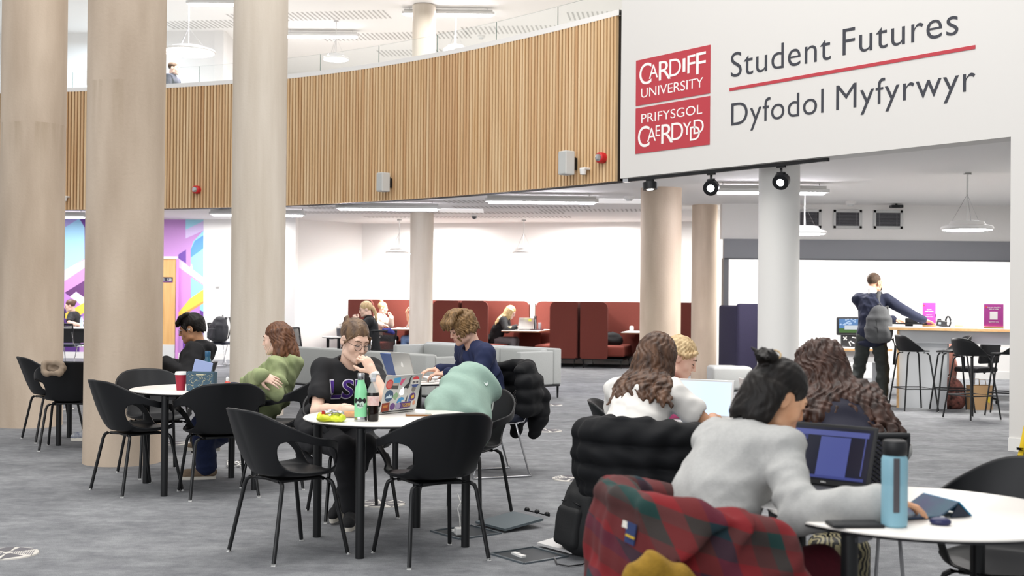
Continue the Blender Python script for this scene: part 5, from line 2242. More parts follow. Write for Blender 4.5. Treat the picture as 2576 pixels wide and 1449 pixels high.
# ---- green hoodie
p = Person('person', 'person in sage green hoodie, arms crossed, long brown hair', (-1.93, 8.93), R(176), s=.97, skin=('DEB7A3', 'EACBB9'), lean=(-41, -18),
           head=(-4, 8, 0), h=.006, neck_fwd=(-.45, 0, 1),
           hands=[dict(at=P(652, 952, 8.78), skip=1, elbow=P(696, 988, 8.66)),
                  dict(at=P(656, 945, 8.58), d=(.92, -.05, -.30), n=(-.2, .8, -.5), curl=.30, elbow=P(628, 962, 8.90))],
           feet=[G(520, 1205) + UP * .085, G(487, 1170) + UP * .13], knee_out=.06)
p.body()
sh = p.top('hoodie', cloth_green, e=.022, cuff=.008, hem=.05, seed=9, fold=.007, hood=True)
p.trousers(denim_dark, e=.016, flare=.024, seed=6, name='jeans')
p.shoes(shoe_tan, shoe_sole, [(-1, -.15, 0), (-1, .1, 0)], lace=shoe_sole)
lk = lock_set(26, -112, 112, .06, .24, .017, .014, 12, out=.012, sway=(0, -.03), steps=6)
rn = random.Random(17)
for q in range(12):
    y0 = -.085 + .0095 * q
    w_ = rn.uniform(-.012, .012)
    if q < 7:
        lk.append(([(-.082, y0, .03), (-.104, y0 - .004, -.05), (-.112, y0 + .012 + w_, -.12), (-.104 + w_, y0 + .045, -.20), (-.090, y0 + .085 + w_, -.27)], [.013, .016, .017, .014, .005]))
for q in range(5):
    w_ = rn.uniform(-.012, .012)
    lk.append(([(.075, .03 - .012 * q, .0), (.085, .06 - .01 * q, -.10), (.075 + w_, .085 - .006 * q, -.18), (.06, .10 - .006 * q, -.25)], [.014, .016, .015, .006]))
EAR = lambda sd: (lambda F, L, Rm: F.ell(L(sd * .088, .004, -.006), (.032, .030, .040), Rm, .010, True))
p.hair(hair_auburn, e=.005, disp=.003, locks=lk, extra=EAR(-1), h=.006, low=-.055)
earbud(p, -1, [p.L(-.075, .075, -.12), p.L(-.04, .10, -.20), p.nb + p.SF * .13 - UP * .12])
nz = (p.SF * .8 - Vector((0, 1, 0)) * .5 + UP * .25).normalized()
ux = Vector((-p.SX.x, -p.SX.y, 0))

# ---- black hoodie
p = Person('person', 'person in black hoodie and clear glasses beside the second column', (-3.08, 10.88), R(180), s=1.0, male=True, skin=('B98560', 'CC9C78'), lean=(-44, -16),
           head=(6, 16, 0), h=.007, neck_fwd=(-.5, 0, 1),
           hands=[dict(at=P(418, 912, 10.62), d=(-.9, .1, -.1), n=(0, 0, -1), pole=(.4, -.7, -1)), dict(at=P(400, 915, 11.0), d=(-.9, -.1, -.1), n=(0, 0, -1), pole=(.4, .7, -1))],
           feet=[Vector((-3.98, 11.0, .085)), Vector((-4.02, 11.22, .085))])
p.body()
p.top('hoodie', cloth_black, e=.028, cuff=.004, seed=11, fold=.006, hood=True)
p.trousers(cloth_black2, e=.015)
p.shoes(M('trainer_blue', '2A3A63', .7, color2='D8D8D4', vscale=14), shoe_sole, [(-1, -.1, 0), (-1, .15, 0)], lace=shoe_black)
lk = [([(x, .0, .134), (x * 1.05, .060, .116), (x * 1.08, .096, .080), (x * 1.1, .112, .050)], [.020, .019, .016, .006]) for x in (-.064, -.05, -.036, -.022, -.008, .008, .022, .036, .05, .064)]
lk += [([(s * .076, .04, .05), (s * .080, .038, .015), (s * .078, .034, -.015)], [.012, .009, .005]) for s in (-1, 1)]
lk += lock_set(20, -72, 100, .06, .12, .016, .003, 15, out=.002, steps=4)
p.hair(hair_black, e=.012, disp=.0012, locks=lk, extra=EAR(-1), h=.006, low=-.06)
glasses(p, M('clear_rim', 'C9CDD6', .2), .022)
earbud(p, -1)
MB().tube([p.nb + p.SF * .09 - Vector((0, .04, 0)), p.nb + p.SF * .13 - Vector((0, .05, .07)), p.nb + p.SF * .12 - Vector((0, .05, .15))], .004, 6).build('drawstring', cloth_black, p.root, smooth=True, world=True)

# ---- white tee, back turned
p = Person('person', 'person with long brown hair in a white tee, back to the camera', (.60, 6.16), R(58), s=.99, skin=('B9835F', 'CB9C7C'), lean=(16, 37),
           head=(-18, 22, 4), h=.0065,
           hands=[dict(at=Vector((.80, 6.72, .76)), d=(.5, .8, 0), pole=(-.9, .2, -.8)), dict(at=Vector((1.10, 6.50, .77)), d=(.3, .95, 0), n=(0, 0, -1), pole=(.9, -.5, -.9))])
p.body()
p.top('tee_shirt', cloth_white, e=.016, sleeve=.50, cuff=.018, seed=21, fold=.006)
p.trousers(denim_light, name='jeans')
p.shoes(shoe_black, shoe_sole)
lk = lock_set(20, -125, 125, .05, .17, .018, .006, 23, out=.008, steps=5)
wl = back_locks(p, 30, .16, .19, .018, .010, 24, gap=.116, ang=(-105, 125), side=.02, z0=.04)
lk += [([(.085, .03, .0), (.10, .055, -.10), (.105, .06, -.20), (.10, .075, -.28), (.11, .07, -.33)], [.016, .014, .012, .010, .004]), ([(.07, .05, .0), (.085, .085, -.12), (.08, .10, -.22), (.085, .095, -.30)], [.014, .012, .010, .004])]
p.hair(M('hair_brown_tips', '2F1E14', .5, color2='644530', vscale=10, stretch=(3, 3, .6)), e=.014, disp=.0032, locks=lk, wlocks=wl, h=.006, low=-.06, seed=8)

# ---- blonde behind her
p = Person('person', 'person with tied back blonde hair looking down, beyond the white tee', (.68, 7.12), R(-14), s=.96, skin=('DDAF98', 'EAC6B2'), lean=(20, 36), head=(4, 26, 0), h=.006,
           hands=[dict(at=Vector((1.10, 7.15, .76)), pole=(0, .8, -1)), dict(at=Vector((1.08, 6.86, .76)), pole=(0, -.8, -1))])
p.body()
p.top('jersey', M('cloth_magenta', '8A2A55', .85), e=.016, seed=25)
p.trousers(cloth_black2)
p.shoes(shoe_black, shoe_sole)
p.hair(hair_blonde, e=.006, disp=.0035, freq=150, low=-.05, bun=[((0, -.13, .03), (.032, .035, .04))], locks=[([(s * .06, .075, .075), (s * .085, .03, .035), (s * .08, -.04, .02)], [.012, .014, .012]) for s in (-1, 1)])

# ---- long dark curls
p = Person('person', 'person with long dark curls, dark gilet over grey sleeves', (1.49, 5.24), R(98), s=.99, skin=('C79A7C', 'D8B092'), lean=(15, 37), head=(12, 24, 0), h=.0065,
           hands=[dict(at=Vector((1.20, 5.66, .74)), pole=(-1, -.1, -.7), d=(.6, .8, 0)), dict(at=Vector((1.60, 5.66, .74)), pole=(1, -.1, -.7), d=(-.6, .8, 0))])
p.body(fingers=True)
p.top('sweatshirt', cloth_grey, e=.018, seed=31, fold=.004)
F = Field()
p.torso_field(F, .046, .05)
for i in (0, 1):
    F.cap(p.nb - p.d2 * .05, p.sh[i] * .75 + p.nb * .25, .092, .085, .03)
F.cap(p.nb, p.nb + (p.hb - p.nb) * .6, .070, .066, .02)
put('gilet', F, M('gilet_navy', '17172A', .7, bump=.1, bscale=200), p.root, .007, folds(.004, [((0, .2, 1), 60, 1), ((1, 0, .4), 40, .5)], 4))
p.trousers(cloth_black2)
p.shoes(shoe_black, shoe_sole)
lk = lock_set(34, -150, 150, .085, .24, .020, .020, 33, out=.016, steps=6, taper=.2)
wl = back_locks(p, 40, .19, .20, .020, .024, 34, gap=.135, ang=(-125, 125), side=.02, taper=.3, rad=(.095, .11))
wl += back_locks(p, 16, .10, .30, .017, .026, 35, gap=.13, ang=(30, 130), side=.14, taper=.4, rad=(.095, .11))
wl += back_locks(p, 10, .05, .26, .018, .022, 36, gap=.12, ang=(-130, -80), side=-.10, taper=.3, rad=(.095, .11))
p.hair(hair_curl, e=.014, disp=.005, freq=90, locks=lk, wlocks=wl, h=.0065, low=-.08, seed=5)

# ---- light grey sweater, nearest
p = Person('person', 'person in pale grey sweatshirt with dark bun, leaning over near table', (.61, 4.01), R(32), s=1.0, skin=('C68E6A', 'DBAA86'), lean=(24, 39), head=(-18, 28, 6), h=.006, twist=0, stretch=1.0,
           hands=[dict(at=Vector((.975, 4.22, .90)), d=(.25, -.1, .95), n=(-.8, .2, .1), curl=.9, pole=(-.2, .9, -.8)),
                  dict(at=P(2212, 1266, 3.74), d=(.97, .22, -.03), n=(.05, 0, -1), curl=.35, pole=(-.1, -.8, -.75))],
           feet=[Vector((1.05, 4.40, .085)), Vector((1.02, 4.02, .085))])
p.body()
p.top('sweatshirt', cloth_grey, e=.024, cuff=.010, hem=.03, seed=41, fold=.007, h=.007, neck_cut=.07)
p.trousers(cloth_burg, e=.02, flare=.02)
p.shoes(shoe_black, shoe_sole)
lk = lock_set(28, -112, 78, .02, .155, .018, .004, 43, out=.003, steps=6, taper=.3)
bun = [((.0, -.105, .106), (.038, .034, .028)), ((-.03, -.12, .114), (.022, .02, .018)), ((.03, -.115, .110), (.022, .022, .02)), ((0, -.135, .095), (.02, .02, .022))]
rn = random.Random(5)
for k in range(16):
    a = rn.uniform(0, 6.28)
    b_ = (0 + .04 * math.cos(a), -.115 + .02 * math.sin(a * 2), .106 + .015 * math.sin(a))
    lk.append(([b_, (b_[0] * 1.8 + rn.uniform(-.02, .02), b_[1] - .03 + rn.uniform(-.025, .02), b_[2] + .012 + rn.uniform(-.03, .008))], [.008, .002]))
p.hair(hair_black, e=.006, disp=.0013, locks=lk, extra=EAR(1), h=.0055, low=-.05, bun=bun)
MB().tube([p.L(.036 * math.cos(a), -.090 + .008 * math.sin(2 * a), .112 + .030 * math.sin(a)) for a in [k * .45 for k in range(15)]], .0035, 6).build('hair_tie', M('hair_tie_sand', 'B49A72', .7), p.root, smooth='all', world=True)

# ---- far table: black top, clasped hands
p = Person('person', 'far blonde person in black top, hands clasped above a laptop', (-2.36, 20.12), R(188), s=1.03, skin=('E0B9A4', 'ECD0BF'), lean=(2, 8), head=(6, 14, 0), h=.009,
           hands=[dict(at=P(900, 806, 19.98), d=(-.7, .4, .55), n=(.2, .9, .1), curl=.9, pole=(0, -1, -.9)), dict(at=P(900, 806, 20.20), d=(-.7, -.4, .55), n=(.2, -.9, .1), curl=.9, pole=(0, 1, -.9))])
p.body()
p.top('jumper', cloth_black, e=.024, collar=.35, seed=51, h=.009)
p.trousers(cloth_black2)
p.shoes(shoe_black, shoe_sole)
p.hair(hair_blonde, e=.006, h=.008, low=-.05, locks=[([(-.02, -.12, .0), (-.015, -.145, -.10), (-.02, -.135, -.20), (-.03, -.11, -.30)], [.034, .028, .022, .008])])
earbud(p, -1)

# ---- booth one
p = Person('person', 'far person with blonde top bun and cream jumper, leftmost booth', (-2.98, 26.05), R(-10), s=1.0, skin=('E2BBA6', 'EDD2C2'), lean=(10, 18), head=(0, 6, 0), h=.010,
           hands=[dict(at=P(984, 800, 25.9), d=(-.1, .3, .9), n=(-.9, .2, .1), curl=.7, pole=(.2, .8, -1)), dict(at=P(960, 818, 25.75), d=(.9, 0, 0), pole=(0, -1, -.8))])
p.body()
p.top('jumper', cloth_cream, e=.028, seed=61, h=.010)
p.trousers(cloth_black2)
p.shoes(shoe_black, shoe_sole)
p.hair(hair_blonde, e=.006, h=.009, low=-.05, bun=[((0, -.055, .15), (.04, .038, .035))])
p = Person('person', 'far person in pale jeans, bare arm, behind the slim column', (-1.86, 25.75), R(172), s=1.02, skin=('D39C7A', 'E2B598'), lean=(6, 10), head=(0, 10, 0), h=.010,
           hands=[dict(at=P(1023, 785, 25.45), d=(.3, .1, .9), n=(.9, .1, 0), curl=.8, pole=(-.8, -.3, -1)), dict(at=Vector((-2.15, 25.95, .78)), d=(-1, 0, 0))])
p.body()
p.top('tee_shirt', cloth_white, e=.018, sleeve=.5, h=.010)
p.trousers(denim_light, e=.016, name='jeans')
p.shoes(shoe_tan, shoe_sole)
p.hair(hair_brown, h=.010)

# ---- booth two
p = Person('person', 'far person with long blonde hair and grey leggings, middle booth', (-.36, 25.35), R(-12), s=1.03, skin=('E6BBA9', 'F0D2C4'), lean=(20, 34), head=(-8, 30, 0), h=.009,
           hands=[dict(at=Vector((.10, 25.50, .80)), d=(.9, 0, .1), pole=(0, .8, -1)), dict(at=Vector((.08, 25.12, .80)), d=(.9, 0, .1), pole=(0, -.9, -.8))])
p.body()
p.top('jumper', cloth_black, e=.026, seed=71, h=.009)
p.trousers(cloth_greyleg, name='leggings')
p.shoes(shoe_black, shoe_sole)
lk = lock_set(30, -130, 130, .06, .24, .016, .012, 73, out=.006, steps=6, sway=(0, .01)) + back_locks(p, 18, .15, .26, .018, .015, 74, gap=.13)
p.hair(M('hair_pale_blonde', 'B9985F', .5, color2='E6CF9D', vscale=16, stretch=(3, 3, .6)), e=.006, h=.008, locks=[l for l in lk if not isinstance(l[0][0], Vector)], wlocks=[l for l in lk if isinstance(l[0][0], Vector)], low=-.05)

# ---- standing at the counter
p = Person('person', 'person in navy blazer standing at the counter with grey rucksack', (4.90, 16.25), R(62), s=1.055, male=True, skin=('C99678', 'DBAE92'), stand=True, lean=(4, 10), head=(-32, 6, 0), h=.008,
           hands=[dict(at=P(2246, 803, 16.42), d=(.95, .1, -.15), n=(0, 0, -1), curl=.3, elbow=P(2192, 815, 16.50)), dict(at=P(2322, 805, 15.95), d=(.96, .1, -.25), n=(-.2, -.2, -1), curl=.25, pole=(0, -.5, -.8))],
           feet=[Vector((4.68, 16.35, .085)), Vector((5.03, 16.18, .085))])
p.body()
p.top('blazer', cloth_blazer, e=.024, hem=.10, seed=81, h=.008, fold=.004, neck_cut=.064)
F = Field()
F.cap(p.nb - p.d2 * .005 - p.SF * .012, p.hb + p.fz * .012 - p.fy * .022, .074, .066, .02)
put('shirt_collar', F, M('shirt_white', 'F0EFEC', .8), p.root, .007)
p.trousers(cloth_trous, e=.020, flare=.01, seed=83, fold=.008)
p.shoes(shoe_brown, shoe_brown, lace=shoe_black)
p.hair(hair_short, e=.001, disp=.0012, h=.007, low=-.035, cap_r=(.078, .099, .086))
F = Field()
F.ell(p.L(0, .088, -.058), (.048, .034, .045), np.array((tuple(p.fx), tuple(p.fy), tuple(p.fz))).T, .01)
o = put('face_mask', F, cloth_black, p.root, .006)
MB().tube([p.L(.045, .07, -.04), p.L(.075, .03, -.02), p.L(.082, -.006, .02)], .0025, 6).tube([p.L(.045, .065, -.075), p.L(.070, .02, -.05), p.L(.082, -.012, -.03)], .0025, 6).build('mask_strap', cloth_black, p.root, world=True)
MAN = p

# ---- balcony
p = Person('person', 'person with short fair hair behind the balcony glass', (-6.64, 23.0, 4.17 + .92), R(-8), s=1.02, male=True, skin=('DDB09A', 'E8C5B2'), stand=True, lean=(2, 6), head=(0, 6, 0), h=.010,
           feet=[Vector((-6.64, 23.1, 4.26)), Vector((-6.64, 22.9, 4.26))])
p.body()
p.top('jacket', M('cloth_dark_blue', '20243A', .8), e=.03, collar=.5, h=.010)
p.trousers(cloth_black2)
p.hair(hair_short, e=.004, h=.009, low=-.02, disp=.002)
p = Person('person', 'dark hair of a person just above the balcony edge', (-5.72, 23.2, 4.17 + .50), R(-100), s=1.0, lean=(4, 10), head=(0, 25, 0), h=.011, feet=[Vector((-5.80, 22.85, 4.26)), Vector((-5.64, 22.85, 4.26))])
p.body()
p.top('jumper', cloth_black, e=.02, h=.011)
p.trousers(cloth_black2)
p.hair(hair_black, e=.006, h=.010)

# ---- mural table
p = Person('person', 'person at the mural table, mostly behind the second column', (-8.98, 24.75), R(185), s=1.0, skin=('DDB09A', 'E8C5B2'), lean=(10, 16), head=(10, 14, 0), h=.010,
           hands=[dict(at=P(205, 818, 24.4), d=(-1, 0, 0), pole=(0, -1, -.6)), dict(at=P(215, 818, 24.9), d=(-1, 0, 0), pole=(0, 1, -.6))])
p.body()
p.top('tee_shirt', cloth_black, e=.02, sleeve=.8, h=.010)
p.trousers(cloth_black2)
p.shoes(shoe_black, shoe_sole)
p.hair(hair_brown, e=.004, h=.010, bun=[((0, -.12, .06), (.035, .035, .035))])
# ============================================================ things on the tables, floor and chairs
TZ = .7225
m_alu = M('laptop_silver', 'C9CAC8', .35, metal=.55)
m_alu_l = M('laptop_pale', 'D8D8D6', .4, metal=.2)
m_key = M('laptop_keys', '2B2C2F', .6)
m_lapblack = M('laptop_black', '17181B', .5)
m_screen_w = M('screen_white', '101010', .3, emit='D5E6FF', estr=1.25)
m_screen_off = M('screen_dark', '0C0D12', .15)
m_screen_blue = M('screen_blue', '101018', .3, emit='C8DAF8', estr=.9)
m_glow = M('logo_glow', 'FFFFFF', .4, emit='FFFFFF', estr=1.6)
m_logo = M('logo_pale', 'ECECEA', .3)


def apple(mb, c, ux, uy, r, d):
    """round fruit mark with a bite and a leaf"""
    n = Vector(ux).cross(Vector(uy)) * d
    pts = []
    for k in range(40):
        a = 2 * math.pi * k / 40
        q = r * (1 + .10 * math.cos(2 * a) * 0 + .06 * math.cos(3 * a + math.pi / 2) - (.16 if abs(a - math.pi / 2) < .22 else 0) - (.12 if abs(a - 3 * math.pi / 2) < .25 else 0))
        x, y = q * math.cos(a) * .92, q * math.sin(a)
        bx_, by_ = 1.12 * r, .10 * r
        if math.hypot(x - bx_, y - by_) < .42 * r:
            t = math.atan2(y - by_, x - bx_)
            x, y = bx_ + .42 * r * math.cos(t), by_ + .42 * r * math.sin(t)
        pts.append(Vector(c) + Vector(ux) * x + Vector(uy) * y)
    mb.prism(pts, n)
    lf = [Vector(c) + Vector(ux) * (r * (.05 + .30 * t + .14 * s_ * math.sin(math.pi * t))) + Vector(uy) * (r * (.98 + .5 * t - .12 * s_ * math.sin(math.pi * t))) for s_, t in
          [(1, 0), (1, .3), (1, .6), (1, .85), (1, 1), (-1, .85), (-1, .6), (-1, .3)]]
    mb.prism(lf, n)


def laptop(c, yaw, label, z=TZ, w=.31, d=.215, ang=108, body=None, screen=None, logo=None, keys=None, bezel=None):
    """c: middle of the hinge; yaw: the way its user looks"""
    body = body or m_alu
    F = Vector((math.cos(yaw), math.sin(yaw), 0))
    t = thing('laptop', label, 'laptop', (c[0], c[1], z), yaw - math.pi / 2, 'laptops')
    MB().box((0, -d / 2, .009), (w, d, .014), bevel=.003).build('base', body, t)
    MB().box((0, -d * .36, .0165), (w * .86, d * .42, .002)).build('keyboard', keys or m_key, t)
    MB().box((0, -d * .80, .0165), (w * .34, d * .28, .001)).build('trackpad', body, t)
    a = R(ang)
    uy = Vector((0, -math.cos(a), math.sin(a)))   # up the lid
    nz = Vector((0, -math.sin(a), -math.cos(a)))  # screen side
    rt = rot_axes(Vector((1, 0, 0)), uy, Vector((1, 0, 0)).cross(uy))
    o = Vector((0, .002, .016))
    lid = MB().box(o + uy * (d / 2), (w, d, .007), rt, bevel=.0025).build('lid', body, t)
    MB().box(o + uy * (d / 2) + nz * .0042, (w - .006, d - .006, .001), rt).build('bezel', bezel or m_lapblack, lid)
    sc = MB().box(o + uy * (d / 2 + .004) + nz * .0052, (w - .028, d - .034, .001), rt).build('screen', screen or m_screen_off, lid)
    MB().tube([(-w * .42, 0, .014), (w * .42, 0, .014)], .006, 8).build('hinge', m_key, t)
    if logo:
        mb = MB()
        apple(mb, o + uy * (d * .52) - nz * .0038, Vector((-1, 0, 0)), uy, .021, .0012)
        mb.build('logo_mark', logo, lid)
    return t, lid, o, uy, nz, w, d


# --- stickered laptop on the front table
c = Vector((-.672, 7.08, 0))
t, lid, o, uy, nz, w, d = laptop(c, R(-37), 'silver laptop covered in stickers, glowing fruit logo, facing away from the camera', w=.315, d=.22, ang=104, logo=m_glow)
sx = Vector((-1, 0, 0))


def stick(kind, u, v, a, b, col, rot=0.0, lift=0.0):
    """sticker on the lid: u across, v up (0..1 seen from outside)"""
    c_ = o + sx * ((u - .5) * w) + uy * (v * d) - nz * (.0036 + lift)
    ux_ = sx * math.cos(R(rot)) + uy * math.sin(R(rot))
    uy_ = uy * math.cos(R(rot)) - sx * math.sin(R(rot))
    mb = MB()
    if kind == 'o':
        pts = [c_ + ux_ * (a * math.cos(2 * math.pi * k / 28)) + uy_ * (b * math.sin(2 * math.pi * k / 28)) for k in range(28)]
    elif kind == 'r':
        pts = [c_ + ux_ * x + uy_ * y for x, y in ((-a, -b), (a, -b), (a, b), (-a, b))]
    else:
        pts = [c_ + ux_ * x * a + uy_ * y * b for x, y in kind]
    mb.prism(pts, -nz * .0006)
    return mb.build('sticker', M('sticker_' + col, col, .5), lid)


stick('o', .12, .76, .030, .030, 'C8413B')
stick('o', .12, .76, .024, .022, 'D46A63', 0, .0007)
stick('r', .31, .86, .028, .016, '4FA0CB', 4)
stick('r', .28, .70, .029, .019, '4A4A48', -4)
stick('r', .285, .755, .026, .008, 'B9A59C', -4, .0007)
stick([(-1, -.6), (-.4, -1), (1, .8), (.2, .5), (-.6, .5)], .47, .82, .022, .026, 'D4577E')
stick([(-1, -.75), (-.2, -.5), (.35, -.7), (.55, 0), (.5, .65), (.8, .95), (.55, 1), (.3, .7), (.3, .2), (-.1, -.05)], .61, .74, .042, .046, '2C2B2F')
stick('o', .83, .78, .034, .034, 'E4DFD8')
stick([(-1, 0), (-.8, .6), (-.3, .95), (.3, .95), (.8, .6), (1, 0)], .83, .85, .030, .020, 'D3424A', 0, .0007)
stick([(-1, 0), (1, 0), (.75, -.6), (.3, -.95), (-.3, -.95), (-.75, -.6)], .83, .715, .031, .020, '3F4F86', 0, .0007)
stick('o', .70, .55, .020, .020, 'C7C3BF')
stick('o', .82, .58, .018, .018, '7C7570')
stick('o', .16, .44, .036, .036, '3D5674')
stick([(-1, -.6), (-.6, .2), (-.3, -.1), (0, .6), (.4, 0), (.7, .3), (1, -.6)], .16, .43, .028, .020, 'CFE0EC', 0, .0007)
stick([(-1, -.2), (.1, 1), (1, .1), (.2, -1)], .34, .42, .028, .026, '8FB08A')
stick([(-1, -.7), (-.5, .4), (.2, .8), (.9, .5), (.9, 0), (.3, -.2), (.4, -.9), (-.2, -.4), (-.5, -.9)], .50, .30, .032, .022, '3E92C9')
stick([(-1, -1), (-.2, 1), (0, -1)], .69, .33, .018, .020, '4A4A52')
stick([(-1, -1), (0, 1), (1, -1)], .75, .34, .012, .022, '6D7DAE')
stick('o', .83, .36, .025, .025, '5B3A73')
stick('r', .83, .36, .012, .010, 'D9AC45', 20, .0007)
stick('r', .12, .13, .032, .026, '8E3A22', 3)
stick('r', .11, .15, .020, .008, 'C27A39', 3, .0007)
stick('o', .31, .13, .022, .022, '6F4A8A')
stick('r', .62, .14, .062, .019, '57397F', 3)
stick('o', .46, .13, .022, .020, 'A79CBE', 0, .0007)
stick('o', .90, .18, .012, .014, 'D89A7E')
for s_, u_, v_, w_, col, ln in (('NEW YORK', .83, .775, .052, '3B3F4C', .0016), ('TIGERS', .68, .14, .080, 'E3B13C', .0013)):
    fit_text('sticker_lettering', s_, M('sticker_' + col, col, .5), lid, o + sx * ((u_ - .5) * w) + uy * (v_ * d) - nz * (.0036 + ln), sx, uy, w_, .016 if s_ != 'TIGERS' else .022, .0005, .012, center=True)

# --- other laptops
laptop((-.875, 9.93), R(215), 'silver laptop with pale fruit logo in front of the person in the navy top', w=.31, d=.22, ang=106, logo=m_logo)
t, lid, o, uy, nz, w, d = laptop((1.14, 4.35), R(50), 'black laptop with a dim blue document on its screen, on the near table', w=.345, d=.232, ang=112, body=m_lapblack,
                                 screen=M('screen_navy', '0A0A14', .3, emit='141838', estr=.35), bezel=m_lapblack)
for u_, v_, a_, b_, col, es in ((0, .90, .145, .010, '6C76C8', .5), (.02, .46, .058, .075, '6470C4', .5), (-.115, .80, .025, .010, '4650A0', .35), (0, .08, .148, .005, '5560B4', .45), (.135, .5, .002, .07, '6C78D0', .45)):
    MB().box(o + Vector((u_, 0, 0)) + uy * (v_ * (d - .03) + .015) + nz * .0062, (a_ * 2, b_ * 2, .0008), rot_axes(Vector((1, 0, 0)), uy, Vector((1, 0, 0)).cross(uy))).build(
        'screen_pane', M('screen_' + col, '101018', .3, emit=col, estr=es), lid)
fit_text('lid_lettering', 'DELL', m_logo, lid, o + uy * .012 + nz * .0052, Vector((1, 0, 0)), uy, .022, .006, .0006, .02, center=True)
laptop((1.09, 6.76), R(62), 'laptop with a bright white screen between the white tee and the grey sweatshirt', w=.33, d=.225, ang=104, screen=m_screen_w, bezel=m_alu_l)
laptop((1.42, 6.95), R(190), 'second laptop with a pink edge behind the bright screen, beside the dark bun', w=.31, d=.215, ang=100, body=m_alu_l)
laptop((-2.80, 20.15), R(178), 'pale laptop in front of the far person with clasped hands', w=.33, d=.23, ang=112, body=m_alu_l)
oo = B0 + bu * (W_B * -2 + .03) + bv * .78
q = oo + bu * (W_B / 2 - .02)
laptop((q.x - .12, q.y - .30), R(0), 'silver laptop on the leftmost booth table, before the person with the top bun', z=.739, w=.32, d=.22, ang=112, body=m_alu_l)
laptop((q.x - .02, q.y + .10), R(165), 'open laptop with a pale blue screen on the leftmost booth table', z=.739, w=.33, d=.22, ang=108, body=m_lapblack, screen=m_screen_blue)
q2 = q + bu * W_B
laptop((q2.x - .02, q2.y - .36), R(-62), 'silver laptop with a yellow sticky note on the middle booth table', z=.739, w=.36, d=.25, ang=100, body=m_alu)
tt = bpy.context.scene.objects[-1]
laptop((q2.x + .12, q2.y - .15), R(170), 'dark red lidded laptop on the middle booth table beside the steel bottle', z=.739, w=.33, d=.23, ang=106, body=M('laptop_wine', '4A1A26', .5))
c = P(1318, 799, q2.y - .44)
tag(MB().box((0, 0, 0), (.075, .004, .055), rotz(R(28))).build('sticky_note', M('note_yellow', 'DDE26A', .8)), 'yellow sticky note on the back of the silver laptop in the middle booth', 'note').location = (q2.x - .02 + .09, q2.y - .47, .955)

# --- bottles and cups
def lathe_thing(name, label, cat, c, z, parts, group=None):
    t = thing(name, label, cat, (c[0], c[1], z), 0, group)
    for nm, prof, mat in parts:
        MB().lathe(prof, (0, 0, 0), 32, cap=True).build(nm, mat, t, smooth=True)
    return t


m_mint = M('bottle_mint', '8FDCA6', .25)
m_steel = M('steel', 'B8BABC', .25, metal=1.0)
c = P(911, 1050, 6.62)
c = Vector((-.83, 6.60, 0))
t = lathe_thing('water_bottle', 'mint green metal bottle with silver cap on the front table', 'bottle', c, TZ, [
    ('body', [(.030, .022), (.0355, .026), (.0355, .155), (.030, .185), (.020, .215), (.0185, .228)], m_mint),
    ('cap', [(.0175, .226), (.0195, .230), (.0195, .262), (.018, .266)], m_steel),
    ('base', [(.034, 0), (.036, .003), (.0357, .025), (.034, .027)], m_steel)])
mb = MB()
for r0, z0 in ((.0362, 0),):
    for k in range(10):
        a = R(-90 - 62 + 12.4 * k)
mbx = MB()
pts = [(R(-90) + .80 * math.cos(2 * math.pi * k / 28), .098 + .030 * math.sin(2 * math.pi * k / 28)) for k in range(28)]
mbx.poly([(.0361 * math.cos(a), .0361 * math.sin(a), z) for a, z in pts])
bmesh.ops.triangulate(mbx.bm, faces=mbx.bm.faces[:])
mbx.bm.free()
mb = MB()
mb.grid([[(.0362 * math.cos(R(-90) + u * .62), .0362 * math.sin(R(-90) + u * .62), .098 + v * .026 * math.sqrt(max(0, 1 - u * u))) for u in [x_ / 10 for x_ in range(-10, 11)]] for v in (-1, 0, 1)])
mb.build('label', M('bottle_label', 'C9DCD0', .4), t, smooth='all')
mb = MB()
mb.grid([[(.0366 * math.cos(R(-90) + u * 1.05), .0366 * math.sin(R(-90) + u * 1.05), .118 + v * (.010 + .005 * math.cos(u * 9)) - .006 * u * u) for u in [x_ / 14 for x_ in range(-14, 15)]] for v in (-1, 1)])
mb.build('label_band', m_lapblack, t, smooth='all')
fit_text('label_lettering', 'ALL', m_lapblack, t, Vector((-.018, -.0385, .084)), Vector((1, 0, 0)), UP, .036, .016, .001, .02)

m_cola = M('cola', '120806', .12)
m_pet = M('clear_plastic', 'E4E4E0', .1, alpha=.35)
c = Vector((-.762, 6.60, 0))
t = lathe_thing('cola_bottle', 'plastic bottle of dark cola with pale pink label on the front table', 'bottle', c, TZ, [
    ('body', [(.026, 0), (.031, .008), (.032, .05), (.030, .075), (.033, .11), (.033, .15), (.0315, .158)], m_cola),
    ('bottle_neck', [(.032, .158), (.028, .180), (.016, .205), (.0125, .212), (.0125, .220)], m_pet),
    ('cap', [(.0145, .218), (.015, .220), (.015, .236), (.0135, .238)], M('cap_grey', 'AEB0B8', .5)),
    ('label', [(.0335, .088), (.0338, .09), (.0338, .138), (.0335, .14)], M('label_pink', 'D9A6A4', .5, color2='E7D4CC', vscale=40))])
for k in range(5):
    a = 2 * math.pi * k / 5
    MB().ell((c.x * 0 + .017 * math.cos(a), .017 * math.sin(a), .006), (.012, .012, .007), None, 10, 8).build('foot_lobe', m_cola, t, smooth=True)

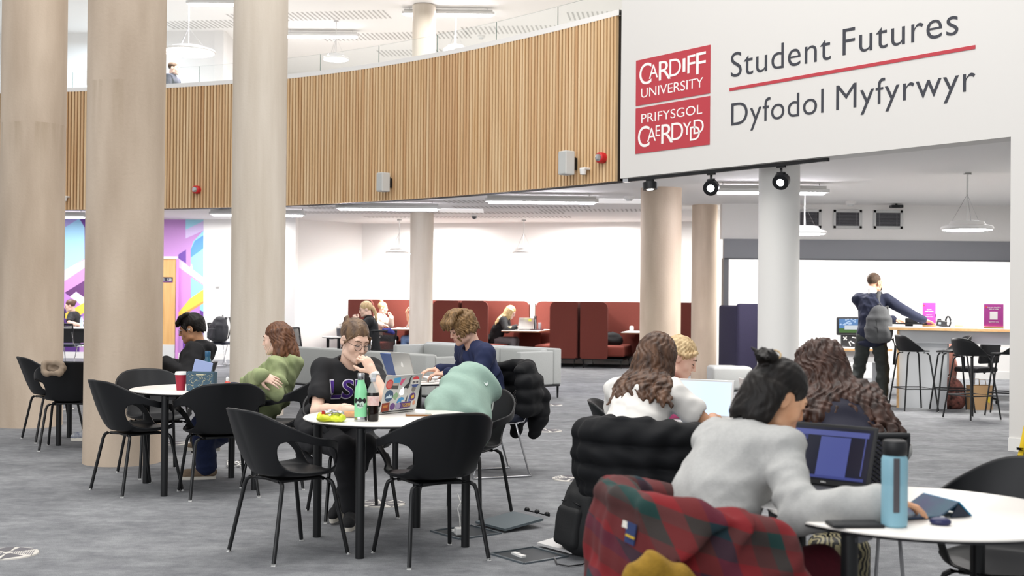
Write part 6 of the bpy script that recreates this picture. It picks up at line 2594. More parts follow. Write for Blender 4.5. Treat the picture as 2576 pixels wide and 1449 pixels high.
m_blueb = M('bottle_blue_translucent', '8DBBCB', .35, alpha=.82, spec=.4)
c = Vector((1.178, 3.66, 0))
t = lathe_thing('water_bottle', 'tall translucent blue water bottle with black lid on the near table', 'bottle', c, TZ, [
    ('body', [(.034, 0), (.0395, .006), (.0395, .120), (.0385, .135), (.0395, .150), (.0395, .204), (.036, .214), (.033, .218)], m_blueb),
    ('lid', [(.034, .218), (.037, .222), (.037, .254), (.034, .262), (.030, .264)], m_lapblack)])
MB().box((-.006, -.0385, .130), (.019, .006, .165), bevel=.002).build('grip_strip', M('strip_grey', '4E4B4F', .6), t)

c = G(536, 915, .72)
c = Vector((-2.29, 9.0, 0))
lathe_thing('water_bottle', 'dark teal metal bottle behind the blue lunch bag', 'bottle', c, TZ, [
    ('body', [(.033, 0), (.036, .004), (.036, .15), (.030, .18), (.020, .21), (.019, .225)], M('bottle_teal', '1F4A63', .3, color2='2E5F73', vscale=14)),
    ('cap', [(.018, .223), (.021, .227), (.021, .262), (.019, .266)], M('bottle_teal_cap', '2B5B7C', .35))])
c = Vector((-2.385, 8.62, 0))
lathe_thing('paper_cup', 'red paper cup with white lid beside the blue lunch bag', 'cup', c, TZ, [
    ('cup', [(.030, 0), (.0415, .112), (.042, .114)], M('cup_red', 'A5253B', .6)), ('lid', [(.044, .112), (.044, .120), (.039, .132), (.038, .134)], m_white_plastic)])
c = Vector((-2.03, 8.54, 0))
lathe_thing('sanitiser_bottle', 'small clear bottle with red contents right of the blue lunch bag', 'bottle', c, TZ, [
    ('body', [(.022, 0), (.024, .004), (.024, .06), (.012, .075)], M('liquid_red', 'C8584E', .3)), ('cap', [(.011, .075), (.012, .095), (.004, .105)], m_white_plastic)])
for c_, lb, pr, mt in ((q2 + bu * .22 - bv * .1, 'tall steel bottle with pale blue lid on the middle booth table', [(.036, 0), (.037, .2), (.03, .24), (.032, .25), (.034, .30)], m_steel),
                       (q2 + bu * .33 - bv * .2, 'silver can with blue print on the middle booth table', [(.030, 0), (.033, .01), (.033, .15), (.028, .16)], M('can_silver', 'C4C6CC', .3, metal=.6))):
    lathe_thing('steel_bottle' if 'bottle' in lb else 'drink_can', lb, 'bottle' if 'bottle' in lb else 'can', c_, .739, [('body', pr, mt)])
c_ = q2 - bu * .28 - bv * .45
lathe_thing('food_tub', 'clear food tub with cream contents on the near edge of the middle booth table', 'tub', c_, .739, [('tub', [(.045, 0), (.058, .075), (.06, .078)], M('tub_cream', 'D9CFA6', .4)), ('rim', [(.061, .078), (.061, .084)], m_white_plastic)])
lathe_thing('tumbler', 'dark tumbler beside the pale laptop on the far round table', 'cup', (-2.96, 20.45), TZ, [('cup', [(.034, 0), (.044, .14)], M('tumbler_smoke', '57565C', .3)), ('lid', [(.046, .14), (.04, .17), (.01, .18)], m_pet)])
c_ = P(205, 822, 24.3)
lathe_thing('water_bottle', 'clear plastic water bottle beside the laptop on the mural table', 'bottle', (c_.x, 24.3), .735, [('body', [(.032, 0), (.034, .01), (.033, .15), (.014, .20), (.013, .22)], M('pet_blue', 'C6D2E6', .15)), ('cap', [(.015, .218), (.015, .235)], M('cap_blue', '4A5CB0', .5))])
c_ = B0 + bu * (W_B / 2 + .0) + bv * .55
lathe_thing('white_cup', 'white cup on the right booth table beside the wide column', 'cup', c_ - bu * .22, .739, [('cup', [(.03, 0), (.045, .05), (.042, .11), (.02, .12)], m_white_plastic)])

# --- snacks
F = Field()
c = Vector((-.985, 6.55, TZ))
rn = random.Random(3)
F.ell(c + Vector((0, 0, .016)), (.085, .045, .016), np.array(rotz(R(-8))), .02)
for k in range(9):
    F.ell(c + Vector((rn.uniform(-.07, .08), rn.uniform(-.035, .035), .022)), (rn.uniform(.02, .035), rn.uniform(.012, .02), rn.uniform(.012, .022)), np.array(rotz(rn.uniform(0, 3))), .008)
t = thing('snack_wrapper', 'crumpled yellow snack wrapper open on the front table', 'wrapper', c)
put('wrapper', F, M('wrapper_yellow', 'D9D92E', .35, color2='CFE03A', vscale=20), t, .004, folds(.006, [((1, .3, 0), 120, 1), ((0, 1, .4), 150, .7)], 8))
F = Field()
for k in range(10):
    F.ell(c + Vector((rn.uniform(-.045, .06), rn.uniform(-.02, .04), .044 + rn.uniform(0, .012))), (rn.uniform(.014, .024), rn.uniform(.010, .016), .008), np.array(rotz(rn.uniform(0, 3))), .006)
put('foil_lining', F, M('foil', 'C4C4C8', .25, metal=.8), t, .0035, folds(.005, [((1, .3, .4), 200, 1), ((0, 1, .4), 170, .7)], 9))
MB().box((-.038, -.012, .050), (.026, .006, .022), rotz(R(20))).build('print_patch', M('print_red', 'C8372F', .5), t)
c = Vector((-.915, 6.80, 0))
t = thing('snack_pot', 'clear pot of orange pieces beside the mint bottle', 'pot', (c.x, c.y, TZ))
MB().box((0, 0, .017), (.082, .066, .030), bevel=.012, seg=3).build('contents', M('snack_orange', 'E59A38', .6, color2='C97A33', vscale=60), t, smooth=True)
MB().box((0, 0, .034), (.098, .082, .066), bevel=.012, seg=3).build('pot', M('pot_clear', 'D9D5C6', .1, alpha=.28), t, smooth=True)
t = thing('phone', 'phone in a tan case lying beside the stickered laptop', 'phone', (-.535, 6.93, TZ), R(8))
MB().box((0, 0, .005), (.15, .075, .009), bevel=.003).build('case', M('case_tan', '9A6A3C', .5), t)
MB().box((0, 0, .0102), (.142, .068, .001)).build('screen', M('phone_glass', 'B9B5B0', .1), t)

# --- left table
t = thing('lunch_bag', 'blue lunch bag with white scribble pattern on the left round table', 'bag', (-2.225, 8.58, TZ), R(-4))
mb = MB()
mb.grid([[(sx_ * (.094 + .010 * z_ / .135) , sy_ * (.055 - .018 * z_ / .135), z_) for sx_, sy_ in ((-1, -1), (1, -1), (1, 1), (-1, 1))] for z_ in (0, .135)], closed=True)
mb.bm.faces.ensure_lookup_table()
mb.poly([(sx_ * .104, sy_ * .037, .135) for sx_, sy_ in ((-1, -1), (1, -1), (1, 1), (-1, 1))])
o_ = mb.build('body', M('lunchbag_blue', '3C5565', .7, var=.08, vscale=20), t)
o_.modifiers.new('b', 'BEVEL').width = .006
mb = MB()
rn = random.Random(11)
for k in range(70):
    x_, z_ = rn.uniform(-.088, .088), rn.uniform(.012, .122)
    y_ = -.0555 + .018 * z_ / .135
    a = rn.uniform(0, 3.1)
    l_ = rn.uniform(.004, .011)
    mb.tube([(x_ - l_ * math.cos(a), y_, z_ - l_ * math.sin(a)), (x_ + rn.uniform(-.004, .004), y_ - .0006, z_ + rn.uniform(-.004, .004)), (x_ + l_ * math.cos(a), y_, z_ + l_ * math.sin(a))], .0009, 4)
mb.build('scribble_print', M('print_sand', 'C9C3A4', .7), t)
MB().box((0, -.040, .118), (.055, .003, .008)).build('zip_patch', M('print_sand', 'C9C3A4', .7), t)
MB().tube([(-.10, 0, .137), (.10, 0, .137)], .004, 6).build('zip', M('zip_teal', '2E4A58', .6), t)
t = thing('tablet', 'tablet propped up on a stand behind the blue lunch bag', 'tablet', (-2.30, 8.86, TZ), R(25))
MB().box((0, 0, .115), (.135, .008, .18), Matrix.Rotation(R(-18), 3, 'X') @ Matrix.Rotation(R(16), 3, 'Y'), bevel=.003).build('tablet_body', M('tablet_blue', '8E9CC4', .4), t)
MB().box((0, .05, .05), (.05, .006, .12), Matrix.Rotation(R(40), 3, 'X')).build('stand', m_white_plastic, t)
F = Field()
c = Vector((-2.03, 8.72, TZ))
F.ell(c + UP * .02, (.075, .07, .035), None, .01).ell(c + Vector((-.06, -.03, .01)), (.06, .05, .010), None, .01)
t = thing('cap', 'dark navy cap lying between the lunch bag and the green hoodie', 'hat', c)
put('cap_crown', F, M('cap_navy', '1B2136', .8), t, .005)
t = thing('notebook', 'white paper pad on the right edge of the left table', 'paper', (-1.93, 8.62, TZ), R(-25))
MB().box((0, 0, .006), (.15, .21, .010)).build('pages', M('paper_white', 'EFEDEA', .8), t)

# --- navy table
t = thing('laptop_sleeve', 'grey and orange laptop sleeve lying on the table behind the stickered laptop', 'bag', (-1.03, 9.62, TZ), R(-6))
F = Field()
F.box(Vector((-1.03, 9.62, TZ + .022)), (.19, .13, .020), np.array(rotz(R(-6))), .016).cap(Vector((-.86, 9.60, TZ + .035)), Vector((-.74, 9.56, TZ + .014)), .022, .010, .03).ell(Vector((-.98, 9.6, TZ + .03)), (.15, .09, .025), None, .02)
put('sleeve', F, M('sleeve_taupe', '8C8178', .9, var=.06, vscale=40), t, .006, folds(.004, [((1, .2, 0), 60, 1)], 3))
MB().box((-.07, -.134, .018), (.21, .006, .024)).build('orange_panel', M('sleeve_orange', 'C46A24', .7), t)
t = thing('earbud_case', 'white earbud case beside the silver laptop on the navy person\'s table', 'earbuds', (-.64, 9.62, TZ), 0)
MB().box((0, 0, .012), (.055, .048, .024), bevel=.010, seg=4).build('case', m_white_plastic, t, smooth=True)
t = thing('folder', 'blue folder standing behind the silver laptop', 'folder', (-1.02, 10.15, TZ), R(215 - 90))
MB().box((0, 0, .11), (.24, .012, .21), Matrix.Rotation(R(-22), 3, 'X')).build('cover', M('folder_blue', '4C5F8E', .6), t)
MB().box((0, -.08, .045), (.05, .010, .10), Matrix.Rotation(R(35), 3, 'X')).build('prop', M('folder_blue', '4C5F8E', .6), t)
t = thing('paper_pad', 'open paper pad under the typing hands of the navy person', 'paper', (-.52, 9.70, TZ), R(-50))
MB().box((0, 0, .004), (.20, .28, .007)).build('pages', M('paper_white', 'EFEDEA', .8), t)

# --- near table
t = thing('tablet_folio', 'folding tablet cover in purple and bright blue under the reaching hand', 'tablet', (1.29, 3.86, TZ), R(18))
MB().prism([(-.12, -.09, .004), (.05, -.09, .004), (.12, -.09, .045), (.12, .09, .045), (.05, .09, .004), (-.12, .09, .004)], (0, 0, .006)).build('cover', M('folio_purple', '2F2350', .5, color2='1E4A5A', vscale=8), t)
MB().prism([(.12, -.09, .050), (.17, -.09, .002), (.17, .09, .002), (.12, .09, .050)], (0.004, 0, .002)).build('stand_flap', M('folio_blue', '1C7FA8', .5), t)
MB().prism([(.118, -.092, .045), (.168, -.092, .003), (.09, -.092, .003)], (0, .006, 0)).build('stand_side', M('folio_navy', '0D1A2C', .5), t)
t = thing('computer_mouse', 'small dark blue mouse on the near table in front of the tablet cover', 'mouse', (1.33, 3.69, TZ), R(-25))
F = Field()
F.ell(Vector((1.33, 3.69, TZ + .010)), (.033, .022, .015), np.array(rotz(R(-25))), .01)
put('shell', F, M('mouse_navy', '23264F', .3), t, .003)
MB().ell((.006, 0, .024), (.008, .003, .003), None, 10, 8).build('wheel', m_grey_plastic, t)
t = thing('phone', 'black phone half under the grey sleeve on the near table', 'phone', (1.055, 3.655, TZ), R(4))
MB().box((0, 0, .006), (.16, .08, .010), bevel=.003).build('case', m_lapblack, t)
MB().box((0, 0, .0115), (.15, .072, .001)).build('screen', m_screen_off, t)
t = thing('paper_pad', 'white sheet of paper on the near table under the leaning person', 'paper', (.97, 3.95, TZ), R(35))
MB().box((0, 0, .0025), (.21, .29, .004)).build('pages', M('paper_white', 'EFEDEA', .8), t)

# --- far tables
c_ = P(176, 828, 24.4)
t = thing('long_table', 'long white table in front of the mural with black modesty panel', 'table', (c_.x - .35, 24.4, 0))
MB().box((0, 0, .722), (2.3, .8, .026)).build('tabletop', m_ctop, t)
MB().box((0, -.25, .56), (2.1, .03, .28)).build('modesty_panel', m_lapblack, t)
for sx_ in (-1, 1):
    MB().box((sx_ * 1.05, 0, .355), (.06, .6, .71)).build('leg', m_lapblack, t)
laptop((c_.x - .12, 24.30), R(178), 'silver laptop with pale logo on the long table before the mural', z=.735, w=.33, d=.23, ang=110, body=m_alu_l, logo=m_logo)
t = thing('paper_pad', 'papers on the left of the long mural table', 'paper', (c_.x - .35, 24.15, .735), R(10))
MB().box((0, 0, .01), (.3, .21, .018)).build('pages', M('paper_white', 'EFEDEA', .8), t)
t = thing('paper_pad', 'white papers on the far round table beside the tumbler', 'paper', (-3.05, 20.3, TZ), R(30))
MB().box((0, 0, .004), (.21, .29, .007)).build('pages', M('paper_white', 'EFEDEA', .8), t)


# ============================================================ bags and clothes
def local(c, d):
    d = Vector((*d, 0)).normalized()
    return Vector((*c, 0)), Vector((d.y, -d.x, 0)), d


def drape(name, label, cat, chair_c, chair_d, mat, r, z_levels, a0, a1, thick, disp, h=.008, extra=None, sag=.03, rear=1.0, lift=.0):
    """a garment hung over the back of a shell chair"""
    c, X, D = local(chair_c, chair_d)
    t = thing(name, label, cat, c + UP * .45)
    F = Field()
    n = 9

    def pt(a, z, rr):
        return c + X * (rr * math.sin(a)) - D * (rr * rear * math.cos(a)) + UP * z
    for zi, (z, rr, th) in enumerate(z_levels):
        arc = []
        for k in range(n):
            a = R(a0 + (a1 - a0) * k / (n - 1))
            q = abs(a) / R(95)
            arc.append(pt(a, z - sag * q * q * (3 if zi == 0 else 1.4) + lift * math.sin(a), rr))
        F.chain(arc, [th] * n, thick)
    if extra: extra(F, c, X, D, pt)
    put(name + '_cloth', F, mat, t, h, disp)
    return t


m_puffer = M('puffer_black', '101114', .75, spec=.25, bump=.08, bscale=120)


def quilt(X):
    return .015 * (1 - np.abs(np.sin(X[:, 2] * 27)) ** .5) - .008 + .004 * np.sin(X[:, 0] * 40 + 3 * np.sin(X[:, 2] * 20)) + .004 * np.sin(X[:, 1] * 45)


def pf_extra(F, c, X, D, pt):
    # sleeve hanging at the left and the two bulging shoulders
    F.ell(pt(R(-62), .715, .31), (.08, .08, .085), None, .03).ell(pt(R(25), .735, .32), (.09, .075, .075), None, .03)
    F.chain([pt(R(-70), .70, .33), pt(R(-74), .60, .34), pt(R(-78), .48, .34)], [.06, .058, .05], .02)


drape('puffer_jacket', 'black quilted puffer jacket over the chair of the person in the white tee', 'jacket', (.71, 6.12), (.48, .88), m_puffer, .36,
      [(.795, .325, .034), (.760, .315, .046), (.785, .275, .04), (.735, .325, .054), (.645, .330, .056), (.555, .322, .054), (.475, .305, .045), (.775, .255, .03)], -84, 84, .02, quilt, .009, pf_extra)


def pf2(F, c, X, D, pt):
    F.chain([pt(R(0), .80, .30), pt(R(-15), .62, .36), pt(R(-20), .46, .36), pt(R(-22), .34, .33)], [.07, .085, .08, .05], .03)
    F.chain([pt(R(30), .80, .30), pt(R(35), .62, .36), pt(R(36), .44, .36), pt(R(36), .30, .34)], [.07, .08, .075, .04], .03)


drape('puffer_jacket', 'black puffer jacket hanging behind the person in the navy top', 'jacket', (-.14, 9.56), (-.93, -.36), m_puffer, .30,
      [(.86, .27, .05), (.76, .31, .07), (.66, .32, .07), (.56, .32, .07)], -60, 60, .03, quilt, .010, pf2)
drape('jacket', 'black jacket slung on the chair of the person in the lettered tee', 'jacket', (-1.02, 7.72), (.40, -.92), cloth_black2, .34,
      [(.70, .325, .022), (.62, .335, .030), (.52, .335, .032), (.42, .32, .028)], 40, 112, .03, folds(.008, [((1, 0, .4), 50, 1), ((0, 1, 1), 40, .8)], 3), .009)


def tartan():
    m = bpy.data.materials.new('tartan_wool')
    m.use_nodes = True
    nt = m.node_tree
    b = nt.nodes['Principled BSDF']
    b.inputs['Roughness'].default_value = .95
    tc = nt.nodes.new('ShaderNodeTexCoord')
    cols = []
    for vec, sc, off in (((.90, .25, .22), 6.6, .12), ((.22, -.1, 1.0), 6.6, .36)):
        d = nt.nodes.new('ShaderNodeVectorMath')
        d.operation = 'DOT_PRODUCT'
        d.inputs[1].default_value = vec
        nt.links.new(tc.outputs['Object'], d.inputs[0])
        m1 = nt.nodes.new('ShaderNodeMath')
        m1.operation = 'MULTIPLY_ADD'
        m1.inputs[1].default_value = sc / 2
        m1.inputs[2].default_value = off + 10
        nt.links.new(d.outputs['Value'], m1.inputs[0])
        f = nt.nodes.new('ShaderNodeMath')
        f.operation = 'FRACT'
        nt.links.new(m1.outputs[0], f.inputs[0])
        r = nt.nodes.new('ShaderNodeValToRGB')
        r.color_ramp.interpolation = 'CONSTANT'
        e = r.color_ramp.elements
        seq = [(0, '6C0F16'), (.18, '43201F'), (.36, '0F3330'), (.50, '741218'), (.67, '43201F'), (.84, '10172F')]
        e[0].position, e[0].color = 0, (*lin(seq[0][1]), 1)
        e[1].position, e[1].color = seq[1][0], (*lin(seq[1][1]), 1)
        for p_, c_ in seq[2:]:
            q_ = e.new(p_)
            q_.color = (*lin(c_), 1)
        nt.links.new(f.outputs[0], r.inputs['Fac'])
        cols.append(r.outputs['Color'])
    x = nt.nodes.new('ShaderNodeMix')
    x.data_type = 'RGBA'
    x.inputs[0].default_value = .5
    nt.links.new(cols[0], x.inputs[6])
    nt.links.new(cols[1], x.inputs[7])
    nt.links.new(x.outputs[2], b.inputs['Base Color'])
    n = nt.nodes.new('ShaderNodeTexNoise')
    n.inputs['Scale'].default_value = 250
    nt.links.new(tc.outputs['Object'], n.inputs['Vector'])
    bp = nt.nodes.new('ShaderNodeBump')
    bp.inputs['Strength'].default_value = .25
    bp.inputs['Distance'].default_value = .004
    nt.links.new(n.outputs['Fac'], bp.inputs['Height'])
    nt.links.new(bp.outputs['Normal'], b.inputs['Normal'])
    return m


def coat_x(F, c, X, D, pt):
    for a, z0, r0, r1 in [(-90 + 13 * k_, .70 + .06 * math.cos(R(-90 + 13 * k_)) - (.05 if k_ > 11 else 0), .355, .41) for k_ in range(15)]:
        F.chain([pt(R(a), z0 - .04, r0 - .025), pt(R(a), .45, (r0 + r1) / 2 - .02), pt(R(a), .16, r1 - .01)], [.035, .04, .035], .04)
    F.chain([pt(R(100), .60, .33), pt(R(115), .50, .36), pt(R(118), .36, .40), pt(R(112), .20, .42)], [.045, .055, .055, .04], .04)
    F.chain([pt(R(-100), .60, .34), pt(R(-112), .50, .36), pt(R(-112), .30, .38)], [.05, .055, .045], .04)


t = drape('tartan_coat', 'red, green and navy tartan wool coat over the nearest chair', 'coat', (.64, 3.80), (.93, .36), tartan(), .34,
          [(.800, .335, .034), (.785, .295, .026), (.775, .325, .026), (.735, .335, .030), (.69, .342, .032), (.63, .345, .034), (.54, .35, .034), (.77, .27, .022), (.59, .348, .034)], -95, 100, .03, folds(.012, [((1, .4, .1), 36, 1), ((.2, 1, .2), 30, .8), ((0, .3, 1), 25, .4)], 6), .009, coat_x)
coat = t.children[0]
me = coat.data
bv_ = BVHTree.FromPolygons([t.location + v.co for v in me.vertices], [tuple(p_.vertices) for p_ in me.polygons])


def coat_patch(px, py, w_, h_, mat, name, lift, rot=0.0, label=None):
    d_ = ray(px, py)
    hit, n_, _, _ = bv_.ray_cast(CAM, d_.normalized())
    if hit is None:
        return
    n_ = Vector((n_.x, n_.y, n_.z * .3)).normalized()
    ux = Vector((-n_.y, n_.x, 0)).normalized()
    uy = n_.cross(ux)
    MB().box(hit + n_ * lift, (w_, h_, .004), rot_axes(ux, uy, n_) @ Matrix.Rotation(R(rot), 3, 'Z')).build(name, mat, t, world=True, label=label)


coat_patch(1592, 1342, .052, .062, M('label_navy', '24345E', .8), 'woven_label', .008, -4, 'navy woven label with white top and yellow line')
coat_patch(1588, 1322, .052, .020, M('label_white', 'D6D2C8', .8), 'woven_label', .0115, -4)
coat_patch(1593, 1350, .046, .006, M('label_yellow', 'B99A2C', .8), 'woven_label', .0115, -4)
F = Field()
c = P(1640, 1436, 3.30)
F.chain([c + Vector((-.05, 0, -.02)), c + Vector((0, -.01, .01)), c + Vector((.07, .0, -.02)), c + Vector((.13, .03, -.07))], [.035, .04, .035, .03], .02)
t = thing('knit_scarf', 'mustard knitted scarf bunched at the bottom of the tartan coat', 'scarf', c)
put('scarf_cloth', F, M('mustard_knit', '8A6A1E', .95, var=.12, vscale=60, bump=.3, bscale=150), t, .006, folds(.006, [((1, .3, .6), 90, 1)], 2))

# hoodie heaped on the chair at the front table
m_sage = M('sweat_sage', '8FA89C', .95, var=.04, vscale=60, bump=.15, bscale=250)
c, X, D = local((-.30, 7.75), (-.42, -.91))
F = Field()
base = P(1160, 1035, 7.62)
top_ = P(1178, 935, 7.72)
F.chain([P(1110, 1042, 7.35), P(1125, 1010, 7.45), P(1160, 965, 7.62), top_], [.05, .085, .085, .045], .06)
F.chain([P(1165, 1045, 7.40), P(1175, 1005, 7.52), P(1195, 960, 7.68), P(1222, 950, 7.80)], [.10, .115, .09, .04], .06)
F.chain([P(1205, 1030, 7.50), P(1215, 990, 7.65), P(1228, 955, 7.82)], [.075, .07, .035], .06)
F.chain([P(1080, 1036, 7.30), P(1110, 1022, 7.40)], [.028, .05], .04)
F.ell(c + UP * .56, (.17, .17, .16), None, .06)
t = thing('sweatshirt', 'sage green hooded sweatshirt heaped over the chair beside the front table', 'sweatshirt', c + UP * .45)
put('sweatshirt_cloth', F, m_sage, t, .008, folds(.034, [((.75, .3, .45), 52, 1), ((.6, .2, .75), 40, .8), ((.9, 0, -.3), 34, .5)], 12))
so = t.children[0]
bvs = BVHTree.FromPolygons([t.location + v.co for v in so.data.vertices], [tuple(f_.vertices) for f_ in so.data.polygons])
hit, n_, _, _ = bvs.ray_cast(CAM, ray(1222, 966).normalized())
if hit is not None:
    ux = Vector((-n_.y, n_.x, 0)).normalized()
    uy = n_.cross(ux)
    MB().prism([hit + n_ * .004 + ux * a_ + uy * b_ for a_, b_ in ((-.016, .012), (-.004, .002), (.010, .006), (.016, .016), (.010, -.006), (0, -.014), (-.008, -.006))], n_ * .002).build('print_mark', M('print_pale', 'E4ECE8', .7), t, world=True)
MB().tube([P(1232, 955, 7.72), P(1243, 985, 7.66), P(1238, 1030, 7.60), P(1222, 1052, 7.56)], .006, 6).build('drawcord', M('cord_white', 'C9CEC8', .8), t, smooth='all', world=True)

# black shirt-like lining under it: the other black clothes on that chair
# beige cloth on the far left chair
F = Field()
c = P(133, 926, 10.50)
ring = [c + Vector((.085 * math.cos(a), .03 * math.sin(a * 1.0), .055 * math.sin(a) + .012 * math.sin(3 * a))) for a in [2 * math.pi * k / 16 for k in range(17)]]
F.chain(ring, [.020] * 17, .012)
F.ell(c + Vector((.02, .05, 0)), (.08, .05, .05), None, .02)
F.ell(c + Vector((.01, -.02, .005)), (.055, .055, .022), None, .015, True)
t = thing('beanie', 'beige knitted beanie hooked over the far left chair back', 'hat', c)
put('knit', F, M('knit_beige', '8F7F6E', .95, bump=.2, bscale=200), t, .005, folds(.005, [((1, 0, .5), 90, 1)], 5))


def rucksack(name, label, c, d, w, dp, hh, mat, tilt=0.0, pocket=True, group=None, h=.008, seed=1, strap_mat=None, roll=False, z0=None):
    """d: the way its front pocket looks"""
    c = Vector(c)
    D = Vector((*d, 0)).normalized()
    X = Vector((D.y, -D.x, 0))
    U = (UP * math.cos(R(tilt)) - D * math.sin(R(tilt)))
    Dn = (D * math.cos(R(tilt)) + UP * math.sin(R(tilt)))
    Rm = np.array((tuple(X), tuple(Dn), tuple(U))).T
    t = thing(name, label, 'bag', c, 0, group)
    F = Field()
    F.box(c + U * hh * .36, (w / 2, dp / 2, hh * .36), Rm, .07, .05)
    F.ell(c + U * hh * .30, (w * .56, dp * .60, hh * .32), Rm, .05)
    F.ell(c + U * hh * .74, (w * .40, dp * .44, hh * .24), Rm, .06)
    put('bag_body', F, mat, t, h, folds(.007, [((.6, .2, 1), 40, 1), ((1, -.5, .3), 55, .6)], seed))
    if pocket:
        F = Field()
        F.box(c + U * hh * .27 + Dn * (dp * .5), (w * .38, dp * .18, hh * .22), Rm, .03, .02)
        put('front_pocket', F, mat, t, h, folds(.004, [((.6, .2, 1), 50, 1)], seed + 1))
        MB().tube([c + U * hh * .52 + Dn * (dp * .56) - X * w * .34, c + U * hh * .56 + Dn * (dp * .58), c + U * hh * .52 + Dn * (dp * .56) + X * w * .34], .004, 6).build('zip', strap_mat or m_black, t, smooth='all', world=True)
    for s_ in (-1, 1):
        MB().tube([c + U * hh * .92 - Dn * dp * .3 + X * s_ * w * .18, c + U * hh * .98 - Dn * dp * .62 + X * s_ * w * .24, c + U * hh * .6 - Dn * dp * .80 + X * s_ * w * .30, c + U * hh * .12 - Dn * dp * .55 + X * s_ * w * .38], [.016, .020, .020, .010], 8).build('shoulder_strap', strap_mat or mat, t, smooth='all', world=True)
    MB().tube([c + U * hh * .96 - X * .04 - Dn * dp * .2, c + U * hh * 1.06 - Dn * dp * .2, c + U * hh * .96 + X * .04 - Dn * dp * .2], .008, 6).build('grab_handle', strap_mat or mat, t, smooth='all', world=True)
    return t


m_ruck = M('nylon_black', '131416', .75, bump=.12, bscale=180)
c = G(1455, 1408)
rucksack('rucksack', 'black rucksack on the floor between the floor box and the tartan coat', (c.x + .02, c.y + .12, .012), (-.9, -.45), .30, .20, .50, m_ruck, 10, seed=4)
q = B0 + bu * (-W_B + .03)
rucksack('rucksack', 'black rucksack on the seat beside the blonde person in the middle booth', q + bu * .42 + bv * .35 + UP * .455, (.95, -.3), .30, .2, .44, m_ruck, 24, h=.011, seed=6)
q = B0 + bu * .03
rucksack('shoulder_bag', 'black bag lying on the empty seat of the right booth', q + bu * .52 + bv * .85 + UP * .455, (.3, -.9), .50, .26, .26, m_ruck, 0, pocket=False, h=.011, seed=7)
rucksack('rucksack', 'dark grey rucksack hung on the chair by the white wall, left of the third column', (-5.86, 23.78, .50), (-.8, -.6), .42, .26, .50, M('nylon_charcoal', '2B2C30', .75, bump=.12, bscale=150), 6, h=.011, seed=8)
m_gruck = M('canvas_grey', '525355', .85, var=.08, vscale=60, bump=.15, bscale=250)
# grey roll top rucksack on the standing person's back
pb = MAN.chest - MAN.SF * .21 + MAN.SX * .13 - UP * .50
t = rucksack('rucksack', 'grey roll top rucksack on the back of the standing person', pb, tuple((-MAN.SF)[:2]), .33, .17, .50, m_gruck, 4, pocket=False, h=.009, seed=10, strap_mat=m_gruck)
MB().tube([pb + UP * .30 - MAN.SF * .095 - MAN.SX * .02, pb + UP * .12 - MAN.SF * .098 + MAN.SX * .01], .006, 6).build('zip', m_black, t, world=True)
s0_ = MAN.sh[1] * .5 + MAN.nb * .5
mb = MB()
mb.grid([[c_ + MAN.SX * w_ for w_ in (-.028, .028)] for c_ in (pb + UP * .42 - MAN.SF * .03, s0_ - MAN.SF * .135 - UP * .10, s0_ - MAN.SF * .105 + UP * .0, s0_ - MAN.SF * .05 + UP * .075, s0_ + UP * .088, s0_ + MAN.SF * .07 + UP * .06, s0_ + MAN.SF * .12 - UP * .06)])
sp_ = mb.build('strap_pad', m_gruck, t, world=True, smooth='all')
sp_.modifiers.new('s', 'SOLIDIFY').thickness = .018
MB().tube([pb + MAN.SX * .18 + UP * .05, pb + MAN.SX * .22 - UP * .06, pb + MAN.SX * .20 - UP * .30], [.02, .018, .018], 6).build('hanging_strap', m_black, t, world=True, smooth='all')

# zebra print bag under the near table
m_zebra = bpy.data.materials.new('swirl_print')
m_zebra.use_nodes = True
nt = m_zebra.node_tree
tc = nt.nodes.new('ShaderNodeTexCoord')
wv = nt.nodes.new('ShaderNodeTexWave')
wv.inputs['Scale'].default_value = 16
wv.inputs['Distortion'].default_value = 14
wv.inputs['Detail'].default_value = 2.5
wv.inputs['Detail Scale'].default_value = .8
rp = nt.nodes.new('ShaderNodeValToRGB')
rp.color_ramp.elements[0].position, rp.color_ramp.elements[1].position = .45, .55
rp.color_ramp.elements[0].color = (*lin('16140F'), 1)
rp.color_ramp.elements[1].color = (*lin('8A8262'), 1)
nt.links.new(tc.outputs['Object'], wv.inputs['Vector'])
nt.links.new(wv.outputs['Fac'], rp.inputs['Fac'])
nt.links.new(rp.outputs['Color'], nt.nodes['Principled BSDF'].inputs['Base Color'])
c = P(2112, 1395, 4.72)
t = thing('tote_bag', 'swirl patterned black and cream bag under the near table', 'bag', (c.x, 4.72, .47))
F = Field()
F.box(Vector((c.x, 4.72, .34)), (.11, .09, .15), None, .05, .02).ell(Vector((c.x, 4.70, .26)), (.12, .10, .09), None, .03)
put('bag_body', F, m_zebra, t, .007, folds(.006, [((1, 0, .3), 50, 1)], 3))
for s_ in (-1, 1):
    MB().tube([Vector((c.x - .07, 4.72 + s_ * .04, .46)), Vector((c.x - .03, 4.72 + s_ * .03, .56)), Vector((c.x + .03, 4.72 + s_ * .03, .56)), Vector((c.x + .07, 4.72 + s_ * .04, .46))], .008, 6).build('handle', m_black, t, smooth='all', world=True)

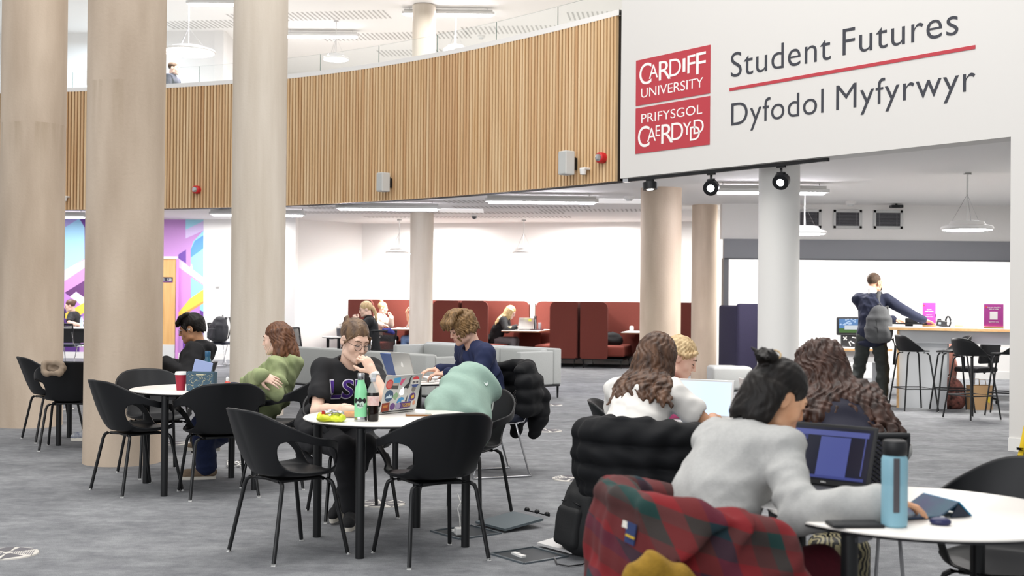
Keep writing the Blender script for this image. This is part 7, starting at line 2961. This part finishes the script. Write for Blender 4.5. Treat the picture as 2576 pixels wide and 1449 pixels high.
# coat, floral bag and paper carrier by the counter
F = Field()
c = Vector((6.02, 16.75, 0))
F.chain([c + UP * .95, c + Vector((.02, 0, .78)), c + Vector((.10, 0, .50)), c + Vector((.14, -.02, .34))], [.14, .17, .13, .08], .05)
t = thing('coat', 'dusty pink coat hanging behind the counter above the floral bag', 'coat', c + UP * .4)
put('coat_cloth', F, M('coat_pink', 'C4897A', .9, var=.06, vscale=30), t, .010, folds(.015, [((1, .4, .1), 45, 1), ((0, 1, .2), 35, .6)], 5))
MB().tube([c + UP * .99 - Vector((0, 0, 0)), c + UP * 1.03 + Vector((.0, .05, 0)), c + Vector((0, .12, .99))], .008, 6).build('hanging_loop', m_black, t, world=True)
m_floral = M('floral_print', '0D0B0A', .8, color2='8A544A', vscale=16, detail=2)
rucksack('floral_bag', 'black floral print bag on the floor behind the second bar stool', (5.83, 15.85, .005), (-.1, -1), .36, .22, .42, m_floral, 0, pocket=False, h=.010, seed=12, strap_mat=M('strap_brown', '4A2A1C', .7))
c = Vector((6.18, 15.75, 0))
t = thing('paper_bag', 'brown paper carrier bag with a yellow mark, on the floor by the stools', 'bag', c, R(12))
mb = MB()
mb.grid([[(sx_ * .14, sy_ * .085, z_) for sx_, sy_ in ((-1, -1), (1, -1), (1, 1), (-1, 1))] for z_ in (0, .32)], closed=True)
mb.bm.faces.new([mb.bm.verts.new(v_) for v_ in ((-.14, -.085, 0), (.14, -.085, 0), (.14, .085, 0), (-.14, .085, 0))])
o_ = mb.build('paper', M('kraft', 'B39168', .85), t)
o_.modifiers.new('s', 'SOLIDIFY').thickness = .004
MB().ell((.075, -.089, .16), (.022, .003, .075), Matrix.Rotation(R(-12), 3, 'Y'), 16, 10).build('yellow_mark', M('mark_yellow', 'D9BE2C', .6), t)
for s_ in (-1, 1):
    MB().tube([(-.05, s_ * .08, .31), (-.04, s_ * .07, .40), (.04, s_ * .07, .40), (.05, s_ * .08, .31)], .004, 6).build('handle', M('kraft_twine', '9A7B55', .85), t, smooth='all')


# purple desk signs on the counter
def desk_sign(c, ang, w_, h_, label, lines):
    t = thing('desk_sign', label, 'sign', c, ang, 'purple desk signs')
    MB().box((0, 0, .012), (w_ * 1.02, .07, .024), bevel=.003).build('wooden_foot', m_woodedge, t)
    MB().box((0, 0, .02 + h_ / 2), (w_, .006, h_)).build('panel', M('sign_purple', 'A5328C', .4, color2='B34A9A', vscale=3), t)
    MB().box((-w_ * .38, -.0035, h_ * .94), (.018, .002, .018)).build('emblem', M('emblem_red', 'D0413C', .5), t)
    for (s_, v_, ww_) in lines:
        fit_text('sign_lettering', s_, m_sign_white, t, Vector((0, -.0036, .02 + h_ * v_)), Vector((1, 0, 0)), UP, w_ * ww_, None, .0008, .01, center=True)
    return t


zc = 1.082
p1 = P(2337, 818, 16.0)
desk_sign((p1.x, 16.0, zc), R(-18), .165, .30, 'narrow purple sign on the counter behind the reaching hand', [('Apwyntiad', .70, .36), ('wedi\'i drefnu', .62, .66), ('Appointment', .46, .42), ('Check in here', .38, .62)])
p2 = P(2510, 824, 15.05)
t = desk_sign((p2.x, 15.18, zc), R(-18), .23, .29, 'wider purple sign with a white square at the right end of the counter', [('Scan to check in', .86, .72), ('with us today', .78, .5), ('Sganiwch yma', .22, .5)])
MB().box((0, -.0036, .02 + .145), (.092, .002, .10)).build('white_square', m_sign_white, t)

# camera with flash on the counter
c = P(2375, 812, 15.85)
t = thing('camera', 'black camera with a round hood lying on the counter', 'camera', (c.x, 15.85, zc), R(-20))
MB().box((-.03, 0, .045), (.13, .09, .085), Matrix.Rotation(R(10), 3, 'Y'), bevel=.015, seg=3).box((-.06, 0, .09), (.05, .05, .04), bevel=.008).build('body', m_lapblack, t, smooth=True)
MB().tube([(.05 + .068 * math.cos(a) * .45, -.02, .072 + .068 * math.sin(a)) for a in [2 * math.pi * k / 24 for k in range(25)]], .012, 8).build('lens_hood', m_lapblack, t, smooth='all')
MB().box((-.055, -.047, .05), (.035, .002, .03)).build('display', M('lcd_grey', '7C8488', .3), t)
MB().tube([(-.10, 0, .05), (-.105, 0, .17)], .006, 6).build('aerial', m_lapblack, t)
c = P(2290, 810, 16.1)
t = thing('keyboard_tray', 'black monitor arm and tray on the counter before the standing person', 'tray', (c.x, 16.15, zc), R(-18))
MB().box((0, 0, .035), (.46, .18, .018), bevel=.004).build('tray', m_lapblack, t)
MB().box((0, 0, .013), (.10, .10, .026)).build('foot', m_lapblack, t)
MB().box((.03, .02, .075), (.16, .03, .07), bevel=.008).build('bracket', m_lapblack, t)
t = thing('wood_block', 'small oak block sign foot lying right of the camera on the counter', 'block', (p1.x + .33, 15.82, zc), R(-18))
MB().box((0, 0, .014), (.10, .06, .026), bevel=.003).build('block', m_woodedge, t)

# screen and decorated laptop on the low desk
c = P(2137, 862, 17.55)
t = thing('monitor', 'small screen showing a garden picture on the low desk', 'monitor', (c.x, 17.6, .735), R(4))
MB().box((0, 0, .31), (.37, .04, .27), bevel=.02, seg=3).build('housing', m_lapblack, t, smooth=True)
MB().box((0, -.0215, .315), (.305, .002, .205)).build('screen', M('screen_picture', '101010', .3, emit='5F8FC8', estr=.9), t)
MB().box((0, -.0228, .245), (.305, .001, .065)).build('screen_lawn', M('screen_green', '101010', .3, emit='4E7A3A', estr=.8), t)
MB().box((.03, -.0230, .29), (.20, .001, .06)).build('screen_house', M('screen_pale', '101010', .3, emit='DCE4EA', estr=.9), t)
mb = MB()
rn = random.Random(2)
for k in range(18):
    mb.ell((rn.uniform(-.14, .10), -.0235, rn.uniform(.33, .41)), (.016, .001, .010), None, 8, 6)
mb.build('screen_blossom', M('screen_blossom', '101010', .3, emit='B7D2F2', estr=1.0), t)
MB().box((.02, .03, .09), (.25, .05, .18), bevel=.01).build('stand', m_lapblack, t)
mb = MB()
for x_, z_, a_ in ((-.05, .13, 40), (-.05, .13, -50), (.06, .07, 30), (.02, .05, 70), (.09, .14, 10)):
    mb.box((x_, .0045, z_), (.07, .002, .016), Matrix.Rotation(R(a_), 3, 'Y'))
mb.build('stand_sticker', m_logo, t)
mb = MB()
pts = [(c.x - .30 + .26 * k / 12, 17.45 + .02 * math.sin(k), .742 + .012 * abs(math.sin(k * .9))) for k in range(13)]
tag(mb.tube(pts, .006, 6).build('cable', m_lapblack, smooth='all'), 'black cable lying on the low desk left of the screen', 'cable')

# purple cloth on the chair at the far round table
F = Field()
c = Vector((-2.14, 19.74, 0))
F.chain([c + Vector((.02, .06, .86)), c + Vector((.10, .04, .85)), c + Vector((.18, .06, .82))], [.03, .04, .03], .03)
t = thing('jacket', 'violet blue jacket over the net backed chair at the far round table', 'jacket', c + UP * .4)
put('jacket_cloth', F, M('jacket_violet', '33367E', .8), t, .010, folds(.010, [((1, .4, .5), 60, 1)], 5))

# white charger and cables on the floor
c = G(1157, 1350)
t = thing('charger', 'white charger plug with a looping white cable on the floor box', 'charger', (c.x, c.y, .012), R(20))
MB().box((0, 0, .022), (.06, .05, .042), bevel=.006).build('plug', m_white_plastic, t)
MB().tube([(.0, 0, .042), (.0, .01, .10), (-.012, .015, .15), (.01, .02, .19), (.025, .02, .15), (.012, .02, .11), (.03, .03, .14), (.02, .12, .22)], .004, 6).build('cable', m_white_plastic, t, smooth='all')
pts = [G(590 + 22 * math.sin(k * 1.3), 1166 + 8 * math.cos(k * 1.7), .012 + .008 * (k % 3)) for k in range(14)]
tag(MB().tube(pts, .005, 6).build('cable', m_white_plastic, smooth='all'), 'coiled white cable on the carpet behind the left table chairs', 'cable')
pts = [G(875 + 8 * math.sin(k * .9), 1225 + 6 * k, .012) for k in range(10)]
pts2 = [Vector((-.98 + .01 * math.sin(k), 7.35, .42 - .03 * k)) for k in range(13)]
tag(MB().tube([Vector((-.975, 7.42, .40)), Vector((-.965, 7.40, .25)), Vector((-.98, 7.38, .14)), Vector((-.95, 7.36, .03)), Vector((-.97, 7.30, .012)), Vector((-1.0, 7.28, .012))], .004, 6).build('cable', m_lapblack, smooth='all'),
    'thin black cable dangling under the front table', 'cable')
pts = [G(1462 + 10 * math.sin(k * 1.1), 1412 + 5 * math.cos(k * 1.4), .008) for k in range(6)]
tag(MB().tube([G(1395, 1402, .01), G(1400, 1418, .008), G(1430, 1424, .008), G(1465, 1420, .008), G(1480, 1412, .02)], .004, 6).build('strap_end', m_black, smooth='all'), 'loose black strap on the carpet in front of the rucksack', 'strap')

# yellow step ladder at the right edge
c = G(2566, 1166)
t = thing('step_ladder', 'yellow step ladder foot at the right edge of the picture', 'ladder', (c.x, c.y, 0))
m_yel = M('ladder_yellow', 'D9B816', .45, var=.08, vscale=10)
for k, (x0, y0) in enumerate(((0, 0), (.46, -.25), (.38, .62), (.78, .36))):
    lean = Vector((.34, .10, 1.6)) if k < 2 else Vector((.05, -.22, 1.6))
    p0 = Vector((x0, y0, 0))
    MB().tube([p0 + UP * .04, p0 + lean], [.026, .024], 12).build('rail', m_yel, t, smooth=True)
    MB().tube([p0, p0 + UP * .07], .024, 12).tube([p0 + UP * .12, p0 + UP * .14], .03, 12).build('rubber_foot', m_black, t)
for k in range(5):
    f_ = (k + 1) / 6
    MB().box(Vector((.23, -.125, 0)) + Vector((.34, .10, 1.6)) * f_, (.50, .07, .03), rotz(math.atan2(-.25, .46))).build('tread', m_yel, t)

# ============================================================ mural, door and fittings on the far wall
MY = MURY - .002


def mp(px, py):
    return P(px, py, MURY)


mur = thing('mural', 'abstract mural of lilac, blue, purple and yellow bands on the far left wall', 'mural', (-8.5, MY, 0))


def mpoly(pts, col, layer, name='mural_shape'):
    mb = MB()
    q = [mp(*p_) for p_ in pts]
    mb.prism([Vector((v_.x, MY - .0015 * layer, min(v_.z, CEIL - .012))) for v_ in q], (0, -.001, 0))
    mb.build(name, M('paint_' + col, col, .7), mur, world=True)


mpoly([(60, 900), (60, 530), (512, 530), (512, 900)], 'B98AC4', 0, 'mural_ground')
# left bay
mpoly([(60, 552), (140, 560), (187, 552), (205, 552), (214, 570), (214, 650), (60, 740)], '9CCBE6', 1)
mpoly([(60, 535), (200, 546), (130, 592), (60, 640)], 'A49AD0', 2)
mpoly([(200, 546), (222, 546), (222, 655), (213, 658), (213, 572)], '6A4390', 2)
mpoly([(60, 782), (60, 735), (222, 648), (222, 690), (150, 728)], 'D2C2E0', 3)
mpoly([(60, 800), (60, 775), (222, 668), (222, 700), (100, 790)], 'C586CC', 4)
mpoly([(160, 738), (222, 700), (222, 770)], '5E3467', 5)
mpoly([(174, 748), (192, 734), (225, 757), (225, 790)], 'D9CDE3', 6)
mpoly([(100, 730), (152, 728), (222, 780), (200, 800)], 'B07CC8', 7)
mpoly([(100, 748), (150, 757), (200, 800), (200, 900), (100, 900)], '55317A', 5)
mpoly([(162, 790), (235, 748), (240, 770), (180, 806), (162, 800)], 'E3C24A', 8)
for px_, hh_ in ((160, 24), (152, 40)):
    mpoly([(px_ - 5, 800), (px_ - 5, 800 - hh_ * .7), (px_ - 2, 800 - hh_ * .75), (px_ - 2, 800 - hh_), (px_ + 2, 800 - hh_), (px_ + 2, 800 - hh_ * .75), (px_ + 5, 800 - hh_ * .7), (px_ + 5, 800)], '2A2433', 9)
# right bay
mpoly([(467, 600), (467, 545), (512, 545), (512, 580)], '9CCFE0', 1)
mpoly([(467, 600), (467, 578), (512, 556), (512, 580)], 'C9B8DE', 2)
mpoly([(480, 905), (480, 628), (486, 608), (512, 580), (512, 905)], '8FCBE8', 1)
mpoly([(480, 648), (480, 628), (490, 606), (512, 592), (512, 625)], '5C93CE', 2)
mpoly([(449, 650), (449, 640), (468, 628), (468, 662)], '6A4A9A', 2)
mpoly([(449, 672), (449, 650), (512, 698), (512, 716)], 'CFC3E2', 3)
mpoly([(446, 690), (449, 672), (512, 716), (512, 718), (480, 697), (476, 800), (446, 800)], 'C98ACB', 2)
mpoly([(446, 790), (477, 752), (512, 728), (512, 757), (446, 797)], 'E6C850', 4)
mpoly([(446, 797), (512, 757), (512, 763), (450, 801)], 'C99A55', 3)
mpoly([(460, 905), (460, 792), (473, 784), (473, 905)], '6B3F93', 2)
mpoly([(473, 905), (473, 784), (503, 762), (503, 905)], 'BB84CC', 2)
mpoly([(503, 905), (503, 780), (512, 784), (512, 905)], '6B3F93', 3)
for px_, b_, hh_, col in ((447, 787, 24, '3A3A3C'), (482, 686, 22, 'DDE3F0')):
    mpoly([(px_ - 2.5, b_), (px_ - 3, b_ - hh_ * .75), (px_ - 1.5, b_ - hh_ * .78), (px_ - 1.5, b_ - hh_), (px_ + 1.5, b_ - hh_), (px_ + 1.5, b_ - hh_ * .78), (px_ + 3, b_ - hh_ * .75), (px_ + 2, b_)], col, 6)
# door
a, b_ = mp(386, 890), mp(446, 652)
zt = b_.z
d_o = MB().box(((a.x + b_.x) / 2 - .1, MY - .02, zt / 2 + .1), (b_.x - a.x + .16, .04, zt - .2)).build('door_1', M('door_oak', 'C79A5F', .5, color2='D3A970', vscale=3, stretch=(6, 6, .5)), kind='structure')
MB().box(((a.x + b_.x) / 2 - .1, MY - .045, .17), (b_.x - a.x + .16, .012, .30)).build('kick_plate', m_grey_plastic, d_o)
MB().tube([(a.x + .16, MY - .08, .75), (a.x + .16, MY - .08, 1.25)], .018, 8).box((a.x + .16, MY - .06, .8), (.03, .05, .03)).box((a.x + .16, MY - .06, 1.2), (.03, .05, .03)).build('door_handle', m_black, d_o)
MB().box(((a.x + b_.x) / 2 - .1, MY - .03, zt + .03), (b_.x - a.x + .24, .06, .06)).build('trim_6', m_grey_plastic, kind='structure')
MB().box((b_.x + .02, MY - .03, zt / 2), (.05, .06, zt)).build('trim_7', M('paint_C98ACB', 'C98ACB', .7), kind='structure')
s0_, s1_ = mp(407, 709), mp(435, 698)
t = thing('door_sign', 'dark room number sign reading 1.22 on the oak door', 'sign', ((s0_.x + s1_.x) / 2, MY - .045, (s0_.z + s1_.z) / 2))
MB().box((0, 0, 0), (.26, .010, .11)).build('plate', M('sign_dark', '2B2B38', .5), t)
MB().box((0, -.001, -.048), (.26, .010, .014)).build('purple_strip', M('sign_strip', '6A3A86', .5), t)
fit_text('sign_lettering', '1.22', m_sign_white, t, Vector((.015, -.0062, -.022)), Vector((1, 0, 0)), UP, .09, .045, .0008, .01)
fit_text('sign_lettering', 'Room', m_sign_white, t, Vector((-.115, -.0062, .012)), Vector((1, 0, 0)), UP, .06, .018, .0008, .01)
fit_text('sign_lettering', 'Ystafell', m_sign_white, t, Vector((-.115, -.0062, -.018)), Vector((1, 0, 0)), UP, .07, .018, .0008, .01)
c = P(548, 712, MURY)
t = thing('wall_box', 'small white control box on the white wall left of the third column', 'control', (c.x, MURY - .03, c.z))
MB().box((0, 0, 0), (.10, .05, .16), bevel=.008).build('housing', m_white_plastic, t)
MB().box((0, -.027, .03), (.04, .006, .04)).build('button', m_grey_plastic, t)
